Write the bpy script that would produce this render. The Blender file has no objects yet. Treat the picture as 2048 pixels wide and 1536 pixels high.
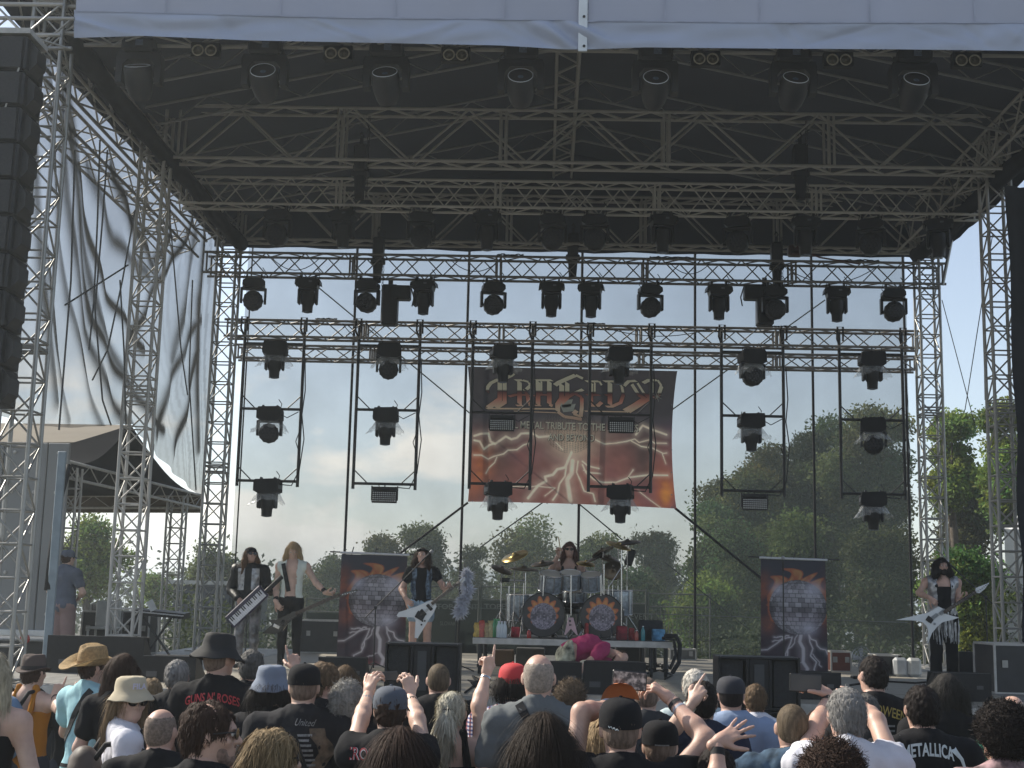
import bpy, math, random
import numpy as np
from mathutils import Vector, Matrix, Quaternion
from mathutils.bvhtree import BVHTree

# ---------------- camera, sky, sun, exposure ----------------
scene = bpy.context.scene
FPX = 2645.0                       # focal length in photo pixels (2048 wide)
CAMH = 2.1
def _rx(a):
    c, s = math.cos(a), math.sin(a); return np.array([[1,0,0],[0,c,-s],[0,s,c]])
def _ry(a):
    c, s = math.cos(a), math.sin(a); return np.array([[c,0,s],[0,1,0],[-s,0,c]])
def _rz(a):
    c, s = math.cos(a), math.sin(a); return np.array([[c,-s,0],[s,c,0],[0,0,1]])
CM = _rz(math.radians(1.5)) @ _rx(math.pi/2 + math.radians(9.28)) @ _rz(math.radians(1.3))
CC = np.array([0.0, 0.0, CAMH])
camd = bpy.data.cameras.new('camera'); cam = bpy.data.objects.new('camera', camd)
scene.collection.objects.link(cam); scene.camera = cam
cam.matrix_world = Matrix.Translation(Vector(CC)) @ Matrix(CM.tolist()).to_4x4()
camd.sensor_width = 36.0; camd.lens = 36.0*FPX/2048.0
camd.clip_start = 0.05; camd.clip_end = 6000.0

SUN_EL, SUN_AZ = math.radians(40.0), math.radians(-61.0)     # azimuth from +Y towards +X
world = bpy.data.worlds.new('World'); scene.world = world; world.use_nodes = True
wt = world.node_tree; wt.nodes.clear()
def wn(t, **k):
    n = wt.nodes.new(t)
    for a, b in k.items(): setattr(n, a, b)
    return n
w_out = wn('ShaderNodeOutputWorld'); w_bg = wn('ShaderNodeBackground')
w_sky = wn('ShaderNodeTexSky', sky_type='NISHITA', sun_disc=False, sun_elevation=SUN_EL, sun_rotation=SUN_AZ,
           altitude=200.0, air_density=1.0, dust_density=0.9, ozone_density=1.0)
w_tc = wn('ShaderNodeTexCoord'); w_map = wn('ShaderNodeMapping'); w_map.inputs['Scale'].default_value = (1, 1, 2.4)
w_no = wn('ShaderNodeTexNoise'); w_no.inputs['Scale'].default_value = 7.0; w_no.inputs['Detail'].default_value = 9.0
w_no.inputs['Roughness'].default_value = 0.55
w_rp = wn('ShaderNodeValToRGB'); w_rp.color_ramp.elements[0].position = 0.47; w_rp.color_ramp.elements[1].position = 0.58
w_sep = wn('ShaderNodeSeparateXYZ')
w_mr = wn('ShaderNodeMapRange', interpolation_type='SMOOTHSTEP')
w_mr.inputs['From Min'].default_value = 0.20; w_mr.inputs['From Max'].default_value = 0.118
w_mul = wn('ShaderNodeMath', operation='MULTIPLY')
w_mix = wn('ShaderNodeMix', data_type='RGBA'); w_mix.inputs['B'].default_value = (9.0, 8.7, 8.0, 1)
L = wt.links.new
L(w_tc.outputs['Generated'], w_map.inputs['Vector']); L(w_map.outputs['Vector'], w_no.inputs['Vector'])
L(w_no.outputs['Fac'], w_rp.inputs['Fac']); L(w_tc.outputs['Generated'], w_sep.inputs[0]); L(w_sep.outputs['Z'], w_mr.inputs['Value'])
w_mx = wn('ShaderNodeMapRange', interpolation_type='SMOOTHSTEP'); w_mx.inputs['From Min'].default_value = 0.02; w_mx.inputs['From Max'].default_value = -0.10; w_m2 = wn('ShaderNodeMath', operation='MULTIPLY')
L(w_sep.outputs['X'], w_mx.inputs['Value']); L(w_mr.outputs['Result'], w_m2.inputs[0]); L(w_mx.outputs['Result'], w_m2.inputs[1])
L(w_rp.outputs['Color'], w_mul.inputs[0]); L(w_m2.outputs[0], w_mul.inputs[1])
w_hs = wn('ShaderNodeHueSaturation'); w_hs.inputs['Saturation'].default_value = 0.72; L(w_sky.outputs[0], w_hs.inputs['Color'])
L(w_mul.outputs[0], w_mix.inputs['Factor']); L(w_hs.outputs[0], w_mix.inputs['A'])
L(w_mix.outputs['Result'], w_bg.inputs['Color']); L(w_bg.outputs[0], w_out.inputs['Surface'])
w_bg.inputs['Strength'].default_value = 0.118

sund = bpy.data.lights.new('sun', 'SUN'); sund.energy = 4.8; sund.angle = math.radians(0.6); sund.color = (1.0, 0.93, 0.80)
sun = bpy.data.objects.new('sun', sund); scene.collection.objects.link(sun)
sdir = Vector((math.sin(SUN_AZ)*math.cos(SUN_EL), math.cos(SUN_AZ)*math.cos(SUN_EL), math.sin(SUN_EL)))
sun.rotation_euler = sdir.to_track_quat('Z', 'Y').to_euler(); sun.location = (-30, 30, 40)
scene.view_settings.view_transform = 'Standard'; scene.view_settings.look = 'None'
scene.view_settings.exposure = 0.6; scene.view_settings.gamma = 1.0; scene.view_settings.use_curve_mapping = False
scene.cycles.max_bounces = 8; scene.cycles.transparent_max_bounces = 16

# ---------------- pixel helpers (photo pixels -> world points) ----------------
def ray(px, py): return CM @ np.array([(px-1024)/FPX, (768-py)/FPX, -1.0])
def P(px, py, Y): d = ray(px, py); return CC + d*(Y/d[1])
def PX(px, py, X): d = ray(px, py); return CC + d*(X/d[0])
def PZ(px, py, z): d = ray(px, py); return CC + d*((z-CAMH)/d[2])
def V3(*a): return np.array(a, float)
rng = np.random.default_rng(7); random.seed(7)

# ---------------- materials ----------------
MATS = {}
def M(name, c, rough=0.6, metal=0.0, var=0.18, vs=6.0, bump=0.0, bs=80.0, trans=0.0, emit=None, alpha=1.0, sheen=0.0, stretch=None, dirt=None, spec=0.5, detail=5.0):
    if name in MATS: return MATS[name]
    m = bpy.data.materials.new(name); m.use_nodes = True; nt = m.node_tree; b = nt.nodes['Principled BSDF']; l = nt.links.new
    tc = nt.nodes.new('ShaderNodeTexCoord'); mp = nt.nodes.new('ShaderNodeMapping'); l(tc.outputs['Object'], mp.inputs['Vector'])
    if stretch: mp.inputs['Scale'].default_value = stretch
    no = nt.nodes.new('ShaderNodeTexNoise'); no.inputs['Scale'].default_value = vs; no.inputs['Detail'].default_value = detail
    l(mp.outputs[0], no.inputs['Vector'])
    rp = nt.nodes.new('ShaderNodeValToRGB'); e = rp.color_ramp.elements
    e[0].position = 0.3; e[1].position = 0.72
    e[0].color = (*[max(0, x*(1-var)) for x in c], 1); e[1].color = (*[min(1, x*(1+var)) for x in c], 1)
    if dirt:
        d = e.new(0.24); d.color = (*dirt, 1)
    l(no.outputs['Fac'], rp.inputs['Fac']); l(rp.outputs['Color'], b.inputs['Base Color'])
    b.inputs['Roughness'].default_value = rough; b.inputs['Metallic'].default_value = metal
    b.inputs['Specular IOR Level'].default_value = spec
    if sheen: b.inputs['Sheen Weight'].default_value = sheen
    if alpha < 1: b.inputs['Alpha'].default_value = alpha
    if emit: b.inputs['Emission Color'].default_value = (*emit[:3], 1); b.inputs['Emission Strength'].default_value = emit[3]
    if bump:
        n2 = nt.nodes.new('ShaderNodeTexNoise'); n2.inputs['Scale'].default_value = bs; n2.inputs['Detail'].default_value = 4
        l(mp.outputs[0], n2.inputs['Vector'])
        bp = nt.nodes.new('ShaderNodeBump'); bp.inputs['Strength'].default_value = bump; bp.inputs['Distance'].default_value = 0.01
        l(n2.outputs['Fac'], bp.inputs['Height']); l(bp.outputs[0], b.inputs['Normal'])
    if trans:
        out = nt.nodes['Material Output']; t = nt.nodes.new('ShaderNodeBsdfTranslucent'); l(rp.outputs['Color'], t.inputs['Color'])
        mx = nt.nodes.new('ShaderNodeMixShader'); mx.inputs[0].default_value = trans
        l(b.outputs[0], mx.inputs[1]); l(t.outputs[0], mx.inputs[2]); l(mx.outputs[0], out.inputs['Surface'])
    MATS[name] = m; return m
def mesh_cloth(name, c, open_, weave=0.0, vs=1.5, fold=0.0, tl_=0.45):
    """woven scrim: part see-through, part translucent cloth"""
    m = bpy.data.materials.new(name); m.use_nodes = True; nt = m.node_tree; nt.nodes.clear(); l = nt.links.new
    out = nt.nodes.new('ShaderNodeOutputMaterial'); df = nt.nodes.new('ShaderNodeBsdfDiffuse'); tl = nt.nodes.new('ShaderNodeBsdfTranslucent')
    tp = nt.nodes.new('ShaderNodeBsdfTransparent'); a = nt.nodes.new('ShaderNodeMixShader'); b = nt.nodes.new('ShaderNodeMixShader')
    for n in (df, tl): n.inputs['Color'].default_value = (*c, 1)
    a.inputs[0].default_value = tl_; l(df.outputs[0], a.inputs[1]); l(tl.outputs[0], a.inputs[2])
    tc = nt.nodes.new('ShaderNodeTexCoord'); no = nt.nodes.new('ShaderNodeTexNoise'); no.inputs['Scale'].default_value = vs; no.inputs['Detail'].default_value = 6
    l(tc.outputs['Object'], no.inputs['Vector'])
    mr = nt.nodes.new('ShaderNodeMapRange'); mr.inputs['From Min'].default_value = .3; mr.inputs['From Max'].default_value = .7
    mr.inputs['To Min'].default_value = open_-weave; mr.inputs['To Max'].default_value = open_+weave
    l(no.outputs['Fac'], mr.inputs['Value'])
    fac = mr.outputs[0]
    if fold:      # cloth doubled over where it is folded (vertex attribute 'fold', geometry-based)
        at = nt.nodes.new('ShaderNodeAttribute'); at.attribute_name = 'fold'
        mu = nt.nodes.new('ShaderNodeMath'); mu.operation = 'MULTIPLY'; mu.inputs[1].default_value = fold
        l(at.outputs['Fac'], mu.inputs[0]); sb = nt.nodes.new('ShaderNodeMath'); sb.operation = 'SUBTRACT'; sb.use_clamp = True
        l(fac, sb.inputs[0]); l(mu.outputs[0], sb.inputs[1]); fac = sb.outputs[0]
    l(fac, b.inputs[0]); l(a.outputs[0], b.inputs[1]); l(tp.outputs[0], b.inputs[2]); l(b.outputs[0], out.inputs['Surface'])
    MATS[name] = m; return m

# ---------------- object helpers ----------------
ORG = {}
def link(o, parent=None):
    scene.collection.objects.link(o)
    if parent is not None: o.parent = parent
    return o
def tag(o, label=None, cat=None, group=None, kind=None):
    if label: o['label'] = label
    if cat: o['category'] = cat
    if group: o['group'] = group
    if kind: o['kind'] = kind
    return o
def thing(name, label, cat, loc=(0, 0, 0), group=None, rotz=0.0, R=None):
    o = bpy.data.objects.new(name, None); link(o); o.empty_display_size = 0.1
    o.location = tuple(float(x) for x in loc); o.rotation_euler = (0, 0, rotz)
    if R is not None: o.rotation_euler = Matrix(np.array(R).tolist()).to_euler()
    ORG[o.name] = np.array(loc, float)
    return tag(o, label, cat, group)
def org(o):
    return ORG.get(o.name, np.zeros(3)) if o is not None else np.zeros(3)
def mk(name, V, F, mat, parent=None, smooth=False, world=True, quads=None):
    """V (n,3); F list of tuples or int array (m,k). With world=True V is in world space and is made relative to the parent's origin."""
    V = np.asarray(V, float)
    me = bpy.data.meshes.new(name)
    o0 = org(parent) if world else np.zeros(3)
    if isinstance(F, np.ndarray):
        k = F.shape[1]; n = len(F)
        me.vertices.add(len(V)); me.vertices.foreach_set('co', (V-o0).astype(np.float32).ravel())
        me.loops.add(n*k); me.loops.foreach_set('vertex_index', F.astype(np.int32).ravel())
        me.polygons.add(n); me.polygons.foreach_set('loop_start', np.arange(0, n*k, k, dtype=np.int32))
        me.polygons.foreach_set('loop_total', np.full(n, k, np.int32)) if False else None
        me.update(calc_edges=True)
    else:
        me.from_pydata((V-o0).tolist(), [], [tuple(f) for f in F])
    if smooth:
        me.polygons.foreach_set('use_smooth', np.ones(len(me.polygons), bool))
    me.validate(clean_customdata=False)
    me.update()
    if mat is not None: me.materials.append(mat)
    o = bpy.data.objects.new(name, me); link(o, parent)
    ORG[o.name] = org(parent) if world else np.zeros(3)
    return o
class MB:
    def __init__(s): s.V = []; s.F = []; s.n = 0
    def add(s, V, F):
        V = np.asarray(V, float); s.V.append(V)
        s.F += [tuple(int(i)+s.n for i in f) for f in F]; s.n += len(V); return s
    def box(s, c, d, R=None, bev=0.0):
        c = np.array(c, float); d = np.array(d, float)/2
        if bev:
            b = min(bev, *(d*0.9)); x, y, z = d
            V = []
            for sx in (-1, 1):
                for sy in (-1, 1):
                    for sz in (-1, 1):
                        V += [(sx*x, sy*(y-b), sz*(z-b)), (sx*(x-b), sy*y, sz*(z-b)), (sx*(x-b), sy*(y-b), sz*z)]
            V = np.array(V)
            def i(sx, sy, sz, k): return ((sx*4+sy*2+sz)*3+k)
            F = [(i(1,0,0,0),i(1,1,0,0),i(1,1,1,0),i(1,0,1,0)), (i(0,0,0,0),i(0,0,1,0),i(0,1,1,0),i(0,1,0,0)),
                 (i(0,1,0,1),i(0,1,1,1),i(1,1,1,1),i(1,1,0,1)), (i(0,0,0,1),i(1,0,0,1),i(1,0,1,1),i(0,0,1,1)),
                 (i(0,0,1,2),i(1,0,1,2),i(1,1,1,2),i(0,1,1,2)), (i(0,0,0,2),i(0,1,0,2),i(1,1,0,2),i(1,0,0,2))]
            for a in (0, 1):
                for b2 in (0, 1):
                    F += [(i(a,b2,0,0),i(a,b2,1,0),i(a,b2,1,1),i(a,b2,0,1)), (i(a,0,b2,0),i(a,1,b2,0),i(a,1,b2,2),i(a,0,b2,2)),
                          (i(0,a,b2,1),i(1,a,b2,1),i(1,a,b2,2),i(0,a,b2,2))]
            for a in (0, 1):
                for b2 in (0, 1):
                    for c2 in (0, 1): F.append((i(a,b2,c2,0), i(a,b2,c2,1), i(a,b2,c2,2)))
        else:
            V = np.array([(x*d[0], y*d[1], z*d[2]) for x in (-1, 1) for y in (-1, 1) for z in (-1, 1)])
            F = [(0,1,3,2),(4,6,7,5),(0,4,5,1),(2,3,7,6),(0,2,6,4),(1,5,7,3)]
        if R is not None: V = V @ np.array(R).T
        return s.add(V+c, F)
    def tube(s, pts, r, n=8, caps=True, closed=False):
        pts = np.array(pts, float); m = len(pts); r = np.broadcast_to(np.array(r, float), (m,))
        T = np.gradient(pts, axis=0); T /= np.linalg.norm(T, axis=1)[:, None]+1e-9
        u = np.array([0, 0, 1.0]) if abs(T[0][2]) < .9 else np.array([1.0, 0, 0])
        V = []
        for i in range(m):
            u = u-T[i]*(u@T[i]); u /= np.linalg.norm(u)+1e-9; w = np.cross(T[i], u)
            for k in range(n):
                a = 2*math.pi*k/n; V.append(pts[i]+r[i]*(math.cos(a)*u+math.sin(a)*w))
        F = []
        for i in range(m-1+(1 if closed else 0)):
            j = (i+1) % m
            for k in range(n): F.append((i*n+k, i*n+(k+1) % n, j*n+(k+1) % n, j*n+k))
        if caps and not closed: F += [tuple(range(n-1, -1, -1)), tuple((m-1)*n+k for k in range(n))]
        return s.add(V, F)
    def lathe(s, prof, c=(0, 0, 0), R=None, n=20, sx=1.0, sy=1.0, caps=True):
        """prof: list of (radius, z)"""
        V = []; 
        for r, z in prof:
            for k in range(n):
                a = 2*math.pi*k/n; V.append((r*math.cos(a)*sx, r*math.sin(a)*sy, z))
        V = np.array(V); F = []
        for i in range(len(prof)-1):
            for k in range(n): F.append((i*n+k, i*n+(k+1) % n, (i+1)*n+(k+1) % n, (i+1)*n+k))
        if caps and prof[0][0] > 1e-4: F.append(tuple(range(n-1, -1, -1)))
        if caps and prof[-1][0] > 1e-4: F.append(tuple((len(prof)-1)*n+k for k in range(n)))
        if R is not None: V = V @ np.array(R).T
        return s.add(V+np.array(c), F)
    def prism(s, poly, o, ux, uy, th):
        """extrude the 2-D polygon poly placed at o along ux, uy by th (vector)"""
        o, ux, uy, th = (np.array(a, float) for a in (o, ux, uy, th)); n = len(poly)
        B = np.array([o+ux*x+uy*y for x, y in poly]); 
        F = [tuple(range(n)), tuple(range(2*n-1, n-1, -1))]+[(i, i+n, (i+1) % n+n, (i+1) % n) for i in range(n)]
        return s.add(np.vstack([B, B+th]), F)
    def build(s, name, mat, parent=None, smooth=False, world=True):
        if not s.V: return None
        o = mk(name, np.vstack(s.V), s.F, mat, parent, smooth, world)
        return o
def smooth_by_angle(o, deg=40):
    me = o.data
    me.polygons.foreach_set('use_smooth', np.ones(len(me.polygons), bool))
    try:
        me.set_sharp_from_angle(angle=math.radians(deg))
    except Exception: pass
    return o
_UC = {}
def unit_cyl(mat, n=8):
    k = (mat.name, n)
    if k not in _UC:
        V = [(math.cos(2*math.pi*i/n), math.sin(2*math.pi*i/n), z) for z in (0, 1) for i in range(n)]
        F = [(i, (i+1) % n, (i+1) % n+n, i+n) for i in range(n)]+[tuple(range(n-1, -1, -1)), tuple(range(n, 2*n))]
        me = bpy.data.meshes.new('tube'); me.from_pydata(V, [], F); me.materials.append(mat)
        me.polygons.foreach_set('use_smooth', np.array([True]*n+[False]*2)); me.update(); _UC[k] = me
    return _UC[k]
def rod(name, a, b, r, mat, parent=None, n=8):
    a = np.array(a, float); b = np.array(b, float); d = b-a; Ln = np.linalg.norm(d)
    o = bpy.data.objects.new(name, unit_cyl(mat, n)); link(o, parent)
    o.location = tuple(a-org(parent)); o.rotation_euler = Vector(d).to_track_quat('Z', 'Y').to_euler(); o.scale = (r, r, Ln)
    return o
def copy_tree(o, parent=None):
    c = o.copy(); link(c); c.parent = parent
    if o.name in ORG: ORG[c.name] = ORG[o.name]
    for ch in list(o.children):
        copy_tree(ch, c)
    return c
def text_mesh(txt, size=1.0, spacing=1.0, shear=0.0, bold=0.0):
    """2-D triangles of a string: (V(n,2), F) centred at 0"""
    cu = bpy.data.curves.new('t', 'FONT'); cu.body = txt; cu.size = size; cu.space_character = spacing; cu.shear = shear; cu.offset = bold
    cu.align_x = 'CENTER'; cu.align_y = 'CENTER'; cu.resolution_u = 3
    ob = bpy.data.objects.new('t', cu); scene.collection.objects.link(ob)
    dg = bpy.context.evaluated_depsgraph_get(); dg.update(); ev = ob.evaluated_get(dg); me = ev.to_mesh()
    V = np.array([v.co[:2] for v in me.vertices]); F = [tuple(p.vertices) for p in me.polygons]
    ev.to_mesh_clear(); bpy.data.objects.remove(ob); bpy.data.curves.remove(cu)
    return V, F
# ---------------- signed-distance body modeller ----------------
def rc(a, b, ra, rb, k=0.02): return ('c', np.array(a, np.float32), np.array(b, np.float32), ra, rb, k)
def el(c, r, R=None, k=0.02): return ('e', np.array(c, np.float32), np.array(r, np.float32), None if R is None else np.array(R, np.float32), 0, k)
def _sd(p, q):
    if p[0] == 'c':
        a, b, ra, rb = p[1:5]; ab = b-a; t = np.clip(((q-a)@ab)/(ab@ab+1e-12), 0, 1)
        return np.linalg.norm(q-a-t[:, None]*ab, axis=1)-(ra+(rb-ra)*t)
    c, r, R = p[1:4]; d = q-c
    if R is not None: d = d@R
    k0 = np.linalg.norm(d/r, axis=1); k1 = np.linalg.norm(d/(r*r), axis=1)+1e-9
    return k0*(k0-1.0)/k1
def sdf(prims, q, inflate=0.0):
    v = None
    for p in prims:
        s = _sd(p, q)
        if v is None: v = s
        else:
            k = p[5]; h = np.clip(0.5+0.5*(v-s)/k, 0, 1); v = v+(s-v)*h-k*h*(1-h)
    return v-inflate
def bounds(prims, pad):
    lo = np.full(3, 1e9); hi = -lo
    for p in prims:
        if p[0] == 'c':
            lo = np.minimum(lo, np.minimum(p[1]-p[3], p[2]-p[4])); hi = np.maximum(hi, np.maximum(p[1]+p[3], p[2]+p[4]))
        else:
            r = p[2] if p[3] is None else np.full(3, p[2].max())
            if p[3] is not None: r = np.sqrt(((p[3]*p[2])**2).sum(1))
            lo = np.minimum(lo, p[1]-r); hi = np.maximum(hi, p[1]+r)
    return lo-pad, hi+pad
_EC = [(0,0,0),(1,0,0),(0,1,0),(1,1,0),(0,0,1),(1,0,1),(0,1,1),(1,1,1)]
_EE = [(0,1),(2,3),(4,5),(6,7),(0,2),(1,3),(4,6),(5,7),(0,4),(1,5),(2,6),(3,7)]
def nets(f, lo, hi, h):
    n = np.ceil((np.array(hi)-lo)/h).astype(int)+1
    ax = [lo[i]+h*np.arange(n[i], dtype=np.float32) for i in range(3)]
    G = np.stack(np.meshgrid(*ax, indexing='ij'), -1).reshape(-1, 3).astype(np.float32)
    v = f(G).reshape(n).astype(np.float32)
    v[0] = v[-1] = 1; v[:, 0] = v[:, -1] = 1; v[:, :, 0] = v[:, :, -1] = 1
    s = v < 0
    cnt = np.zeros(n-1, np.int8)
    for d in _EC: cnt += s[d[0]:n[0]-1+d[0], d[1]:n[1]-1+d[1], d[2]:n[2]-1+d[2]]
    act = (cnt > 0) & (cnt < 8); I = np.argwhere(act)
    if len(I) == 0: return np.zeros((0, 3)), np.zeros((0, 4), int)
    cv = [v[I[:, 0]+d[0], I[:, 1]+d[1], I[:, 2]+d[2]] for d in _EC]
    acc = np.zeros((len(I), 3)); c = np.zeros(len(I))
    for a, b in _EE:
        va, vb = cv[a], cv[b]; m = (va < 0) != (vb < 0); t = np.where(m, va/(va-vb+1e-12*(m == 0)), 0)
        pa, pb = np.array(_EC[a]), np.array(_EC[b])
        acc += np.where(m[:, None], pa+(pb-pa)*t[:, None], 0); c += m
    V = lo+h*(I+acc/c[:, None])
    idx = np.full(n-1, -1, np.int64); idx[act] = np.arange(len(I))
    F = []
    for ax_ in range(3):
        d = [0, 0, 0]; d[ax_] = 1
        A = s[:n[0]-d[0], :n[1]-d[1], :n[2]-d[2]]; B = s[d[0]:, d[1]:, d[2]:]
        ch = np.argwhere(A != B)
        o1, o2 = (ax_+1) % 3, (ax_+2) % 3
        ch = ch[(ch[:, o1] > 0) & (ch[:, o2] > 0) & (ch[:, o1] < n[o1]-1) & (ch[:, o2] < n[o2]-1)]
        e1 = np.zeros(3, int); e1[o1] = 1; e2 = np.zeros(3, int); e2[o2] = 1
        q = [idx[tuple((ch-x).T)] for x in (e1*0, e1, e1+e2, e2)]
        q = np.stack(q, 1); fl = A[tuple(ch.T)]
        q[~fl] = q[~fl][:, ::-1]; F.append(q)
    F = np.vstack(F); F = F[(F >= 0).all(1)]
    return V, F
def vnormals(V, F):
    a, b, c, d = (V[F[:, i]] for i in range(4)); N = np.cross(c-a, d-b); out = np.zeros_like(V)
    for i in range(4): np.add.at(out, F[:, i], N)
    return out/(np.linalg.norm(out, axis=1)[:, None]+1e-12)
def wob(V, freq, seed, octv=3):
    """cheap smooth pseudo-noise in -1..1"""
    r = np.random.default_rng(seed); out = np.zeros(len(V)); amp = 1; tot = 0; W = V.copy()
    for o in range(octv):
        for j in range(3):
            k = r.normal(size=3); k /= np.linalg.norm(k); out += amp*np.sin(W@k*freq*(1.9**o)*6.283+r.uniform(0, 6.28)+1.3*np.sin(W@np.roll(k, 1)*freq*4.1)); 
        tot += amp*3*.6; amp *= .55
    return out/tot
def joinVF(L):
    V = []; F = []; n = 0
    for v, f in L:
        if len(v): V.append(v); F.append(f+n); n += len(v)
    return np.vstack(V), np.vstack(F)
def sdf_mesh(prims, h, pad=0.02, inflate=0.0, clip=None, sub=None, extra=None):
    lo, hi = bounds(prims, pad+inflate)
    def f(q):
        v = sdf(prims, q, inflate)
        if extra is not None: v = extra(q, v)
        if sub is not None:
            w = sdf(sub, q); v = np.maximum(v, -w)
        if clip is not None:
            for n, d in clip: v = np.maximum(v, q@np.array(n, np.float32)-d)
        return v
    return nets(f, lo, hi, h)
def frame(zdir, xhint):
    z = np.array(zdir, float); z /= np.linalg.norm(z); x = np.array(xhint, float); x = x-z*(x@z); x /= np.linalg.norm(x)
    return np.stack([x, np.cross(z, x), z], 1)

# hands: fingers of unequal length with bends, thumb from the side of the palm
HP = dict(relax=([.35]*4, .5, .06), open=([.06, .04, .05, .08], .1, .16), spread=([.1, .05, .08, .1], .1, .28), grip=([1.25]*4, .8, .02),
          point=([.05, 1.5, 1.5, 1.45], 1.0, .02), hold=([.75, .75, .8, .85], .35, .05), two=([.05, .1, 1.4, 1.4], .9, .1))
def hand_prims(w, d, n, side, pose='relax', s=1.0):
    """w wrist, d finger direction, n palm normal (towards the gripped side), side +1 right hand (thumb on -x when seen ...)"""
    d = d/np.linalg.norm(d); n = n-d*(n@d); n /= np.linalg.norm(n); x = np.cross(d, n)*side       # x points to the little finger
    curl, th, spr = HP[pose]
    P_ = [rc(w-d*.03*s, w+d*.02*s, .027*s, .027*s, .01)]
    pr = [rc(w+d*.01*s-x*.018*s, w+d*.088*s-x*.028*s, .0165*s, .0125*s, .014), rc(w+d*.01*s, w+d*.09*s-x*.002*s, .018*s, .0135*s, .016),
          rc(w+d*.01*s+x*.014*s, w+d*.082*s+x*.024*s, .018*s, .0125*s, .016)]
    P_ += pr
    ln = (.076, .085, .079, .061); off = (-.031, -.0105, .010, .030); base = (.088, .093, .089, .08)
    for i in range(4):
        a = w+(d*base[i]+x*off[i])*s; dd = d+x*(i-1.4)*spr; dd /= np.linalg.norm(dd); c = curl[i]; p = a-dd*.012*s; ang = 0
        r = (.0084, .0087, .0083, .0071)[i]*s
        for j, fr in enumerate((.45, .30, .25)):
            ang += c*(1.0, .95, .6)[j]; e = dd*math.cos(ang)+n*math.sin(ang); q = p+e*(ln[i]*fr*s+(.012*s if j == 0 else 0))
            P_.append(rc(p, q, r*(1-.08*j), r*(.92-.08*j), .006)); p = q
    a = w+(d*.022-x*.026+n*.004)*s
    t1 = -x*.75+d*.65+n*.25; t1 /= np.linalg.norm(t1); b = a+t1*.042*s
    t2 = t1*(1-.35*th)+d*.35+n*.7*th; t2 /= np.linalg.norm(t2); c2 = b+t2*.033*s
    t3 = t2+n*.6*th+d*.2; t3 /= np.linalg.norm(t3); e = c2+t3*.026*s
    P_ += [rc(a, b, .016*s, .0125*s, .012), rc(b, c2, .0115*s, .0105*s, .006), rc(c2, e, .0105*s, .009*s, .005)]
    return P_

SKINS = [(.50, .31, .24), (.56, .37, .29), (.44, .27, .20), (.53, .33, .26)]
def skin_mat(i=0):
    m = M('skin_%d' % i, SKINS[i], rough=.5, var=.2, vs=9, bump=.10, bs=180)
    b = m.node_tree.nodes['Principled BSDF']; b.inputs['Subsurface Weight'].default_value = .12
    b.inputs['Subsurface Radius'].default_value = (1, .35, .2); b.inputs['Subsurface Scale'].default_value = .01
    return m
def hair_mat(name, c):
    if name == 'stubble': c = (.20, .145, .115)
    return M('hair_'+name, tuple(x*.85 for x in c), rough=.7, var=.4, vs=70, bump=.35, bs=160, stretch=(1, 1, .2), spec=.15)
def cloth_mat(name, c, **k):
    kk = dict(rough=.9, var=.12, vs=5, bump=.55, bs=13, spec=.2); kk.update(k); kk.pop('sheen', None); c = tuple(x*.75 if max(c) < .03 else x for x in c)
    return M('cloth_'+name, c, **kk)

def default_joints(Ht, wide=1.0, lean=0.0):
    s = Ht/1.75
    J = dict(pelvis=V3(0, 0, .95*s), chest=V3(0, .0, 1.28*s), neck=V3(0, -.016, 1.508*s), head=V3(0, .012, Ht-.118*s),
             hipL=V3(-.09, 0, .9*s), hipR=V3(.09, 0, .9*s), kneeL=V3(-.1, .02, .49*s), kneeR=V3(.1, .02, .49*s),
             ankL=V3(-.11, -.02, .09*s), ankR=V3(.11, -.02, .09*s),
             shL=V3(-.185*wide, -.01, 1.408*s), shR=V3(.183*wide, -.01, 1.408*s),
             elL=V3(-.25*wide, -.05, 1.15*s), elR=V3(.25*wide, -.05, 1.15*s),
             wrL=V3(-.25*wide, .08, .92*s), wrR=V3(.25*wide, .08, .92*s))
    if lean:
        for k in ('chest', 'neck', 'head', 'shL', 'shR', 'elL', 'elR'): J[k] = J[k]+V3(0, lean*(J[k][2]-.93), 0)
    return J
def head_prims(c, R, s=1.0):
    def g(x, y, z): return c+R@(np.array([x, y, z])*s)
    A = [el(g(0, -.014, .026), np.array([.074, .095, .087])*s, R, .02), el(g(0, .024, -.032), np.array([.057, .068, .082])*s, R, .03),
         el(g(0, .045, -.083), np.array([.036, .042, .03])*s, R, .03), el(g(0, -.01, -.03), np.array([.062, .066, .07])*s, R, .03),
         el(g(0, .075, .02), np.array([.046, .016, .012])*s, R, .02),
         rc(g(0, .085, .008), g(0, .107, -.027), .008*s, .0125*s, .012), el(g(.012, .094, -.03), np.array([.008]*3)*s, R, .006), el(g(-.012, .094, -.03), np.array([.008]*3)*s, R, .006),
         el(g(0, .086, -.052), np.array([.022, .010, .0055])*s, R, .006), el(g(0, .085, -.062), np.array([.019, .010, .006])*s, R, .006)]
    for sd_ in (-1, 1):
        A += [el(g(sd_*.040, .062, -.022), np.array([.022, .02, .02])*s, R, .02), el(g(sd_*.079, -.008, -.008), np.array([.009, .019, .031])*s, R@_rz(-sd_*.35), .006)]
    return A
def head_sub(c, R, s=1.0):
    return [el(c+R@(np.array([x, .094, .002])*s), np.array([.017, .013, .011])*s, R, .004) for x in (-.031, .031)]

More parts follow.
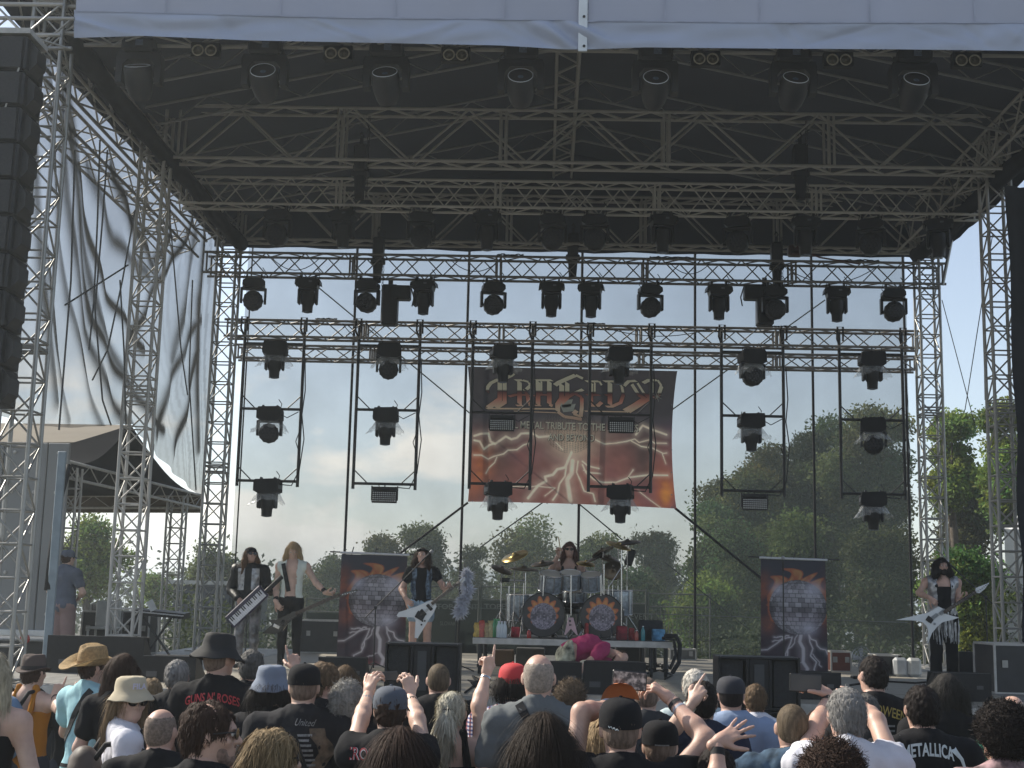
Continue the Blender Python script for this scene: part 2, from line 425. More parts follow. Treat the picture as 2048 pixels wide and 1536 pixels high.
class Person:
    def __init__(s, root_xy, Ht, yaw, label, z0=0.0, group=None, skin=0, wide=1.0, fat=1.0, head_yaw=0.0, head_pitch=0.0, head_roll=0.0,
                 J=None, chestR=None, res=1.0, group_=None, hscale=1.0):
        s.base = V3(root_xy[0], root_xy[1], z0); s.H = Ht; s.yaw = yaw; s.skin = skin_mat(skin); s.fat = fat; s.wide = wide; s.res = res
        s.root = thing('person', label, 'person', s.base, group)
        s.R = _rz(yaw); j = default_joints(Ht, wide)
        if J: j.update({k: np.array(v, float) for k, v in J.items()})
        s.J = {k: s.base+s.R@v for k, v in j.items()}
        s.hR = s.R@_rz(head_yaw)@_rx(head_pitch)@_ry(head_roll); s.s = Ht/1.75*.97+.03
        s.hs = s.s*hscale
        s.hand = {'L': ('relax', None, None), 'R': ('relax', None, None)}; s.seed = abs(hash(label)) % 99991 if False else sum(map(ord, label))
    def g(s, x, y, z): return s.J['head']+s.hR@(np.array([x, y, z])*s.hs)
    def up(s): 
        a = s.J['neck']-s.J['pelvis']; return a/np.linalg.norm(a)
    def torso_prims(s, k=.05):
        J = s.J; w = s.wide; f = s.fat; u = s.s
        C = frame(J['neck']-J['pelvis'], J['shR']-J['shL']); 
        ch = J['chest']; T = J['pelvis']; mid = (ch+T)/2
        up = C[:, 2]
        return [el(ch+up*.05*u, np.array([.158*w, .103*f, .17])*u, C, k), el(mid, np.array([.140*w*f**.5, .098*f, .17])*u, C, .06),
                el(T+up*-.01, np.array([.158*w**.5*f**.5, .112*f, .12])*u, C, .06),
                rc(J['shL'], J['shR'], .055*u, .055*u, .05),
                rc(J['neck']-up*.03+C[:, 1]*-.015, J['shL']+up*-.01, .055*u, .045*u, .05), rc(J['neck']-up*.03+C[:, 1]*-.015, J['shR']+up*-.01, .055*u, .045*u, .05)]
    def neck_prims(s):
        J = s.J; u = s.s
        return [rc(J['neck']-s.up()*.04, J['head']+s.hR@V3(0, -.02, -.04), .061*u*s.fat**.3, .056*u, .03)]
    def arm_prims(s, S, to=1.0, add=0.0):
        J = s.J; u = s.s; a, e, w = J['sh'+S], J['el'+S], J['wr'+S]
        if to <= 1: return [rc(a, a+(e-a)*to, .052*u+add, (.052-.012*to)*u+add*1.5, .03)]
        t = to-1
        return [rc(a, e, .052*u+add, .041*u+add, .03), rc(e, e+(w-e)*t, .042*u+add, (.042-.015*t)*u+add, .02)]
    def farm(s, S):
        J = s.J; u = s.s; e, w = J['el'+S], J['wr'+S]; m = e+(w-e)*.3
        return [rc(e, m, .040*u, .043*u, .02), rc(m, w, .043*u, .027*u, .02)]
    def leg_prims(s, S, add=0.0, flare=0.0):
        J = s.J; u = s.s; h, k, a = J['hip'+S], J['knee'+S], J['ank'+S]
        cm = k+(a-k)*.3
        return [rc(h, k, .088*u*s.fat**.5+add, .055*u+add, .04), rc(k, cm, .053*u+add, .055*u+add, .03), rc(cm, a, .055*u+add, .038*u+add+flare, .03)]
    def setarm(s, S, el_=None, wr=None, pose=None, d=None, n=None):
        if el_ is not None: s.J['el'+S] = np.array(el_, float)
        if wr is not None: s.J['wr'+S] = np.array(wr, float)
        # keep human limb lengths: shorten over-long segments
        a, e = s.J['sh'+S], s.J['el'+S]; v = e-a; Ln = np.linalg.norm(v); m = .31*s.s
        if Ln > m: s.J['el'+S] = a+v*m/Ln
        e, w = s.J['el'+S], s.J['wr'+S]; v = w-e; Ln = np.linalg.norm(v); m = .275*s.s
        if Ln > m: s.J['wr'+S] = e+v*m/Ln
        if pose: s.hand[S] = (pose, d, n)
        return s
    def body(s, legs=True, hands=True, head_h=.0068):
        L = []
        J = s.J
        L.append(sdf_mesh(head_prims(J['head'], s.hR, s.hs)+s.neck_prims(), head_h*s.res, sub=head_sub(J['head'], s.hR, s.hs)))
        L.append(sdf_mesh(s.torso_prims()+s.neck_prims()+s.arm_prims('L')+s.arm_prims('R'), .017*s.res))
        for S, sg in (('L', -1), ('R', 1)):
            L.append(sdf_mesh(s.farm(S)+[rc(J['sh'+S]+(J['el'+S]-J['sh'+S])*.5, J['el'+S], .045*s.s, .041*s.s, .03)], .012*s.res))
            pose, d, n = s.hand[S]
            fd = J['wr'+S]-J['el'+S]; fd /= np.linalg.norm(fd)
            if d is None: d = fd
            if n is None: n = s.R@V3(-sg, 0, 0)
            d = np.array(d, float); n = np.array(n, float)
            if hands: L.append(sdf_mesh(hand_prims(J['wr'+S], d, n, sg, pose, s.s*1.03), (.0048 if pose != 'relax' else .0075)*max(1, s.res), pad=.012))
        if legs:
            pr = s.leg_prims('L')+s.leg_prims('R')
            L.append(sdf_mesh(pr, .024))
            for S in 'LR':
                a = J['ank'+S]; L.append(sdf_mesh([rc(a, a+s.R@V3(0, .02, -.05), .036, .035), rc(a+s.R@V3(0, .0, -.055), a+s.R@V3(0, .15, -.065), .032, .024)], .016))
        V, F = joinVF(L); s.body_o = mk('body', V, F, s.skin, s.root, True); return s
    def shirt(s, mat, sleeve=.55, infl=.018, hem=-.10, name='t_shirt', wr=.006, seed=0, low=None, noneck=True, sleeves='LR'):
        J = s.J; pr = s.torso_prims()
        for S in sleeves: 
            if sleeve > 0: pr += s.arm_prims(S, sleeve, .009 if sleeve <= 1 else .006)
        up = s.up(); h0 = s.J['pelvis']+up*hem
        clip = [(-up, float(-(up@h0)))]
        nb = J['neck']+up*.026
        fw = s.R@V3(0, 1, 0); nn = up+fw*.35; nn /= np.linalg.norm(nn)
        if low is not None: nb = J['neck']+up*low
        sub = None
        if noneck: clip.append((nn, float(nn@nb)))
        V, F = sdf_mesh(pr, .0145*s.res, inflate=infl, clip=clip)
        N = vnormals(V, F); Q = (V-s.base)@s.R
        d = wob(Q*np.array([1, 1, .75]), 5.0, s.seed+seed, 3)*wr; d -= np.abs(wob(Q*np.array([1.6, 1, .7]), 6.5, s.seed+5+seed, 2))*wr*.9
        V = V+N*np.maximum(d, -.006)[:, None]
        o = mk(name, V, F, mat, s.root, True); s.shirt_o = o; s._sh = (V, F); return o
    def tank(s, mat, name='tank_top', wide=.12):
        """sleeveless: torso cloth cut away over shoulders, straps left"""
        J = s.J; pr = s.torso_prims()[:3]; up = s.up(); C = frame(up, J['shR']-J['shL'])
        h0 = s.J['pelvis']-up*.1; top = J['shL']*.5+J['shR']*.5-up*.06
        V, F = sdf_mesh(pr, .0145*s.res, inflate=.012, clip=[(-up, float(-(up@h0))), (up, float(up@top))])
        L = [(V, F)]
        N = None
        for sx in (-1, 1):
            a = top+C[:, 0]*sx*.10-C[:, 1]*.105; m = J['neck']*.62+J['sh'+('R' if sx > 0 else 'L')]*.38+up*.05; b = top+C[:, 0]*sx*.10+C[:, 1]*.10
            L.append(sdf_mesh([rc(a, m-C[:, 1]*.03, .022, .02), rc(m-C[:, 1]*.03, b, .02, .022)], .012))
        V, F = joinVF(L); o = mk(name, V, F, mat, s.root, True); s._sh = (V, F); return o
    def trousers(s, mat, name='trousers', infl=.013, to_knee=False, flare=0.0):
        pr = s.torso_prims()[2:3]
        for S in 'LR':
            lp = s.leg_prims(S, 0, flare); pr += lp[:1] if to_knee else lp
        for i, p in enumerate(pr):
            pass
        up = s.up(); h0 = s.J['pelvis']+up*.05
        V, F = sdf_mesh(pr, .0185 if s.res >= 1 else .014, inflate=infl, clip=[(up, float(up@h0))])
        N = vnormals(V, F); V = V+N*(wob((V-s.base)*np.array([1, 1, .6]), 6, s.seed+9, 3)*.006)[:, None]
        return mk(name, V, F, mat, s.root, True)
    def shorts(s, mat, cut=.35, name='shorts'):
        pr = s.torso_prims()[2:3]; J = s.J
        for S in 'LR': pr.append(rc(J['hip'+S], J['hip'+S]+(J['knee'+S]-J['hip'+S])*cut, .092, .085, .04))
        up = s.up(); h0 = s.J['pelvis']+up*.06
        V, F = sdf_mesh(pr, .014, inflate=.013, clip=[(up, float(up@h0))])
        return mk(name, V, F, mat, s.root, True)
    def shoes(s, mat, name='shoe', boot=0.0):
        for S in 'LR':
            a = s.J['ank'+S]; pr = [rc(a+V3(0, 0, boot), a+s.R@V3(0, .01, -.05), .045, .042), rc(a+s.R@V3(0, -.01, -.05), a+s.R@V3(0, .16, -.06), .04, .03)]
            V, F = sdf_mesh(pr, .013, clip=[((0, 0, -1), -(s.base[2]+.002))]); mk(name, V, F, mat, s.root, True)
    def eyes(s):
        mw = M('eye_white', (.75, .73, .7), rough=.25, var=.05); mi = M('eye_iris', (.06, .04, .03), rough=.2, var=.1)
        for x in (-.031, .031):
            m = MB(); m.lathe([(0, -.0105), (.006, -.0088), (.0103, -.003), (.0103, .003), (.006, .0088), (0, .0105)], s.g(x, .081, .003), s.hR@_rx(-math.pi/2), 12)
            e = m.build('eye', mw, s.root, True)
            m = MB(); m.lathe([(.005, 0), (.003, .0015), (0, .002)], s.g(x, .081, .003)+s.hR@V3(0, .0098, 0), s.hR@_rx(-math.pi/2), 12); m.build('iris', mi, e, True)
    # ---- hair ----
    def strips(s, V, N, n, ln, w, mode='down', lift=.25, jit=.3, seg=4, seed=0, zmin=None, curl=0.0, rootmask=None):
        r = np.random.default_rng(s.seed+seed+17)
        idx = np.arange(len(V)) if rootmask is None else np.where(rootmask)[0]
        if len(idx) == 0: return np.zeros((0, 3)), np.zeros((0, 4), int)
        i = r.choice(idx, n); p = V[i]+r.normal(size=(n, 3))*.004; nn = N[i]
        if mode == 'down': fl = np.tile(V3(0, 0, -1.0), (n, 1))+0.25*(s.hR@V3(0, -1, 0))
        elif mode == 'back': fl = np.tile(s.hR@V3(0, -.8, -.6), (n, 1))
        elif mode == 'wild': fl = r.normal(size=(n, 3))
        else: fl = np.tile(s.hR@V3(*mode), (n, 1))
        fl = fl+r.normal(size=(n, 3))*jit; fl -= nn*((fl*nn).sum(1))[:, None]*(1-lift); fl /= np.linalg.norm(fl, axis=1)[:, None]+1e-9
        side = np.cross(fl, nn); side /= np.linalg.norm(side, axis=1)[:, None]+1e-9
        ll = ln*r.uniform(.6, 1.15, n)/seg; Vs = []
        ph = r.uniform(0, 6.28, n)
        for k in range(seg+1):
            ww = w*(1-.75*(k/seg)**2)
            off = side*(np.sin(ph+k*1.7)*curl)[:, None]+nn*(np.cos(ph+k*1.7)*curl)[:, None] if curl else 0
            Vs += [p+off-side*ww/2, p+off+side*ww/2]
            d = fl+nn*lift*(.6 if k < 2 else .1)
            if mode == 'down': d = fl*(1-k/seg*.6)+V3(0, 0, -1)*(k/seg*.7)+nn*lift*.3
            d /= np.linalg.norm(d, axis=1)[:, None]; p = p+d*ll[:, None]
        A = np.stack(Vs, 1).reshape(-1, 3); b = (np.arange(n)*(2*(seg+1)))[:, None]
        F = np.vstack([b+np.array([[2*k, 2*k+1, 2*k+3, 2*k+2]]) for k in range(seg)])
        return A, F
    def hair(s, style, mat, ln=.05, thick=.012, n=1600, vol=1.0, z_len=.3, hx=0.0, hat=False, name='hair', down=0.0, bald=None):
        J = s.J; c, R, u = s.J['head'], s.hR, s.hs
        g = s.g
        sub = [el(g(0, .115, -.045), np.array([.078, .085, .105])*u, R, .02), el(g(-.08, .02, -.06), np.array([.03, .05, .05])*u, R, .02), el(g(.08, .02, -.06), np.array([.03, .05, .05])*u, R, .02)]
        pr = [el(g(0, -.016, .024), np.array([.0745, .0955, .088])*u, R, .02), el(g(0, -.03, -.03), np.array([.064, .068, .062])*u, R, .03)]
        if bald: sub.append(el(g(0, bald[0], bald[1]), np.array(bald[2:])*u, R, .02))
        upv = R[:, 2]; nape = g(0, 0, -.085)
        clip = [(-upv, float(-(upv@nape)))]
        if hat: clip.append((upv, float(upv@g(0, 0, .045))))
        L = []
        if style in ('short', 'buzz', 'curly', 'messy'):
            t = {'short': thick*.65, 'buzz': .003, 'curly': thick+.008, 'messy': thick+.006}[style]
            def ex(q, v):
                if style == 'buzz': return v
                return v-(.006*vol)*np.sin(q[:, 0]*170+3*np.sin(q[:, 1]*90))*np.sin(q[:, 2]*140+2*np.sin(q[:, 0]*100))-(.006 if style != 'short' else 0.002)*np.sin(q[:, 0]*60+q[:, 1]*70)
            V, F = sdf_mesh(pr, .0075, inflate=t, sub=sub, clip=clip, extra=ex); L.append((V, F)); N = vnormals(V, F)
            if style == 'short': L.append(s.strips(V, N, n, ln*.5, .0028, 'down', .22, .28, 3))
            elif style == 'buzz': L.append(s.strips(V, N, n//2, .008, .0025, 'down', .8, .3, 1))
            elif style == 'messy': L.append(s.strips(V, N, n, ln*.9, .0032, 'down' if style != 'sweep' else 'back', .2, .3, 4))
            else: L.append(s.strips(V, N, n, ln*.8, .0035, 'wild', .45, .6, 5, curl=.006))
        else:
            back = R@V3(0, -1, 0); xr = R@V3(1, 0, 0)
            zl = z_len*u
            pr2 = list(pr)
            P0 = g(0, -.045, -.02)
            if style == 'long':
                for sx, q in ((-.06, .9), (-.02, 1.0), (.02, 1.05), (.06, .92), (-.085, .8), (.085, .8)):
                    a = g(sx*.9, -.055+abs(sx)*.35, -.0); b = a+V3(0, 0, -zl*q)+back*.035+xr*sx*.45*vol; pr2.append(rc(a, b, .034*vol, .018*vol, .03))
            if style == 'front':   # long hair that also falls over both shoulders in front
                for sx, q in ((-.06, .9), (.0, 1.0), (.06, .92)):
                    a = g(sx*.9, -.055, 0); b = a+V3(0, 0, -zl*q)+back*.03+xr*sx*.5; pr2.append(rc(a, b, .036*vol, .018*vol, .03))
                for sx in (-1, 1):
                    a = g(sx*.075, .0, .02); m = g(sx*.098, .02, -.10); b = m+V3(0, 0, -zl*.6)+xr*sx*.02*vol; pr2 += [rc(a, m, .026*vol, .03*vol, .03), rc(m, b, .03*vol, .012, .03)]
                sub = [el(g(0, .115, -.05), np.array([.066, .085, .1])*u, R, .02)]
            if style == 'pony':
                clip = []; a = g(0, -.11, .02); b = a+back*.035+V3(0, 0, -.05); e = b+V3(0, 0, -zl)+back*-.01+xr*hx
                tail = [rc(a, b, .02, .03, .02), rc(b, b+(e-b)*.5, .032, .03, .02), rc(b+(e-b)*.5, e, .03, .008, .02)]
                V, F = sdf_mesh(pr, .0075, inflate=.008, sub=sub, clip=[(-upv, float(-(upv@g(0, 0, -.07))))]); L.append((V, F)); N = vnormals(V, F)
                L.append(s.strips(V, N, n//2, .05, .004, 'back', .1, .15, 3))
                V, F = sdf_mesh(tail, .009); L.append((V, F)); N = vnormals(V, F); L.append(s.strips(V, N, n, .13, .005, 'down', .12, .15, 4))
            else:
                def ex(q, v): return v-.0008*np.sin(q[:, 0]*190+2*np.sin(q[:, 2]*18))*np.cos(q[:, 1]*150)-.003*np.sin(q[:, 0]*50+q[:, 1]*40)
                clip = []
                if hat: clip.append((upv, float(upv@g(0, 0, .045))))
                V, F = sdf_mesh(pr2, .0095, inflate=.006, sub=sub, clip=clip, extra=ex); L.append((V, F)); N = vnormals(V, F)
                L.append(s.strips(V, N, int(n*1.6), max(ln, .12), .0022, 'down', .0 if vol <= 1.16 else .12, .07 if vol <= 1.16 else .2, 5, curl=.0006 if vol <= 1.16 else .007))
        V, F = joinVF(L); return mk(name, V, F, mat, s.root, True)
    # ---- headgear ----
    def cap(s, mat, brim=None, back=False, fwd=0.0, name='cap', h=1.0, tilt=0.0):
        R = s.hR@_rx(tilt); c = s.g(0, -.012, .028); u = s.hs; A = .090*u; B = .106*u; Hh = .096*u*h
        th = np.linspace(0, 2*math.pi, 33)[:-1]; V = []; rows = [(1.0, -.012), (1.01, .012), (.99, .35), (.93, .6), (.8, .8), (.58, .94), (.3, 1.0), (.04, 1.03)]
        for rr, zz in rows:
            for t in th:
                seam = 1+.006*math.cos(6*t)
                z = zz*Hh if zz > .02 else zz*u*1.0-.004
                V.append((A*rr*seam*math.cos(t), B*rr*seam*math.sin(t), z))
        n = 32; F = [(i*n+k, i*n+(k+1) % n, (i+1)*n+(k+1) % n, (i+1)*n+k) for i in range(len(rows)-1) for k in range(n)]
        V = np.array(V); W = V@R.T+c
        if back:    # snapback opening band at the back (drawn when the cap is worn forwards)
            pass
        o = mk(name, W, F+[tuple((len(rows)-1)*n+k for k in range(n))], mat, s.root, True)
        if brim is not None:
            sg = -1 if fwd < 0 else 1; Vb = []; nb = 13
            for j in range(3):
                for k in range(nb):
                    a = math.radians(-62+124*k/(nb-1)); r_ = 1.0+.72*j/2*math.cos(a*.9)
                    x = A*1.0*math.sin(a)*(1+.12*j); y = sg*(B*.98*math.cos(a)+.072*u*j/2*max(.1, math.cos(a*1.25))); z = -.002-.010*j*(1)-.018*abs(math.sin(a))*j/2
                    Vb.append((x, y, z*u))
            Vb = np.array(Vb); Vt = Vb+np.array([0, 0, .004]); VV = np.vstack([Vb, Vt]); m = 3*nb; Fb = []
            for j in range(2):
                for k in range(nb-1):
                    q = (j*nb+k, j*nb+k+1, (j+1)*nb+k+1, (j+1)*nb+k); Fb += [q, tuple(x+m for x in q[::-1])]
            for k in range(nb-1): Fb.append((2*nb+k, 2*nb+k+1, 2*nb+k+1+m, 2*nb+k+m))
            mk('brim', VV@R.T+c, Fb, brim, s.root, True)
        b = MB(); b.lathe([(.008, 0), (.007, .006), (0, .008)], c+R@V3(0, 0, Hh*1.02), R, 10); b.build('button', mat, s.root, True)
        return o
    def brimhat(s, mat, rows, name='hat', oval=1.18, warp=None, tilt=0.0, lift=.03, band=None, n=40):
        """rows: (radius, z) outward brim edge -> crown; double walled for the brim"""
        R = s.hR@_rx(tilt); c = s.g(0, -.012, lift); u = s.hs; V = []
        for r_, z in rows:
            for k in range(n):
                t = 2*math.pi*k/n; x, y, zz = r_*math.cos(t)/oval**.5, r_*math.sin(t)*oval**.5, z
                if warp: x, y, zz = warp(x, y, zz, t, r_)
                V.append((x*u, y*u, zz*u))
        F = [(i*n+k, i*n+(k+1) % n, (i+1)*n+(k+1) % n, (i+1)*n+k) for i in range(len(rows)-1) for k in range(n)]
        F.append(tuple((len(rows)-1)*n+k for k in range(n)))
        o = mk(name, np.array(V)@R.T+c, F, mat, s.root, True)
        if band:
            m = MB(); m2 = []
            rr = [r for r in rows]
            bm, z0, z1, rb = band; Vb = []
            for z in (z0, z1):
                for k in range(n):
                    t = 2*math.pi*k/n; x, y, zz = rb*math.cos(t)/oval**.5, rb*math.sin(t)*oval**.5, z
                    if warp: x, y, zz = warp(x, y, zz, t, rb)
                    Vb.append((x*u, y*u, zz*u))
            mk('hat_band', np.array(Vb)@R.T+c, [(k, (k+1) % n, n+(k+1) % n, n+k) for k in range(n)], bm, s.root, True)
        return o
    def bucket(s, mat, seed=0, tilt=0.0, drop=.055, wide=.145):
        def warp(x, y, z, t, r):
            if r > .11: z += .006*math.sin(3*t+seed)+.004*math.sin(7*t+2*seed)
            else: z += .002*math.sin(5*t+seed); x += .002*math.sin(9*z*30+t)
            return x, y, z
        return s.brimhat(mat, [(.094, .0), (wide*.97, -drop+.003), (wide, -drop), (wide*.98, -drop+.006), (.125, -.028), (.100, .004), (.098, .03), (.093, .058), (.086, .076), (.07, .085), (.03, .087), (.004, .087)],
                         'bucket_hat', 1.16, warp, tilt, .064)
    def glasses(s, mat, on_head=False, name='sunglasses'):
        z = .004 if not on_head else .075; y = .098 if not on_head else .075
        m = MB()
        for sx in (-1, 1):
            m.prism([(math.cos(a)*.026*(1 if abs(math.cos(a)) > .2 else .95), math.sin(a)*.021) for a in np.linspace(0, 2*math.pi, 17)[:-1]], s.g(sx*.033, y, z), s.hR@V3(1, -.12*sx, 0), s.hR@V3(0, 0, 1), s.hR@V3(0, .004, 0))
        f = m.build('lens', M('dark_lens', (.01, .01, .012), rough=.12, var=.1), None)
        f.name = name; 
        f.parent = s.root; f.location = tuple(-s.base); 
        ORG[f.name] = np.zeros(3)
        m = MB(); m.tube([s.g(-.012, y+.004, z+.006), s.g(0, y+.006, z+.009), s.g(.012, y+.004, z+.006)], .0022, 6)
        for sx in (-1, 1): m.tube([s.g(sx*.058, y-.004, z+.008), s.g(sx*.077, y-.03, z+.008), s.g(sx*.079, y-.10, z+.002), s.g(sx*.076, y-.12, z-.02)], .0026, 6)
        m.build('glasses_frame', mat, s.root, True)
    def print_on(s, shapes, mat, name, at, fwd=False, off=.004, rot=0.0, arc=0.0):
        """flat print: 2-D meshes laid on the shirt. at = (x, z) local position on the back (or front)"""
        V, F = s._sh; bvh = BVHTree.FromPolygons([Vector(v) for v in V], [tuple(f) for f in F.tolist()])
        sg = 1 if fwd else -1
        up = s.up(); C = frame(up, s.J['shR']-s.J['shL']); ch = s.J['chest']
        ux = C[:, 0]*(-1 if fwd else 1); fwv = C[:, 1]
        W = []; 
        for (x, y) in shapes[0]:
            if arc: y = y-arc*x*x
            x2 = x*math.cos(rot)-y*math.sin(rot); y2 = x*math.sin(rot)+y*math.cos(rot)
            o = ch+ux*(x2+at[0])+up*(y2+at[1])+fwv*sg*.6
            h, _, _, _ = bvh.ray_cast(Vector(o), Vector(-fwv*sg), 1.0)
            W.append(np.array(h)+fwv*sg*off if h is not None else ch+ux*(x2+at[0])+up*(y2+at[1])+fwv*sg*.12)
        return mk(name, np.array(W), shapes[1], mat, s.root)
    def strap(s, a, b, mat, w=.03, name='bag_strap', back=True, n=10):
        """belt of cloth laid over the back from (x,z) a to (x,z) b (local)"""
        V, F = s._sh; bvh = BVHTree.FromPolygons([Vector(v) for v in V], [tuple(f) for f in F.tolist()])
        C = frame(s.up(), s.J['shR']-s.J['shL']); ch = s.J['chest']; up = C[:, 2]; sg = -1 if back else 1
        p = []; a = np.array(a); b = np.array(b); d = (b-a)/np.linalg.norm(b-a); nrm = np.array([-d[1], d[0]])
        for i in range(n+1):
            for q in (-.5, .5):
                xz = a+(b-a)*i/n+nrm*w*q; o = ch+C[:, 0]*xz[0]+up*xz[1]+C[:, 1]*sg*.6
                h, _, _, _ = bvh.ray_cast(Vector(o), Vector(-C[:, 1]*sg), 1.2)
                p.append(np.array(h) if h is not None else (p[-2] if len(p) > 1 else ch+C[:, 0]*xz[0]+up*xz[1]+C[:, 1]*sg*.1))
        p = np.array(p); out = C[:, 1]*sg; A = p+out*.002; B = p+out*.009; VV = np.vstack([A, B]); m = len(p); Fs = []
        for i in range(n):
            q = (2*i, 2*i+1, 2*i+3, 2*i+2); Fs += [q, tuple(x+m for x in q[::-1]), (2*i, 2*i+2, 2*i+2+m, 2*i+m), (2*i+1, 2*i+1+m, 2*i+3+m, 2*i+3)]
        return mk(name, VV, Fs, mat, s.root)
    def wristband(s, S, mat, t=.12, name='wristband', w=.02, r=.033):
        a, b = s.J['wr'+S], s.J['el'+S]; d = (b-a)/np.linalg.norm(b-a); p = a+d*t*.27
        m = MB(); m.tube([p, p+d*w], [r*s.s, r*1.04*s.s], 14, caps=False); o = m.build(name, mat, s.root, True); return o
# ---------------- materials of the setting ----------------
ALU = M('aluminium', (.34, .335, .32), rough=.42, metal=.6, var=.15, vs=12, bump=.05)
ALUK = M('aluminium_silhouette', (.22, .205, .19), rough=.5, metal=.3, var=.25, vs=9)  # darker aluminium copy: backlit silhouette of the lighting trusses put into the colour
ALUD = M('aluminium_dull', (.44, .425, .40), rough=.5, metal=.1, var=.2, vs=9)
BLK = M('black_metal', (.014, .014, .016), rough=.5, var=.3, vs=10)
BLKP = M('black_plastic', (.009, .009, .011), rough=.45, spec=.3, var=.3, vs=20)
GRILL = M('speaker_grille', (.016, .016, .018), rough=.65, var=.4, vs=40, bump=.5, bs=400)
DRAPE = M('black_drape', (.012, .012, .015), rough=.95, var=.3, vs=4)
CHROME = M('chrome', (.50, .50, .51), rough=.22, metal=1.0, var=.05)
SZ = 1.1           # stage floor height
LX, RX = -5.87, 6.9
# ---------------- ground, hill ----------------
gm = M('grass_field', (.082, .080, .062), rough=.95, var=.5, vs=.6, bump=.6, bs=12, dirt=(.09, .07, .05))
n = 60; xs = np.linspace(-700, 700, n); ys = np.concatenate([np.linspace(-60, 60, 30), np.linspace(75, 1500, 30)])
G = np.array([(x, y, -.02-(max(0, y-60)*.02 if y > 60 else 0)*min(1, 1)) for y in ys for x in xs])
F = np.array([(j*n+i, j*n+i+1, (j+1)*n+i+1, (j+1)*n+i) for j in range(len(ys)-1) for i in range(n-1)])
tag(mk('ground', G, F, gm, smooth=True), kind='structure')
hm = M('hill_hazed', (.045, .075, .085), rough=1, var=.25, vs=.02, detail=8)  # bluish base colour carries the haze of distance on the hills
for hi_, (yy, hh, ph) in enumerate(((900, 14, 0.0), (1250, 30, 2.0))):
    xs = np.linspace(-900, 900, 120); V = []
    for k, (t, d) in enumerate(((0, 0), (.5, 60), (.85, 110), (1, 150), (.9, 200))):
        for x in xs: V.append((x, yy+d, -30+(30+hh*(.6+.25*math.sin(x*.006+ph)+.12*math.sin(x*.017+ph*2)+.05*math.sin(x*.05))+6)*t))
    F = np.array([(j*120+i, j*120+i+1, (j+1)*120+i+1, (j+1)*120+i) for j in range(4) for i in range(119)])
    tag(mk('hill', V, F, hm, smooth=True), kind='structure')

# ---------------- stage deck ----------------
stage = thing('stage_deck', 'low concert stage deck of pale boards with dark front skirt', 'stage', (0.5, 14.2, 0))
bm_ = M('deck_board', (.27, .245, .20), rough=.6, var=.28, vs=3, bump=.12, bs=40, stretch=(1, 6, 1), dirt=(.13, .12, .10))
bm2 = M('deck_board_worn', (.21, .205, .19), rough=.55, var=.3, vs=2.2, bump=.12, bs=40, stretch=(5, 1, 1), dirt=(.10, .10, .10))
pm = {}
for j in range(11):
    for i in range(7):
        mt = bm_ if (i*7+j*3) % 3 else bm2
        key = mt.name
        if key not in pm:
            o = MB().box((0, 0, 0), (1.985, .985, .05), bev=.006).build('deck_panel', mt, stage, world=False); pm[key] = o.data
        else:
            o = bpy.data.objects.new('deck_panel', pm[key]); link(o, stage)
        w = V3(-5.5+i*2.0, 14.7+j*1.0, SZ-.025+rng.uniform(-.002, .002)); o.location = tuple(w-org(stage))
MB().box((0.5, 14.19, SZ-.06), (14.0, .03, .12)).build('front_rail', ALUD, stage)
for i in range(10):
    MB().prism([(0, 0), (1.4, 0), (1.4, .95), (0, .95)], (-6.5+i*1.4, 14.14+.02*(i % 2), .02), (1, 0, 0), (0, 0, 1), (0, .015, 0)).build('skirt_cloth', DRAPE, stage)
for i in range(8):
    for j in range(4): rod('stage_leg', (-6.3+i*1.95, 14.6+j*3.2, 0), (-6.3+i*1.95, 14.6+j*3.2, SZ-.05), .03, ALUD, stage)

# ---------------- lattice structures ----------------
def tower(label, x, y, z0, z1, w=.35, bay=.365, mat=ALU, r=.026, rb=.013, group=None, name='truss_tower', plates=()):
    t = thing(name, label, 'truss tower', (x, y, z0), group); h = w/2; cs = [(-h, -h), (h, -h), (h, h), (-h, h)]
    for cx, cy in cs: rod('chord', (x+cx, y+cy, z0), (x+cx, y+cy, z1), r, mat, t, 10)
    nb = int((z1-z0)/bay)
    for k in range(nb):
        za, zb = z0+k*bay+.03, z0+(k+1)*bay+.03
        for i in range(4):
            a, b = cs[i], cs[(i+1) % 4]
            rod('rung', (x+a[0], y+a[1], za), (x+b[0], y+b[1], za), rb, mat, t, 6)
            if (k+i) % 2: a, b = b, a
            rod('brace', (x+a[0], y+a[1], za), (x+b[0], y+b[1], zb), rb, mat, t, 6)
    for pz in plates:
        m = MB()
        for q in (-.05, .05):
            for i in range(4):
                a, b = cs[i], cs[(i+1) % 4]; m.tube([(x+a[0], y+a[1], pz+q), (x+b[0], y+b[1], pz+q)], .016, 8)
        m.build('splice_frame', mat, t)
    MB().box((x, y, z0+.01), (w+.25, w+.25, .02)).build('base_plate', ALUD, t)
    return t
TG = 'lattice towers carrying the stage roof'
tower('front left truss tower beside the hanging black speaker column', LX+.02, 14.5, 0, 10.2, group=TG, plates=(4.8, 8.9))
tower('left middle truss tower in front of the silver side netting', LX+.02, 18.7, SZ, 9.6, group=TG, plates=(4.95,), mat=ALUD)
tower('slim truss tower at the rear left, next to the lit left ladder frame', LX-.03, 23.6, SZ, 9.6, group=TG, plates=(4.3,))
tower('rear right truss tower behind the guitarist with white guitar', RX-.02, 23.6, SZ, 9.6, group=TG, plates=(5.6,))
tower('right truss tower against the black side drape', 6.72, 19.4, SZ, 9.6, group=TG, plates=(5.0,), mat=ALUD)
tower('front right roof tower outside the picture edge', 6.9, 14.5, 0, 10.2, group=TG)

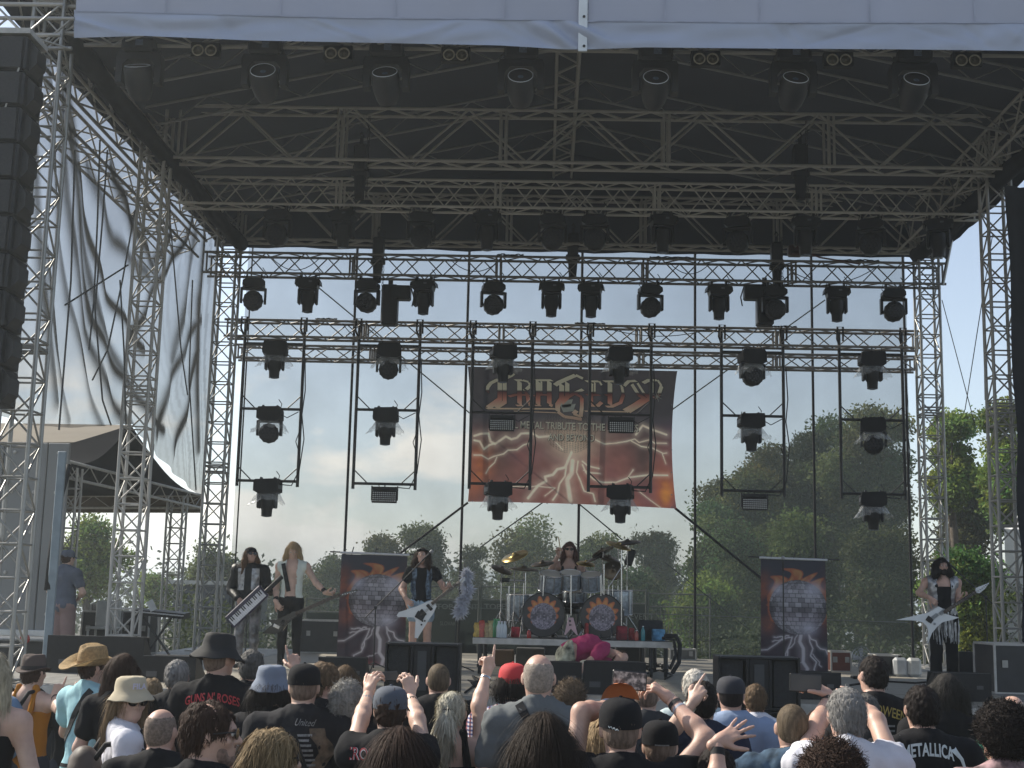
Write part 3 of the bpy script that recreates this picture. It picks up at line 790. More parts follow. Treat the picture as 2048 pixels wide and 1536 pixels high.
def truss(label, a, b, h, depth, pitch, mat=None, r=.024, rb=.012, group=None, name='lighting_truss', lace=True, xstyle=True, posts=0, up=(0, 0, 1), coupler=None, cat='truss'):
    mat = mat or (ALUK if name == "lighting_truss" else ALUD)
    """box truss from a to b (bottom front chord), height h, depth towards +Y"""
    a = np.array(a, float); b = np.array(b, float); d = b-a; Ln = np.linalg.norm(d); d /= Ln; up = np.array(up, float); up -= d*(d@up); up /= np.linalg.norm(up)
    s = np.cross(up, d); s = s if abs(d[0]) < .5 or s[1] > 0 else -s
    t = thing(name, label, cat, a, group)
    e = .06
    for q in (0, 1):
        for p in (0, 1): rod('chord', a+up*h*q+s*depth*p-d*e, b+up*h*q+s*depth*p+d*e, r, mat, t, 8)
    n = max(2, int(round(Ln/pitch)));
    for k in range(n):
        p0, p1 = a+d*Ln*k/n, a+d*Ln*(k+1)/n; f = k % 2
        rod('brace', p0+up*h*f, p1+up*h*(1-f), rb, mat, t, 6)
        g_ = 1-f if xstyle else f
        rod('brace', p0+s*depth+up*h*g_, p1+s*depth+up*h*(1-g_), rb, mat, t, 6)
    if lace:
        n2 = n if h < .6 else int(Ln/.38)
        for k in range(n2):
            p0, p1 = a+d*Ln*k/n2, a+d*Ln*(k+1)/n2; f = k % 2
            for q in (0, 1): rod('lacing', p0+up*h*q+s*depth*f, p1+up*h*q+s*depth*(1-f), rb, mat, t, 6)
    if posts:
        m = int(Ln/posts)
        for k in range(m+1):
            for off in ((-.04, .04) if 0 < k < m else (0,)):
                p0 = a+d*(Ln*k/m+off)
                for p in (0, 1): rod('post', p0+s*depth*p, p0+s*depth*p+up*h, r*.8, mat, t, 6)
    return t
def zavg(x0, y0, x1, y1, Y): return (P(x0, y0, Y)[2]+P(x1, y1, Y)[2])/2
RG = 'roof trusses of the stage'; LG = 'flown lighting trusses'
zA0 = zavg(370, 325, 1975, 335, 18.7); zA1 = zavg(370, 216, 1975, 238, 18.7)
truss('tall roof truss across the middle towers, nearest the audience', (-5.5, 18.6, zA0), (6.5, 18.6, zA0), zA1-zA0, .33, .86, r=.026, rb=.018, group=RG, xstyle=False, posts=2.4, name='roof_truss')
zC0 = zavg(480, 485, 1810, 495, 23.7); zC1 = zC0+.9
truss('tall rear roof truss directly above the see-through backdrop', (-5.7, 23.6, zC0), (6.7, 23.6, zC0), .9, .33, .86, r=.026, rb=.018, group=RG, xstyle=False, posts=2.4, name='roof_truss')
zB1 = zavg(340, 352, 1980, 376, 20.6); zB0 = zavg(340, 406, 1980, 428, 20.6)
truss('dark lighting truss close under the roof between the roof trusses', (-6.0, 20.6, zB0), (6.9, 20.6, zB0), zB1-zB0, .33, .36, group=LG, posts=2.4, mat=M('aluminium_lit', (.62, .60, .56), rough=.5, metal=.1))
zD1 = zavg(420, 510, 1880, 532, 23.4); zD0 = zavg(420, 546, 1880, 566, 23.2)
truss('uppermost lighting truss in front of the sky, twelve heads below it', (-6.2, 23.2, zD0), (7.05, 23.2, zD0), zD1-zD0, .33, .36, group=LG, posts=2.4)
zE1 = zavg(455, 637, 1840, 664, 24.0); zE0 = zavg(455, 672, 1840, 695, 24.0)
truss('middle lighting truss carrying the hanging ladder frames', (-5.95, 24.0, zE0), (6.8, 24.0, zE0), zE1-zE0, .3, .36, group=LG, posts=2.4)
zF1 = zavg(480, 690, 1820, 714, 25.0); zF0 = zavg(480, 714, 1820, 742, 25.0)
truss('lowest lighting truss just above the band banner', (-5.95, 24.95, zF0), (7.0, 24.95, zF0), zF1-zF0, .3, .36, group=LG, posts=2.4)
zG0 = P(1000, 96, 14.4)[2]
truss('front roof truss hidden behind the white hem', (-5.7, 14.4, zG0+.12), (6.7, 14.4, zG0+.12), .33, .33, .5, group=RG, name='roof_truss', xstyle=True)
for sx, lab in ((LX, 'left eaves truss running from front to rear tower'), (RX-.05, 'right eaves truss running from front to rear tower')):
    truss(lab, (sx-.15, 14.6, zC0-.05), (sx-.15, 23.6, zC0-.05), .5, .33, .42, group=RG, name='roof_truss', rb=.015)
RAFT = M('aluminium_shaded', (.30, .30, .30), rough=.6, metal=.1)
RIDX, RIDZ = .55, zC0+1.9
truss('outer side truss left of the eaves truss, above the netting', (LX-.62, 14.6, zC0-.35), (LX-.62, 23.6, zC0-.35), .3, .45, .42, group=RG, name='roof_truss', rb=.013)
truss('ridge truss under the roof peak running front to rear', (RIDX-.15, 14.5, RIDZ-.55), (RIDX-.15, 23.8, RIDZ-.55), .35, .33, .4, group=RG, name='roof_truss', rb=.014)
k = 0
for yy in (15.3, 16.7, 18.1, 20.2, 22.2):
    for sx, sd_ in ((LX, 'left'), (RX, 'right')):
        k += 1
        a = V3(sx, yy, zC0+.42); b = V3(RIDX, yy, RIDZ-.12)
        if sd_ == 'right': a, b = b, a
        t = thing('roof_rafter', '%s sloping roof rafter, %s from the audience' % (sd_, ('nearest', 'second', 'third', 'fourth', 'farthest')[(k-1)//2]), 'rafter', a, 'sloping rafters under the roof sheet')
        d = b-a; Ln = np.linalg.norm(d); 
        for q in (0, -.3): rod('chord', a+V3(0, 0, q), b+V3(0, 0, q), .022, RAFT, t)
        m = int(Ln/.45)
        for i in range(m):
            p0, p1 = a+d*i/m, a+d*(i+1)/m
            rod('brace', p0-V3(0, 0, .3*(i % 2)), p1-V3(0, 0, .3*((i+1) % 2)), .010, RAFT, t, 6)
# chain hoists with motors between roof and lighting trusses
HB = M('hoist_body', (.02, .02, .022), rough=.45, var=.3)
def hoist(px, py, Y, lab, zt, zb, red=False):
    p = P(px, py, Y); t = thing('chain_hoist', lab, 'chain hoist', p, 'chain hoists on the lighting trusses')
    MB().box(p, (.20, .22, .42), bev=.03).box(p+V3(.0, 0, -.24), (.26, .15, .10), bev=.02).build('motor_case', HB if not red else M('hoist_red', (.25, .02, .02), rough=.5), t)
    MB().lathe([(.07, -.35), (.085, -.1), (.09, .0)], p+V3(.0, -.02, -.28), n=12).build('chain_bag', DRAPE, t)
    m = MB()
    z = zt
    while z > zb:
        o_ = .008 if int(z*100/5) % 2 else 0
        m.tube([(p[0]+.1-.009-o_, p[1], z), (p[0]+.1-.009, p[1]+.0, z-.045)], .006, 5); m.tube([(p[0]+.1+.009, p[1], z), (p[0]+.1+.009+o_, p[1], z-.045)], .006, 5); z -= .05
    m.build('chain', BLK, t)
    MB().box(p+V3(0, 0, .26), (.05, .03, .12)).tube([p+V3(0, 0, .3), p+V3(.03, 0, .36), p+V3(0, 0, .42), p+V3(-.03, 0, .36)], .012, 6).build('hook', BLK, t)
hoist(757, 498, 23.3, 'chain hoist with long chain above the third spotlight from the left', zC0+.1, zD0-.3)
hoist(1553, 508, 23.3, 'chain hoist beside the red motor box, right of centre', zC0+.1, zD0-.3)
hoist(722, 318, 18.9, 'dark hoist in the near roof truss, left half', zA0+.8, zA0-.5)
hoist(1600, 318, 18.9, 'dark hoist in the near roof truss, right half', zA0+.8, zA0-.5)
hoist(1146, 490, 23.9, 'small hoist block poking below the roof edge at centre', zC0+.3, zC0)

# ---------------- roof sheet and white fascia ----------------
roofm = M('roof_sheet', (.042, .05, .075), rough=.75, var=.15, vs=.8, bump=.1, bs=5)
n = 40; V = []; xs = np.linspace(LX-.5, RX+.5, 41); ysr = np.linspace(13.95, 24.3, 14)
for y in ysr:
    for x in xs:
        z = RIDZ+.03-abs(x-RIDX)/6.5*(RIDZ-zC0-.46)+.03*math.sin(y*2.9)*math.sin(x*2.1); V.append((x, y, z))
F = np.array([(j*41+i, j*41+i+1, (j+1)*41+i+1, (j+1)*41+i) for j in range(13) for i in range(40)])
roof = thing('stage_roof', 'dark underside of the big tent roof over the stage', 'roof', (RIDX, 19, RIDZ))
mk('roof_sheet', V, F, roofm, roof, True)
# rear and side valances below the roof sheet, they close the roof towards the eaves
for nm, A, B in (('side_valance', (LX-.5, 13.95), (LX-.5, 24.3)), ('side_valance', (RX+.5, 13.95), (RX+.5, 24.3)), ('rear_valance', (LX-.5, 24.3), (RX+.5, 24.3))):
    V = []
    for i in range(41):
        t = i/40; x = A[0]+(B[0]-A[0])*t; y = A[1]+(B[1]-A[1])*t
        zt = RIDZ+.03-abs(x-RIDX)/6.5*(RIDZ-zC0-.46); V += [(x, y, zt+.12), (x, y+.02*math.sin(i), (zC0+.02 if nm == 'rear_valance' else zC0+.15)+.015*math.sin(i*1.7))]
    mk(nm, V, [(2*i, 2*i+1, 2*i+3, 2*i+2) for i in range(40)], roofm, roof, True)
for sx in (LX+.18, RX-.18):
    m = MB(); m.tube([(sx+.015*math.sin(k*1.7), 14.5+k*.7, zC0-.12+.02*math.sin(k)) for k in range(14)], [.13+.015*math.sin(k*2.1) for k in range(14)], 10); m.build('rolled_side_cloth', M('dark_cloth', (.02, .021, .025), rough=.95, spec=.1, bump=.4, bs=14), roof, True)
fas = thing('roof_fascia', 'white tarpaulin fascia along the front edge of the roof', 'tarpaulin', (RIDX, 13.9, 8.2))
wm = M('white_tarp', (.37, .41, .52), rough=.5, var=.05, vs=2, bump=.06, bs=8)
zh = lambda x: 8.22+.0*x
def hemz(px):   # lower edge follows the photograph's sagging hem
    c = np.interp(px, [150, 290, 500, 700, 1000, 1130, 1175, 1290, 1500, 1800, 2048, 2500], [78, 74, 83, 87, 93, 101, 101, 97, 99, 101, 104, 108]); return c
def fas_pt(px, t, seed=0):
    """t 0 hem .. 1 seam line of the hem band"""
    yh = hemz(px); yt = np.interp(px, [150, 700, 1130, 1160, 1200, 1500, 2048, 2500], [22, 36, 40, 44, 42, 45, 46, 47])
    return yh+(yt-yh)*t
NX, NT = 520, 16; V = []
pxs = np.linspace(150, 2560, NX); _r = np.random.default_rng(21)
FOLDS = [(_r.uniform(150, 2560), _r.uniform(-7, 7), _r.uniform(-.022, .022), _r.uniform(8, 30)) for _ in range(46)]
for j in range(NT):
    t = j/(NT-1)
    for px in pxs:
        p = P(px, fas_pt(px, t), 13.9)
        fx = px/100; w = math.sin(math.pi*min(1, max(0, t)))
        d = .016*w*(math.sin(fx*1.1+5.5*t*math.sin(fx*.6))+.6*math.sin(fx*2.3-7*t+1)*math.cos(fx*.7))
        for (cx_, sl_, am_, wd_) in FOLDS: d += am_*w*math.exp(-(((px-cx_)-sl_*(t-.5)*30)/wd_)**2)
        d += .05*w*math.exp(-((px-1120)/70)**2)*math.sin((px-1120)/12+t*6)
        V.append((p[0], 13.9-.03-d*1.35, p[2]))
F = np.array([(j*NX+i, j*NX+i+1, (j+1)*NX+i+1, (j+1)*NX+i) for j in range(NT-1) for i in range(NX-1)])
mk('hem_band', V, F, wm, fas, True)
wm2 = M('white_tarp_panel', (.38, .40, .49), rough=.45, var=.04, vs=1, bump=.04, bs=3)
for a, b in ((150, 1158), (1176, 2560)):
    NX2 = 90; V = []
    for j in range(8):
        t = j/7
        for px in np.linspace(a, b, NX2):
            p = P(px, fas_pt(px, 1.0)+3, 13.9); top = 11.9-abs(p[0]-RIDX)*.2; z = p[2]+(top-p[2])*t
            V.append((p[0], 13.9+.02*math.sin(p[0]*2.2)*math.sin(3*t)+.015*math.sin(p[0]*6+z*4)*math.exp(-5*t), z))
    F = np.array([(j*NX2+i, j*NX2+i+1, (j+1)*NX2+i+1, (j+1)*NX2+i) for j in range(7) for i in range(NX2-1)])
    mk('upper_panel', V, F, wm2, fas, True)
for px in (330, 560, 790, 1010, 1330, 1520, 1740, 1950):
    p0 = P(px, fas_pt(px, 1.0)-1, 13.875); MB().box((p0[0], 13.868, p0[2]+.9), (.012, .004, 1.8)).build('weld_seam', M('tarp_seam', (.35, .37, .46), rough=.5), fas)
V = []
for px in np.linspace(150, 2560, 120):
    for t in (.985, 1.03): p = P(px, fas_pt(px, t), 13.86); V.append((p[0], 13.855, p[2]))
mk('hem_seam', V, [(2*i, 2*i+1, 2*i+3, 2*i+2) for i in range(119)], MATS['tarp_seam'], fas)
p0, p1 = P(1167, 103, 13.84), P(1167, -150, 13.84)
m = MB(); m.box((p0+p1)/2, (.10, .02, p1[2]-p0[2]), bev=.006); m.build('seam_strip', M('seam_strip', (.68, .72, .76), rough=.4, var=.05), fas)
for py in (33, 92): MB().lathe([(.016, 0), (.014, .01), (.006, .012), (0, .012)], P(1168, py, 13.825), _rx(math.pi/2), 10).build('bolt', BLK, fas)

# ---------------- see-through backdrop ----------------
scr = thing('backdrop_scrim', 'large see-through grey mesh backdrop behind the band', 'backdrop', P(1160, 1200, 25.6))
sm = mesh_cloth('scrim_mesh', (.060, .076, .072), .52, weave=.05, vs=.8)
YS = 25.6
def scrx(px): return P(px, 850, YS)[0]
SX0, SX1 = P(485, 700, YS)[0], P(1818, 800, YS)[0]
NX, NZ = 60, 30; V = []
z_t, z_b = zC0+.75, SZ-.3
for j in range(NZ):
    for i in range(NX):
        x = SX0+(SX1-SX0)*i/(NX-1); z = z_b+(z_t-z_b)*j/(NZ-1); V.append((x, YS+.04*math.sin(x*1.9)+.02*math.sin(z*3+x), z))
F = np.array([(j*NX+i, j*NX+i+1, (j+1)*NX+i+1, (j+1)*NX+i) for j in range(NZ-1) for i in range(NX-1)])
mk('mesh_sheet', V, F, sm, scr, True)
BELT = M('black_belt', (.01, .01, .012), rough=.8)
for px in (486, 700, 929, 1160, 1390, 1627, 1814):
    x = P(px, 850, YS-.08)[0]; rod('seam_strap', (x, YS-.08, z_b+.1), (x, YS-.08, z_t), .026 if px not in (486,) else .015, BELT, scr, 6)
rod('cross_seam', P(860, 1213, YS-.07), P(1815, 1245, YS-.07), .010, M('seam_pale', (.10, .115, .115), rough=.9), scr, 6)
WG = 'guy wires crossing the backdrop'
for lab, a, b, Y, r in (('thin wire falling from the left spotlight to lower centre', (625, 565), (1245, 1080), 25.9, .013),
                        ('thin wire falling from the right spotlight to lower centre', (1650, 600), (960, 1095), 25.9, .013),
                        ('thick black strap from lower left banner corner', (936, 1005), (716, 1170), 25.35, .022),
                        ('thick black strap from lower right banner corner', (1350, 1016), (1524, 1158), 25.35, .024),
                        ('faint wire on the right half down to the fence', (1330, 1125), (1500, 1260), 25.9, .010)):
    o = rod('guy_wire', P(*a, Y), P(*b, Y), r, BELT); tag(o, lab, 'wire', WG)

# ---------------- silver side netting (left) ----------------
net = thing('side_netting', 'silvery see-through netting with dark curved folds on the left', 'netting', (-6.15, 19, 6))
XN = -6.12
curves = [[(95, 100), (118, 330), (150, 600), (190, 800), (215, 900)], [(130, 130), (150, 400), (185, 660), (228, 800), (290, 900)],
          [(150, 250), (182, 520), (200, 640), (245, 740), (330, 860)], [(165, 330), (200, 480), (232, 590), (268, 640), (300, 700)],
          [(190, 330), (228, 430), (248, 480), (285, 520), (320, 560)], [(235, 330), (270, 420), (300, 480), (330, 540)],
          [(392, 440), (370, 500), (335, 560), (300, 640), (270, 700)], [(398, 470), (388, 560), (375, 640), (360, 720)],
          [(405, 640), (370, 720), (340, 790), (318, 870)], [(402, 700), (385, 800), (350, 900)], [(100, 500), (120, 700), (140, 840)], [(75, 200), (90, 500), (110, 800)],
          [(410, 480), (404, 600), (400, 760), (398, 900)], [(345, 420), (352, 470), (330, 520)], [(140, 160), (175, 420), (215, 640), (262, 760)]]
segs = []
for ci, c in enumerate(curves):
    q = [PX(x, y, XN) for x, y in c]; q = [(w[1], w[2]) for w in q]
    # densify
    for a, b in zip(q[:-1], q[1:]): segs.append((np.array(a), np.array(b), ci))
NY, NZ = 210, 150; Y0, Y1 = 14.4, 24.15
yy = np.linspace(Y0, Y1, NY); V = []; fold = []
ptopz = zC0+.1
_bq = np.array([PX(x, y, XN) for x, y in ((70, 850), (150, 856), (262, 848), (300, 886), (350, 940), (405, 990))])
def botz(y): return np.interp(y, _bq[:, 1], _bq[:, 2])
Yg = np.repeat(yy[None], NZ, 0); tz = np.linspace(0, 1, NZ)[:, None]; Zb = botz(yy)[None]; Zg = Zb+(ptopz-Zb)*tz
pts = np.stack([Yg.ravel(), Zg.ravel()], 1); fd = np.zeros(len(pts)); dx = np.zeros(len(pts))
for a, b, ci in segs:
    ab = b-a; t = np.clip(((pts-a)@ab)/(ab@ab), 0, 1); q = pts-a-t[:, None]*ab; d = np.linalg.norm(q, axis=1)
    w = .13*(.7+.5*((ci*37) % 10)/10); g_ = np.exp(-(d/w)**2); fd = np.maximum(fd, g_*(.65+.35*((ci*53) % 10)/10)); 
    dx = np.maximum(dx, np.exp(-(d/(w*2.2))**2))
fd = np.maximum(fd, .22*(np.sin(pts[:, 0]*23+pts[:, 1]*5+3*np.sin(pts[:, 1]*1.3)) > .3)*np.clip((pts[:, 0]-20)/3, 0, 1))
bil = .25*np.sin(math.pi*(pts[:, 0]-Y0)/(Y1-Y0))*np.sin(pts[:, 1]*.7)+.05*np.sin(pts[:, 0]*6+pts[:, 1]*1.2)
V = np.stack([XN-.1+dx*.10+bil*.6, pts[:, 0], pts[:, 1]], 1)
keep = None
F = np.array([(j*NY+i, j*NY+i+1, (j+1)*NY+i+1, (j+1)*NY+i) for j in range(NZ-1) for i in range(NY-1)])
netm = mesh_cloth('silver_netting', (.07, .072, .072), .41, weave=.06, vs=.9, fold=.50, tl_=.18)
o = mk('net_sheet', V, F, netm, net, True)
at = o.data.attributes.new('fold', 'FLOAT', 'POINT'); at.data.foreach_set('value', fd.astype(np.float32))
rp = M('rope', (.10, .10, .10), rough=.9)
for i, c in enumerate([[(200, 280), (195, 440), (188, 600), (178, 700)], [(270, 420), (245, 560), (215, 700), (185, 760)], [(130, 610), (256, 530)],
                       [(150, 300), (142, 560), (118, 860)], [(215, 300), (205, 440), (190, 620), (205, 800), (222, 850)], [(240, 560), (248, 700), (252, 850)], [(340, 440), (362, 700), (375, 790)], [(385, 560), (378, 760), (392, 980)]]):
    m = MB(); m.tube([PX(x, y, XN+.25) for x, y in c], .012, 5); m.build('rope', rp, net)

# ---------------- PA loudspeaker column (left), drapes ----------------
pa = thing('speaker_column', 'tall black column of flown loudspeakers at the left edge', 'loudspeakers', P(0, 450, 13.2))
xr = P(47, 450, 13.2)[0]; zt = P(20, 85, 13.2)[2]; zb = P(20, 812, 13.2)[2]; nb = 10; hh = (zt-zb)/nb
for i in range(nb):
    z = zb+hh*(i+.5); ang = .012*(nb-i); 
    b = MB().box((xr-.62, 13.25+.03*i*0, z), (1.16, .5, hh-.012), bev=.02).build('speaker_box', BLKP, pa)
    MB().box((xr-.62, 12.985, z), (1.08, .02, hh-.05), bev=.004).build('grille', GRILL, b)
    MB().prism([(0, -hh*.42), (.075, -hh*.2), (.075, hh*.2), (0, hh*.42)], (xr-.04, 13.1, z), (1, 0, 0), (0, 0, 1), (0, .25, 0)).build('rigging_plate', BLK, b)
MB().box((xr-.62, 13.25, zt+.05), (1.2, .5, .06)).build('rigging_frame', ALUD, pa)
rod('hanging_chain', (xr-.62, 13.25, zt+.08), (xr-.62, 13.25, 10.6), .02, BLK, pa)
rod('tie_rope', P(40, 130, 13.0), P(-5, 260, 13.0), .01, ALUD, pa)
t = thing('outrigger_truss', 'short bright outrigger truss above the speaker column', 'truss', P(20, 30, 13.4))
c0 = P(20, 78, 13.4)
for q in (0, .35):
    for w_ in (0, .35): rod('chord', c0+V3(-2, w_, q+.05), c0+V3(.55, w_, q+.05), .024, ALU, t)
for i in range(7):
    for w_ in (0, .35): rod('brace', c0+V3(-2+i*.36, w_, .05+.35*(i % 2)), c0+V3(-2+(i+1)*.36, w_, .05+.35*((i+1) % 2)), .012, ALU, t)
for i in range(7): rod('lacing', c0+V3(-2+i*.36, .35*(i % 2), .05), c0+V3(-2+(i+1)*.36, .35*((i+1) % 2), .05), .012, ALU, t)
m = MB(); V = []
zd0, zd1 = P(2030, 1300, 18.6)[2], P(2030, 372, 18.6)[2]
for j in range(24):
    for i in range(20):
        x = P(2026, 800, 18.6)[0]+i*.12; z = zd0+j*(zd1-zd0)/23; V.append((x+.02*math.sin(z*3)*(i == 0), 18.6+.06*math.sin(x*14)+.02*math.sin(z*4), z))
dr = mk('side_drape', V, np.array([(j*20+i, j*20+i+1, (j+1)*20+i+1, (j+1)*20+i) for j in range(23) for i in range(19)]), DRAPE, None, True)
tag(dr, 'black drape hanging down the right edge of the stage', 'drape')
# curved dark gather of roof cloth at right rear corner
a, b, c, d = P(1905, 480, 22.5), P(1990, 385, 20.0), P(1700, 385, 22.5), P(1960, 560, 20.5)
m = MB(); pts_ = [P(1893, 520, 22.6), P(1905, 480, 22.3), P(1945, 432, 21.6), P(1990, 400, 20.6), P(2040, 385, 19.8)]
V = []; 
for p in pts_: V += [p, p+V3(-.55, 0, .55), p+V3(-.9, .1, .95)]
F = [(3*i+k, 3*i+k+1, 3*i+k+4, 3*i+k+3) for i in range(4) for k in range(2)]
tag(mk('roof_flap', V, F, roofm, None, True), 'dark gathered roof cloth curving over the right rear corner', 'tarpaulin')
pts_ = [P(366, 395, 23.0), P(388, 420, 23.2), P(405, 450, 23.4), P(418, 470, 23.6)]
V = []
for p in pts_: V += [p, p+V3(.5, 0, .35), p+V3(.9, 0, .9)]
tag(mk('roof_flap', V, [(3*i+k, 3*i+k+1, 3*i+k+4, 3*i+k+3) for i in range(3) for k in range(2)], roofm, None, True), 'dark gathered roof cloth at the left rear corner', 'tarpaulin')
for i, (a, b, Y, lab) in enumerate((((1884, 600), (1950, 850), 24, 'thin guy wire slanting right of the rear right tower'), ((1985, 470), (1930, 820), 23, 'thin guy wire slanting the other way by the right tower'),
                                    ((1962, 400), (1970, 800), 22, 'thin vertical wire near the black side drape'), ((1903, 480), (1885, 570), 22.6, 'silver tube hanging from the right roof flap'))):
    o = rod('guy_wire', P(*a, Y), P(*b, Y), .008 if i < 3 else .03, BELT if i < 3 else ALU); tag(o, lab, 'wire' if i < 3 else 'tube')

# ---------------- trailer, tents and shed on the left ----------------
tr = thing('truck_trailer', 'pale grey box trailer standing left of the stage', 'trailer', P(60, 1270, 19.6))
tm = M('trailer_panel', (.22, .225, .225), rough=.45, var=.1, vs=1.5, bump=.05, bs=20, dirt=(.24, .24, .22))
xr = P(128, 1080, 19.6)[0]; z0, z1 = P(60, 1262, 19.6)[2], P(60, 885, 19.6)[2]
for i in range(8):
    w_ = .33; MB().box((xr-.17-i*w_, 19.6, (z0+z1)/2), (w_-.012, .06, z1-z0), bev=.012).build('panel', tm, tr)
    m = MB()
    for k in range(5): m.lathe([(.028, 0), (.024, .012), (0, .016)], (xr-.17-i*w_, 19.565, z0+.25+k*(z1-z0-.4)/4), _rx(math.pi/2), 10)
    m.build('rivet', ALUD, tr)
MB().box((xr-1.75, 20.2, (z0+z1)/2), (2.6, 1.0, z1-z0-.02)).build('body', tm, tr)
MB().box((xr-1.4, 19.55, z0-.03), (2.7, .08, .09), bev=.01).build('bumper', M('white_paint', (.62, .62, .6), rough=.4), tr)
rl = P(50, 1278, 19.45); MB().lathe([(.075, 0), (.07, .03), (0, .045)], rl, _rx(math.pi/2), 16).build('tail_lamp', M('lamp_red', (.42, .03, .03), rough=.25), tr)
MB().box((xr-1.4, 20.6, z0-.5), (2.4, 2.0, .7)).build('chassis', BLK, tr)
for sx in (-.4, -2.2):
    m = MB(); m.tube([(xr+sx-.15, 20.2, .5), (xr+sx+.15, 20.2, .5)], .5, 24); m.build('wheel', M('rubber', (.02, .02, .02), rough=.8), tr)
bt = thing('beige_marquee', 'beige marquee roof peeping over the trailer', 'tent', P(100, 900, 30))
bmq = M('beige_canvas', (.28, .24, .185), rough=.8, var=.08, vs=1, trans=.35)
a, b, c, d = P(-80, 845, 27), P(266, 850, 27), P(262, 884, 24), P(-90, 885, 24)
mk('roof', [a, b, c, d], [(0, 1, 2, 3)], bmq, bt)
mk('valance', [d, c, c+V3(0, 0, -.25), d+V3(0, 0, -.25)], [(0, 1, 2, 3)], bmq, bt)
for q in (P(-60, 1150, 24), P(285, 1150, 24)): rod('pole', (q[0], 24.1, 0), (q[0], 24.1, c[2]-.02), .03, ALU, bt)
ct = thing('black_canopy', 'black pyramid canopy tent behind the left towers', 'tent', P(250, 990, 23))
cm_ = M('black_canvas', (.016, .016, .018), rough=1.0, var=.2, vs=2, spec=.02); cmi = M('canopy_lining', (.10, .075, .05), rough=.85, var=.3)
A = P(138, 923, 20.0); zE = A[2]; B = PZ(404, 991, zE); C = PZ(118, 992, zE); D = A+V3(-2.7, 0, 0)
ap = P(262, 850, 22.6)
def slope(q0, q1, top, n=14):
    V = []; 
    for j in range(n):
        t = j/(n-1)
        for i in range(n):
            u = i/(n-1); e0 = q0+(q1-q0)*u; p = e0+(top-e0)*t; p = p+V3(0, 0, -.28*math.sin(math.pi*t)*(1-.3*t)); V.append(p)
    return V, np.array([(j*n+i, j*n+i+1, (j+1)*n+i+1, (j+1)*n+i) for j in range(n-1) for i in range(n-1)])
for q0, q1 in ((A, B), (B, C), (C, D), (D, A)):
    v, f = slope(q0, q1, ap); mk('roof_panel', v, f, cm_, ct, True)
for q0, q1 in ((A, B), (B, C), (C, D), (D, A)):
    truss_n = int(np.linalg.norm(q1-q0)/.4); m = MB(); m.tube([q0, q1], .025, 6); m.tube([q0-V3(0, 0, .25), q1-V3(0, 0, .25)], .025, 6)
    for i in range(truss_n): m.tube([q0+(q1-q0)*i/truss_n-V3(0, 0, .25*(i % 2)), q0+(q1-q0)*(i+1)/truss_n-V3(0, 0, .25*((i+1) % 2))], .01, 5)
    m.build('eaves_frame', ALUD, ct)
mk('valance', [B, C, C-V3(0, 0, .35), B-V3(0, 0, .35)], [(0, 1, 2, 3)], cmi, ct)
tower('thin tower holding the near corner of the black canopy', A[0]+.05, 20.05, .0, zE-.1, .22, .3, ALUD, .02, .01, 'towers of the black canopy')
q = P(350, 1080, 25.5)
tower('thin tower holding the far right corner of the black canopy', q[0], 25.5, .0, zE-.1, .3, .3, ALU, .024, .011, 'towers of the black canopy')
post = P(110, 1100, 17.2)
o = MB().box((post[0], 17.2, 1.95), (.11, .05, 3.9), bev=.01).build('steel_post', M('galvanised', (.22, .27, .31), rough=.5, metal=.3, var=.15)); tag(o, 'flat pale blue steel upright right of the front left tower', 'post')
o = MB().tube([P(138, 930, 17.5), P(118, 1000, 17.4), P(104, 1100, 17.3), P(96, 1180, 17.2)], .05, 8).build('cable_bundle', BELT, None, True); tag(o, 'thick dark cable bundle falling from the canopy corner', 'cable')
sh = thing('site_cabin', 'grey cabin with horizontal siding behind the keyboard', 'cabin', P(410, 1200, 34))
shm = M('grey_siding', (.11, .12, .14), rough=.6, var=.1)
p0, p1 = P(348, 1168, 34), P(478, 1168, 34); p2 = P(348, 1235, 34)
for i in range(7):
    z = p0[2]-(i+.5)*(p0[2]-p2[2])/7; MB().box(((p0[0]+p1[0])/2, 34, z), (p1[0]-p0[0], .08, (p0[2]-p2[2])/7-.02)).build('siding_board', shm, sh)
MB().box(((p0[0]+p1[0])/2, 36, p0[2]+.05), (p1[0]-p0[0]+.3, 4.3, .1)).build('roof', M('pale_roof', (.5, .5, .48), rough=.5), sh)
MB().box(((p0[0]+p1[0])/2, 36, p0[2]/2-.1), (p1[0]-p0[0]-.1, 3.8, p0[2])).build('body', shm, sh)
# white peaked tent far right
wt_ = thing('white_tent', 'small white peaked tent among the trees at far right', 'tent', P(2035, 1150, 30))
wtm = M('white_canvas', (.62, .62, .60), rough=.7, var=.06, trans=.2)
ap2 = P(2042, 1010, 31); e = [P(2008, 1058, 29.5), P(2080, 1060, 29.5), P(2080, 1050, 33), P(2010, 1050, 33)]
for i in range(4):
    v, f = slope(e[i], e[(i+1) % 4], ap2, 8); mk('roof_panel', v, f, wtm, wt_, True)
    a, b = e[i], e[(i+1) % 4]; V = []
    for k in range(12):
        t = k/11; p = a+(b-a)*t; V += [p, (p[0], p[1]+.03*math.sin(k*2.2), .1)]
    mk('wall_panel', V, [(2*k, 2*k+1, 2*k+3, 2*k+2) for k in range(11)], wtm, wt_, True)

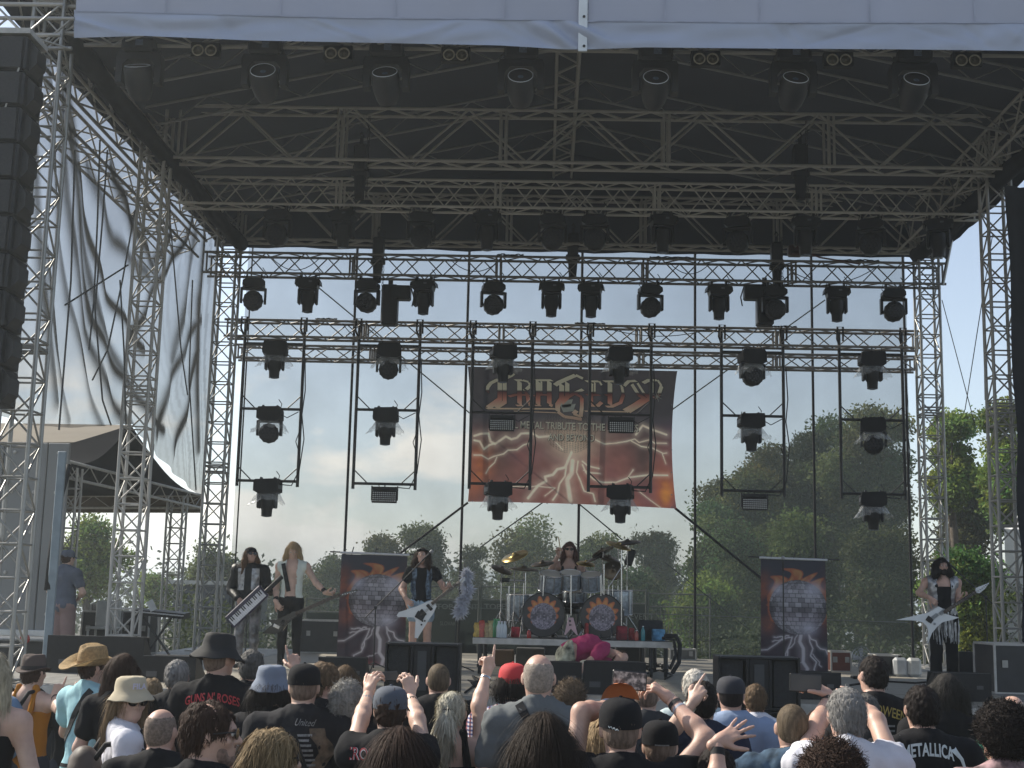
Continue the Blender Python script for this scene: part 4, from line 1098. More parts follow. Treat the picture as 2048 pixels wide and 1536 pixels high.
hz = bpy.data.materials.new('haze_air'); hz.use_nodes = True; nt = hz.node_tree; nt.nodes.clear(); o_ = nt.nodes.new('ShaderNodeOutputMaterial'); v_ = nt.nodes.new('ShaderNodeVolumePrincipled')
v_.inputs['Color'].default_value = (.86, .94, .98, 1); v_.inputs['Density'].default_value = .0017; v_.inputs['Anisotropy'].default_value = .35; nt.links.new(v_.outputs[0], o_.inputs['Volume'])
hb = MB().box((0, 700, -20), (2200, 1800, 80)).build('haze', hz); tag(hb, kind='stuff')
# ---------------- stage lights ----------------
LENS = M('lens_glass', (.16, .20, .27), rough=.12, var=.3, vs=30); RIM = M('lens_rim', (.75, .80, .90), rough=.3, var=.05)
CREAM = M('reflector_cream', (.52, .48, .38), rough=.35, var=.2, vs=40)
def clear_plastic():
    m = bpy.data.materials.new('clear_plastic'); m.use_nodes = True; nt = m.node_tree; b = nt.nodes['Principled BSDF']
    b.inputs['Base Color'].default_value = (.75, .78, .8, 1); b.inputs['Roughness'].default_value = .22; b.inputs['Alpha'].default_value = .30; b.inputs['Coat Weight'].default_value = .6
    MATS['clear_plastic'] = m; return m
PLAS = clear_plastic()
def clamps(t, zt=0.0, w=.13):
    for x in (-w, w): MB().box((x, 0, zt-.02), (.035, .08, .09)).box((x, 0, zt+.045), (.03, .09, .04)).build('clamp', BLK, t, world=False)
def wires(t):
    MB().tube([(.10, .05, -.12), (.17, .04, -.02), (.20, .03, .10), (.14, .02, .18)], .008, 5).tube([(-.10, .06, -.12), (-.19, .05, -.04), (-.16, .05, .08)], .007, 5).build('cable', BELT, t, world=False)
def wash_light(cover=False, tilt=0.0, az=0.0):
    t = thing('moving_head_light', 'x', 'stage light', (0, 0, 0)); clamps(t); wires(t)
    MB().prism([(-.13, -.05), (.13, -.05), (.20, -.10), (.205, -.17), (.15, -.215), (-.15, -.215), (-.205, -.17), (-.20, -.10)], (0, -.12, 0), (1, 0, 0), (0, 0, 1), (0, .24, 0)).build('base', BLKP, t, world=False)
    m = MB(); m.box((0, 0, -.235), (.44, .14, .04), bev=.01)
    for s in (-1, 1): m.prism([(s*.235, -.22), (s*.19, -.22), (s*.19, -.50), (s*.235, -.50)][::s], (0, -.055, 0), (1, 0, 0), (0, 0, 1), (0, .11, 0))
    m.build('yoke', BLKP, t, world=False)
    R = _rz(az)@_rx(math.pi/2+tilt); c = V3(0, 0, -.46)
    V = []; prof = [(0, .12), (.165, .115), (.178, .10), (.182, .02), (.165, -.10), (.10, -.16), (0, -.17)]
    m = MB(); m.lathe(prof, c, R, 36)
    A = m.V[0]; L = (A-c)@R; a = np.arctan2(L[:, 1], L[:, 0]); k = 1+.035*np.cos(12*a)*(np.hypot(L[:, 0], L[:, 1]) > .14); L[:, :2] *= k[:, None]; m.V[0] = L@R.T+c
    h = m.build('head', BLKP, t, True, world=False)
    lm = MB()
    for r_, n_ in ((0, 1), (.055, 6), (.108, 12)):
        for q in range(n_): lm.lathe([(.024, .118), (.020, .128), (0, .132)], c+R@V3(r_*math.cos(6.283*q/n_), r_*math.sin(6.283*q/n_), 0), R, 8)
    lm.build('lens', M('dark_lens2', (.02, .022, .03), rough=.15, var=.2), h, world=False)
    if cover: add_cover(t)
    return t
def spot_light(cover=False, az=0.0):
    t = thing('moving_head_light', 'x', 'stage light', (0, 0, 0)); clamps(t); wires(t)
    MB().prism([(-.12, -.04), (.12, -.04), (.225, -.07), (.235, -.15), (.19, -.13), (.17, -.21), (-.17, -.21), (-.19, -.13), (-.235, -.15), (-.225, -.07)], (0, -.13, 0), (1, 0, 0), (0, 0, 1), (0, .26, 0)).build('base', BLKP, t, world=False)
    m = MB(); m.box((0, 0, -.225), (.34, .16, .05), bev=.01)
    for s in (-1, 1): m.box((s*.155, 0, -.36), (.055, .15, .29), bev=.02)
    m.build('yoke', BLKP, t, world=False)
    m = MB(); m.lathe([(.09, .15), (.125, .12), (.13, -.02), (.115, -.10), (.10, -.12), (.095, -.245), (.085, -.25), (0, -.25)], (0, 0, -.40), _rz(az), 20); h = smooth_by_angle(m.build('head', BLKP, t, world=False))
    MB().lathe([(.075, 0), (.05, -.008), (0, -.012)], (0, 0, -.652), n=16).build('lens', LENS, h, True, world=False)
    m = MB(); m.box((.05, -.131, -.10), (.06, .004, .03)); m.build('display', M('display_grey', (.15, .16, .18), rough=.2), t, world=False)
    if cover: add_cover(t)
    return t
def add_cover(t):
    r = np.random.default_rng(len(scene.objects))
    m = MB(); m.prism([(-.20, .02), (.16+r.uniform(0, .05), .035), (.22, -.03), (.225, -.20), (.13, -.245), (-.13, -.24), (-.225, -.19), (-.225, -.05)], (0, -.17, 0), (1, 0, 0), (0, 0, 1), (0, .34, 0)); m.build('rain_cover', DRAPE, t, world=False)
    V = []; n = 28
    for j in range(7):
        for k in range(n):
            a = 6.283*k/n; q = j/6; rr = .16+.15*q+.03*math.sin(5*a+3*q+r.uniform(0, .3))+r.normal()*.012*q; x = rr*math.cos(a)*1.1; y = rr*math.sin(a)*.8
            V.append((x, y, -.20-.21*q-.05*q*math.sin(2*a+1)+r.normal()*.010*q))
    F = [(j*n+k, j*n+(k+1) % n, (j+1)*n+(k+1) % n, (j+1)*n+k) for j in range(6) for k in range(n) if not (j == 5 and k % 5 == 0)]
    mk('plastic_skirt', V, F, PLAS, t, False, world=False)
def place(t, p, label, group, rz=0.0, first=None):
    t.location = tuple(float(x) for x in p); t.rotation_euler = (0, 0, rz); t['label'] = label; t['group'] = group; return t
protos = {'w': wash_light(), 's': spot_light(), 'W': wash_light(True), 'S': spot_light(True)}
used = set()
def put(kind, p, label, group, rz=0.0):
    if kind in used: t = copy_tree(protos[kind])
    else: t = protos[kind]; used.add(kind)
    return place(t, p, label, group, rz)
ordn = ['first', 'second', 'third', 'fourth', 'fifth', 'sixth', 'seventh', 'eighth', 'ninth', 'tenth', 'eleventh', 'twelfth']
row = [(508, 'w'), (617, 's'), (735, 'w'), (848, 's'), (987, 'w'), (1103, 's'), (1182, 's'), (1300, 'w'), (1437, 's'), (1549, 'w'), (1672, 's'), (1785, 'w')]
for i, (px, k) in enumerate(row):
    x = P(px, 590, 23.35)[0]
    put(k, (x, 23.3, zD0-.045), '%s stage light under the uppermost lighting truss, %s from left' % ('round-faced' if k == 'w' else 'barrel-shaped', ordn[i]), 'moving lights under the uppermost lighting truss', rng.uniform(-.25, .25))
row = [(557, 'w'), (688, 's'), (843, 'w'), (975, 's'), (1105, 'w'), (1190, 'w'), (1325, 's'), (1475, 'w'), (1610, 's'), (1740, 'w'), (1875, 's')]
for i, (px, k) in enumerate(row):
    x = P(px, 440, 20.7)[0]
    put(k, (x, 20.68, zB0-.045), 'unlit %s light in the dark under the roof, %s from left' % ('round' if k == 'w' else 'barrel', ordn[i]), 'moving lights in the dark under the roof', rng.uniform(-.3, .3))
# box projectors
for px, s, lab in ((790, 1, 'boxy projector lamp behind the third moving light from left'), (1520, -1, 'boxy projector lamp left of the third moving light from right')):
    p = P(px, 573, 23.6); t = thing('box_projector', lab, 'projector', p, 'boxy projectors on the uppermost truss'); x, y, z = p
    MB().box((x-.08*s, y, z-.36), (.30, .28, .75), bev=.03).build('body', BLKP, t)
    MB().box((x+.10*s, y-.02, z-.13), (.40, .26, .26), bev=.03).build('head', BLKP, t)
    MB().box((x-.08*s, y, z+.06), (.08, .08, .2)).build('clamp', BLK, t)
    MB().tube([(x+.3*s, y-.05, z-.02), (x+.36*s, y-.05, z-.22), (x+.33*s, y-.05, z-.38)], .012, 6).build('cable', BLK, t)
# ladder frames with lights
FR = [(483, 603), (713, 836), (943, 1063), (1179, 1302), (1443, 1567), (1680, 1806)]
bars = [(818, 962), (820, 968), (825, 968), (829, 974), (832, 982), (840, 988)]
lights = ['SWS', 'WSB', 'SBS', 'SBS', 'WSB', 'SWS']
FN = ['leftmost', 'second', 'third', 'fourth', 'fifth', 'rightmost']
FY = 24.1
def led_panel(p, label):
    t = thing('led_panel', label, 'stage light', p, 'rectangular LED panels on the ladder frames'); x, y, z = p
    m = MB(); m.box((x, y, z-.09), (.44, .10, .07), bev=.008)
    for s in (-1, 1): m.box((x+s*.235, y, z-.17), (.02, .06, .26))
    m.tube([(x, y, z+.0), (x, y, z-.06)], .012, 6); m.tube([(x-.12, y, z-.01), (x-.1, y, z-.06)], .008, 6)
    m.build('housing', BLKP, t)
    b = MB().box((x, y-.02, z-.24), (.46, .08, .22), bev=.01).build('panel_body', BLKP, t)
    m = MB()
    for i in range(12):
        for j in range(5): m.lathe([(.0145, 0), (.012, .006), (0, .008)], (x-.198+i*.036, y-.062, z-.165-j*.037), _rx(math.pi/2), 8)
    m.build('led_grid', M('led_clear', (.62, .64, .64), rough=.25, var=.1, vs=50), b, True)
for i, (a, b) in enumerate(FR):
    xa, xb = P(a, 800, FY)[0], P(b, 800, FY)[0]; xm = (xa+xb)/2
    zb = [P((a+b)/2, y, FY)[2] for y in bars[i]]; zt = zE0-.10; zlow = zb[1]-.10
    t = thing('ladder_frame', '%s black ladder frame hanging from the middle truss' % FN[i].replace('second', 'second from left').replace('third', 'third from left').replace('fourth', 'fourth from left').replace('fifth', 'fifth from left'), 'lighting frame', (xm, FY, zt), 'hanging ladder frames')
    for x in (xa, xb):
        rod('upright', (x, FY, zlow), (x, FY, zE1+.02), .030, BLK, t, 8)
        MB().tube([(x, FY-.06, zE0), (x-.06, FY-.1, zE0+.15), (x-.05, FY-.12, zE1+.05), (x+.05, FY-.12, zE1+.05), (x+.05, FY-.1, zE0+.1)], .02, 6).build('sling', BELT, t)
    for j, z in enumerate([zt-.02]+zb):
        rod('crossbar', (xa, FY, z), (xb, FY, z), .026, BLK, t, 8)
        if j:
            for s, x in ((1, xa), (-1, xb)): rod('corner_brace', (x, FY, z+.26), (x+s*.26, FY, z+.01), .012, BLK, t, 6)
    m = MB(); m.tube([(xb+.04, FY-.05, zt-.3), (xb+.07, FY-.05, zt-.9), (xb+.03, FY-.05, zb[0]-.1), (xb+.09, FY-.05, zb[0]-.55), (xb+.03, FY-.05, zb[1]+.2), (xb-.1, FY-.05, zb[1]-.08), (xm+.2, FY-.05, zb[1]-.06)], .011, 5)
    m.tube([(xb+.02, FY-.05, zb[0]-.35), (xb-.06, FY-.05, zb[0]-.6), (xb+.01, FY-.05, zb[0]-.8)], .009, 5); m.tube([(xm+.2, FY-.08, zb[0]-.1), (xm+.32, FY-.08, zb[0]-.17), (xb-.03, FY-.06, zb[0]-.05)], .009, 5)
    m.build('cable', BELT, t)
    for j, (k, z) in enumerate(zip(lights[i], [zt-.02]+zb)):
        where = ('top', 'middle', 'bottom')[j]
        if k == 'B': led_panel((xm+.02, FY-.02, z-.0), 'LED panel on the %s bar of the %s ladder frame' % (where, FN[i]))
        else: put(k, (xm+rng.uniform(-.03, .03), FY-.02, z+.0), 'rain-covered %s light on the %s bar of the %s ladder frame' % ('round' if k == 'W' else 'barrel', where, FN[i]), 'rain-covered lights on the ladder frames', rng.uniform(-.35, .35))
# big moving heads behind the white hem
def big_head(px, py, i):
    p = P(px, py-55, 14.75); t = thing('big_moving_head', 'large moving light just under the white hem, %s from left' % ordn[i], 'stage light', p, 'large moving lights under the white hem'); x, y, z = p
    MB().box((x, y, z-.01), (.40, .30, .16), bev=.03).build('base', M('black_case', (.02, .021, .025), rough=.45, var=.2), t)
    MB().box((x+.02, y-.155, z), (.09, .01, .07), bev=.003).build('display', M('display_blue', (.16, .20, .28), rough=.2, var=.4, vs=60), t)
    BC = MATS['black_case']; m = MB(); m.prism([(-.25, -.08), (.25, -.08), (.27, -.14), (.27, -.46), (.19, -.46), (.19, -.24), (.13, -.17), (-.13, -.17), (-.19, -.24), (-.19, -.46), (-.27, -.46), (-.27, -.14)], (x, y-.07, z), (1, 0, 0), (0, 0, 1), (0, .15, 0)); m.build('yoke', BC, t)
    til = rng.uniform(-.12, .12)+(-.25 if i == 0 else 0); R = _rz(rng.uniform(-.12, .12))@_rx(math.radians(48)+til); c = V3(x, y-.02, z-.40)
    h = smooth_by_angle(MB().lathe([(0, -.26), (.10, -.25), (.135, -.18), (.165, -.05), (.165, .12), (.150, .15), (.140, .15), (.138, .135)], c, R, 28).build('head', BC, t))
    MB().lathe([(.138, .128), (.07, .134), (0, .136)], c, R, 28).build('lens', LENS, h, True)
    MB().tube([c+R@V3(.145*math.cos(a), .145*math.sin(a), .152) for a in np.linspace(0, 6.283, 29)[:-1]], .0055, 6, closed=True).build('lens_ring', RIM, h, True)
for i, (px, py) in enumerate(((283, 150), (533, 155), (775, 160), (1043, 165), (1310, 168), (1585, 170), (1825, 172))): big_head(px, py, i)
for i, (px, py) in enumerate(((409, 101), (675, 107), (911, 110), (1412, 118), (1678, 120), (1936, 121))):
    p = P(px, py, 14.5); t = thing('twin_blinder', 'pair of round cream lamps under the hem, %s pair from left' % ordn[i], 'stage light', p, 'twin round lamps under the white hem'); x, y, z = p
    MB().box((x, y+.06, z+.02), (.34, .10, .18), bev=.01).build('housing', BLKP, t)
    for s in (-1, 1):
        rf = MB().lathe([(.066, 0), (.071, .012), (.060, .018), (.054, .010), (.054, .0)], (x+s*.076, y+.0, z), _rx(math.pi/2), 24, caps=False).build('rim', CREAM, t, True); MB().lathe([(.055, .006), (.03, .002), (.014, .004), (.012, .014), (0, .016)], (x+s*.076, y+.0, z), _rx(math.pi/2), 20).build('lamp_glass', M('lamp_glass', (.20, .185, .14), rough=.2, var=.3, vs=40), rf, True)
o = MB().box(P(1590, 502, 23.2), (.26, .2, .2), bev=.03).tube([P(1600, 500, 23.2), P(1640, 515, 23.1), P(1720, 528, 23.1)], .015, 6).build('motor_box', M('brick_red', (.10, .03, .025), rough=.5), None, True); tag(o, 'dark red motor box lying on the uppermost lighting truss', 'motor')
for i, (px, Y, z, s) in enumerate(((1020, 23.25, zD1, .3), (1345, 23.25, zD1, .5), (1720, 23.25, zD1, .45), (650, 24.05, zE1, .25), (1180, 24.05, zE1, .35), (1560, 24.05, zE1, .4))):
    x = P(px, 510 if z > zE1+.1 else 650, Y)[0]; r = np.random.default_rng(i); m = MB()
    for k in range(3):
        q = [(x+s*(u-.5)*1.6, Y+.1+r.uniform(-.05, .05), z+.03+.05*abs(math.sin(u*7+k*2))) for u in np.linspace(0, 1, 12)]; m.tube(q, .012, 5)
    o = m.build('cable_coil', BELT, None, True); tag(o, 'black cable coiled on the %s truss, %s' % ('uppermost' if i < 3 else 'middle', ('left of centre', 'right of centre', 'near the right end', 'near the left end', 'at its centre', 'right of centre')[i]), 'cable')
for i, (a, b, Y, dz) in enumerate(((540, 640, 23.3, .25), (900, 1000, 23.3, .22), (1560, 1760, 23.2, .35), (1340, 1420, 23.3, .2), (1210, 1420, 23.95, .15), (690, 760, 24.0, .25))):
    z = zD1 if Y < 23.5 else zE1; p0, p1 = P(a, 520, Y)[0], P(b, 520, Y)[0]
    o = MB().tube([(p0+(p1-p0)*u, Y+.05, z-.03-4*dz*u*(1-u)) for u in np.linspace(0, 1, 11)], .008, 5).build('loose_cable', BELT, None, True)
    tag(o, 'thin cable drooping from the %s truss %s' % ('uppermost' if i < 4 else 'middle', ('above the second light from left', 'left of the centre', 'above the second light from right', 'right of the centre', 'right of the centre lights', 'at left')[i]), 'cable')

# ---------------- painted prints (colour attribute laid down once, as ink) ----------------
def attr_mat(name, rough=.7, trans=0.0):
    if name in MATS: return MATS[name]
    m = bpy.data.materials.new(name); m.use_nodes = True; nt = m.node_tree; b = nt.nodes['Principled BSDF']; a = nt.nodes.new('ShaderNodeVertexColor'); a.layer_name = 'ink'
    nt.links.new(a.outputs[0], b.inputs['Base Color']); b.inputs['Roughness'].default_value = rough
    if trans:
        out = nt.nodes['Material Output']; t = nt.nodes.new('ShaderNodeBsdfTranslucent'); nt.links.new(a.outputs[0], t.inputs['Color']); mx = nt.nodes.new('ShaderNodeMixShader'); mx.inputs[0].default_value = trans
        nt.links.new(b.outputs[0], mx.inputs[1]); nt.links.new(t.outputs[0], mx.inputs[2]); nt.links.new(mx.outputs[0], out.inputs['Surface'])
    MATS[name] = m; return m
def printed(name, nx, ny, posf, colf, mat, parent):
    u, v = np.meshgrid(np.linspace(0, 1, nx), np.linspace(0, 1, ny)); u = u.ravel(); v = v.ravel()
    V = posf(u, v); F = (np.arange(ny-1)[:, None]*nx+np.arange(nx-1)[None]).ravel()[:, None]+np.array([[0, 1, nx+1, nx]])
    o = mk(name, V, F, mat, parent, True); a = o.data.color_attributes.new('ink', 'FLOAT_COLOR', 'POINT')
    c = np.ones((len(u), 4), np.float32); c[:, :3] = np.clip(colf(u, v), 0, 1); a.data.foreach_set('color', c.ravel()); return o
def lightning_field(x, y, lines):
    """ink amount from distances to polylines; lines: (pts, width)"""
    out = np.zeros(len(x)); q = np.stack([x, y], 1)
    for pts, w in lines:
        for a, b in zip(pts[:-1], pts[1:]):
            a = np.array(a, float); b = np.array(b, float); ab = b-a; t = np.clip(((q-a)@ab)/(ab@ab+1e-9), 0, 1); d = np.linalg.norm(q-a-t[:, None]*ab, axis=1)
            out = np.maximum(out, np.clip(1.25-d/w, 0, 1)+.30*np.exp(-(d/(w*3.5))**2))
    return np.clip(out, 0, 1)
def jag(a, b, n, amp, r):
    a, b = np.array(a, float), np.array(b, float); d = b-a; nn = np.array([-d[1], d[0]]); return [tuple(a+d*t+nn*(r.uniform(-amp, amp) if 0 < t < 1 else 0)) for t in np.linspace(0, 1, n)]
def n2(x, y, f, seed): return wob(np.stack([x, y, x*0], 1), f, seed, 4)*.5+.5
def mixc(A, B, t): return A*(1-t)[:, None]+np.array(B)*t[:, None]

# big band banner
BY = 25.3
ban = thing('band_banner', 'big dark red band banner with ornate lettering and lightning', 'banner', P(1150, 740, BY))
def bz(x, y, Y=BY): return P(920+x/4.452, 720+y/4.452, Y)
def ban_pos(u, v):
    xl = 70+28*np.sin(np.pi*np.clip(v*1.0, 0, 1))**.8; xr = 1935-8*v-45*np.sin(np.pi*v)**.8
    x = xl+(xr-xl)*u; yt = 60+40*u; yb = 1262+62*u-12*np.sin(np.pi*u); y = yt+(yb-yt)*v
    W = np.array([bz(a, b) for a, b in zip(x, y)]); W[:, 1] = BY-.02+.02*np.sin(u*9)*np.sin(v*5); return W
r_ = np.random.default_rng(3)
LT = [([(110, 690), (170, 670), (240, 665), (260, 740), (300, 760), (400, 690), (450, 715), (500, 700), (540, 660), (640, 655), (700, 690), (800, 680)], 11),
      ([(110, 730), (160, 740), (200, 810), (250, 770), (300, 755)], 10), ([(110, 865), (180, 865), (240, 900), (290, 875), (380, 850), (420, 815), (500, 810), (560, 765), (620, 745)], 6),
      ([(320, 880), (300, 930), (250, 980), (225, 1030)], 4), ([(1590, 640), (1650, 555), (1740, 590), (1870, 630)], 10),
      ([(1220, 700), (1300, 735), (1400, 725), (1500, 705), (1580, 680), (1620, 710), (1720, 680), (1760, 710), (1870, 708)], 6), ([(1550, 700), (1640, 745), (1740, 755), (1840, 800), (1870, 795)], 6), ([(1830, 800), (1860, 890)], 4),
      ([(1000, 820), (960, 920), (940, 960), (870, 980), (830, 1030), (760, 1050), (770, 1090), (700, 1130), (660, 1180), (610, 1250)], 13), ([(960, 900), (940, 1040), (890, 1110), (870, 1200), (830, 1260)], 8),
      ([(1010, 900), (1000, 1010), (960, 1070), (970, 1150), (985, 1260)], 22), ([(1060, 900), (1045, 1000), (1080, 1080), (1110, 1170), (1190, 1190), (1205, 1260)], 7),
      ([(1100, 900), (1150, 940), (1250, 960)], 8), ([(1110, 980), (1170, 1000), (1260, 1005)], 6), ([(1100, 930), (1130, 1000), (1200, 1060), (1280, 1085), (1400, 1080), (1520, 1030), (1640, 1010), (1700, 1000), (1870, 995)], 8),
      ([(1510, 1030), (1560, 960)], 5), ([(450, 1150), (540, 1140), (640, 1145), (690, 1135)], 5), ([(1600, 1150), (1700, 1230), (1780, 1290)], 4), ([(700, 1140), (850, 1150), (760, 1225)], 4), ([(860, 735), (920, 800)], 4)]
def ban_col(u, v):
    x = 80+1840*u; y = 60+1230*v
    c = np.tile(np.array([.060, .056, .064]), (len(x), 1)); nz = n2(x/1900, y/1900, 3.0, 4)
    t = np.clip((y-520)/350, 0, 1)*(.55+.45*nz); c = mixc(c, (.25, .10, .082), np.clip(t, 0, 1))
    nz2 = n2(x/1900, y/1900, 1.6, 9); c = mixc(c, (.12, .06, .13), np.clip((nz2-.4)*1.6, 0, 1)*np.clip((y-450)/200, 0, 1)*.7)
    dk = np.exp(-(((x-330)/170)**2+((y-900)/220)**2))*.7+np.exp(-(((x-1660)/120)**2+((y-850)/260)**2))*.8+np.exp(-(((x-180)/90)**2+((y-780)/60)**2))*.7; c = mixc(c, (.05, .045, .045), np.clip(dk, 0, 1))
    og = np.exp(-(((x-180)/110)**2+((y-960)/170)**2))+np.exp(-(((x-1840)/110)**2+((y-1150)/230)**2))+.6*np.exp(-(((x-120)/60)**2+((y-1180)/90)**2)); og = np.clip(og*(.45+.8*n2(x/1900, y/1900, 4.5, 2)), 0, 1)
    c = mixc(c, (.42, .12, .04), og*.85); c = mixc(c, (.55, .26, .05), np.clip(og*1.6-1.0, 0, 1))
    gl = np.exp(-(((x-1010)/190)**2+((y-790)/120)**2))+.55*np.exp(-(((x-1010)/330)**2+((y-640)/90)**2)); c = mixc(c, (.42, .34, .26), np.clip(gl*.85, 0, 1))
    ball = np.hypot((x-985), (y-600)*1.05); inb = (ball < 240) & (y > 480); st = (np.sin(ball*.35)+np.sin(x*.25) > .2); c = np.where((inb & st)[:, None], c*.55, c)
    f = lightning_field(x, y, LT); c = mixc(c, (.58, .50, .40), np.clip(f, 0, 1)*.9)
    return c*(1.3+.7*np.clip((y-400)/200, 0, 1))[:, None]*(.9+.2*n2(x/1900, y/1900, 14, 5))[:, None]
printed('banner_cloth', 330, 230, ban_pos, ban_col, attr_mat('ink_cloth', .75, .3), ban)
# ornate lettering, drawn with a broad nib
gold = bpy.data.materials.new('letter_ink'); gold.use_nodes = True; nt = gold.node_tree; b = nt.nodes['Principled BSDF']; b.inputs['Roughness'].default_value = .6
tc = nt.nodes.new('ShaderNodeTexCoord'); sp = nt.nodes.new('ShaderNodeSeparateXYZ'); mr = nt.nodes.new('ShaderNodeMapRange'); rp = nt.nodes.new('ShaderNodeValToRGB')
nt.links.new(tc.outputs['Object'], sp.inputs[0]); nt.links.new(sp.outputs['Z'], mr.inputs['Value']); nt.links.new(mr.outputs[0], rp.inputs[0]); nt.links.new(rp.outputs[0], b.inputs['Base Color'])
_o = nt.nodes['Material Output']; _t = nt.nodes.new('ShaderNodeBsdfTranslucent'); _m = nt.nodes.new('ShaderNodeMixShader'); _m.inputs[0].default_value = .0; nt.links.new(rp.outputs[0], _t.inputs['Color']); nt.links.new(b.outputs[0], _m.inputs[1]); nt.links.new(_t.outputs[0], _m.inputs[2]); nt.links.new(_m.outputs[0], _o.inputs['Surface'])
zt_, zb_ = bz(1000, 130)[2]-org(ban)[2], bz(1000, 530)[2]-org(ban)[2]; mr.inputs['From Min'].default_value = zb_; mr.inputs['From Max'].default_value = zt_
els = rp.color_ramp.elements; els[0].position = 0; els[0].color = (.75, .48, .34, 1); els[1].position = 1; els[1].color = (.92, .88, .70, 1)
for p_, c_ in ((.22, (.95, .72, .52, 1)), (.42, (.78, .30, .21, 1)), (.56, (.24, .07, .06, 1)), (.60, (.06, .03, .03, 1)), (.63, (.9, .85, .66, 1)), (.8, (.92, .87, .68, 1))):
    e = els.new(p_); e.color = c_
def nib(strokes, name, mat, Y, nv=(11, 8), grow=0.0):
    m = MB()
    for st in strokes:
        w = 1.0
        if isinstance(st[0], (int, float)): w, st = st[0], st[1]
        a = np.array(st, float); nvv = np.array(nv)*w; nvv = nvv*(1+grow*9/np.linalg.norm(nvv))
        for i in range(len(a)-1):
            p, q = a[i], a[i+1]; d = (q-p)/(np.linalg.norm(q-p)+1e-9)
            if grow: p = p-d*5; q = q+d*5
            n_ = nvv
            if abs(d[0]*n_[1]-d[1]*n_[0]) < np.linalg.norm(n_)*.45: n_ = np.array([-d[1], d[0]])*np.linalg.norm(n_)*.5
            quad = [p-n_, p+n_, q+n_, q-n_]
            zz = Y+rng.uniform(-.0015, .0015); m.add([bz(k[0], k[1], zz) for k in quad], [(0, 1, 2, 3)])
    return m.build(name, mat, ban)
S = [  # T
 [(242, 285), (248, 240), (275, 205), (330, 178), (400, 165), (455, 140), (478, 118)], (1.5, [(355, 190), (355, 350), (250, 425)]), (1.3, [(398, 185), (398, 375), (320, 425)]), (.8, [(235, 432), (850, 435)]), (.5, [(480, 455), (860, 470)]),
 # R
 [(490, 180), (560, 180), (610, 195), (625, 230), (590, 262)], (1.5, [(530, 190), (530, 395)]), (.8, [(500, 405), (560, 405)]), (1.4, [(578, 270), (605, 330), (612, 395), (640, 405)]), (.9, [(435, 325), (500, 308), (620, 312)]),
 # A
 [(670, 180), (820, 180)], (1.5, [(695, 190), (695, 400)]), (1.5, [(795, 190), (795, 395), (825, 410)]), (.9, [(660, 322), (720, 308), (800, 312)]), (.7, [(665, 405), (720, 405)]), (.6, [(725, 190), (725, 300)]),
 # G
 (1.3, [(845, 225), (880, 200), (960, 165), (1030, 135), (1095, 165)]), (1.6, [(905, 215), (905, 350), (870, 400), (870, 460), (930, 505), (1010, 515), (1085, 530)]), (1.4, [(955, 200), (955, 330), (900, 385)]), (1.2, [(1000, 290), (1085, 330), (1085, 420), (1075, 500)]), (1.0, [(960, 330), (1010, 300), (1095, 262)]), (1.2, [(1040, 450), (1010, 480), (1080, 505)]),
 # E
 [(1120, 190), (1240, 190), (1262, 225)], (1.5, [(1165, 200), (1165, 390)]), (.9, [(1120, 308), (1245, 312)]), (1.1, [(1150, 405), (1225, 408), (1262, 375)]), (.6, [(1200, 200), (1200, 300)]),
 # D
 [(1280, 190), (1380, 190), (1440, 230), (1455, 310), (1430, 380), (1350, 415), (1300, 415)], (1.5, [(1335, 200), (1335, 400)]), (.8, [(1290, 312), (1330, 312)]),
 # Y
 [(1460, 230), (1500, 190), (1570, 185)], (1.7, [(1530, 215), (1590, 310), (1650, 345), (1560, 405), (1470, 455)]), (1.2, [(1580, 205), (1640, 300), (1700, 330), (1600, 400), (1500, 462)]), (1.1, [(1630, 205), (1680, 180), (1760, 180), (1795, 230), (1770, 310), (1725, 340)]), (1.2, [(1705, 190), (1705, 300), (1660, 330)]),
 (.6, [(1110, 455), (1480, 462)])]
nib(S, 'letter_outline', M('letter_edge', (.02, .016, .018), rough=.8), BY-.045, nv=(14, 9), grow=.7)
nib(S, 'band_lettering', gold, BY-.05, nv=(14, 9))
m = MB()
for x, y, w_ in ((945, 390, 60), (960, 430, 70)): m.add([bz(x-w_, y-30, BY-.05), bz(x+w_, y-40, BY-.05), bz(x+w_-20, y+25, BY-.05), bz(x-w_+30, y+35, BY-.05)], [(0, 1, 2, 3)])
for ang in np.linspace(0, math.pi, 5)[:-1]:
    d = np.array([math.cos(ang+.5), math.sin(ang+.5)])*58; n_ = np.array([-d[1], d[0]])*.05; c_ = np.array([1755, 325]); m.add([bz(*(c_-d), BY-.055), bz(*(c_-n_), BY-.055), bz(*(c_+d), BY-.055), bz(*(c_+n_), BY-.055)], [(0, 1, 2, 3)])
m.build('sparkle', M('pale_ink', (.50, .52, .46), rough=.6), ban)
cream = M('cream_ink', (.92, .88, .72), rough=.7, var=.03); dark = M('dark_ink', (.05, .035, .035), rough=.8)
def ban_text(txt, cx, cy, width, hgt, name):
    V, F = text_mesh(txt, 1.0, bold=.012); V = V-(V.max(0)+V.min(0))/2; sz = V.max(0)-V.min(0)
    for nm, mt, g_, off, dx, dy in (('letter_shadow', dark, 1.0, .045, 5, 5), (name, cream, 1.0, .052, 0, 0)):
        mk(nm, [bz(cx+x*width/sz[0]+dx, cy-y*hgt/sz[1]+dy+(x*width/sz[0])*.03, BY-off) for x, y in V], F, mt, ban)
ban_text('ALL METAL TRIBUTE TO THE BEE GEES', 995, 590, 1190, 66, 'lettering')
ban_text('AND BEYOND', 990, 690, 410, 62, 'lettering')
m = MB()
for k in range(9): m.lathe([(.014, 0), (.010, .006), (.005, .004)], bz(110+k*222, 1255+k*7, BY-.03), _rx(math.pi/2), 8)
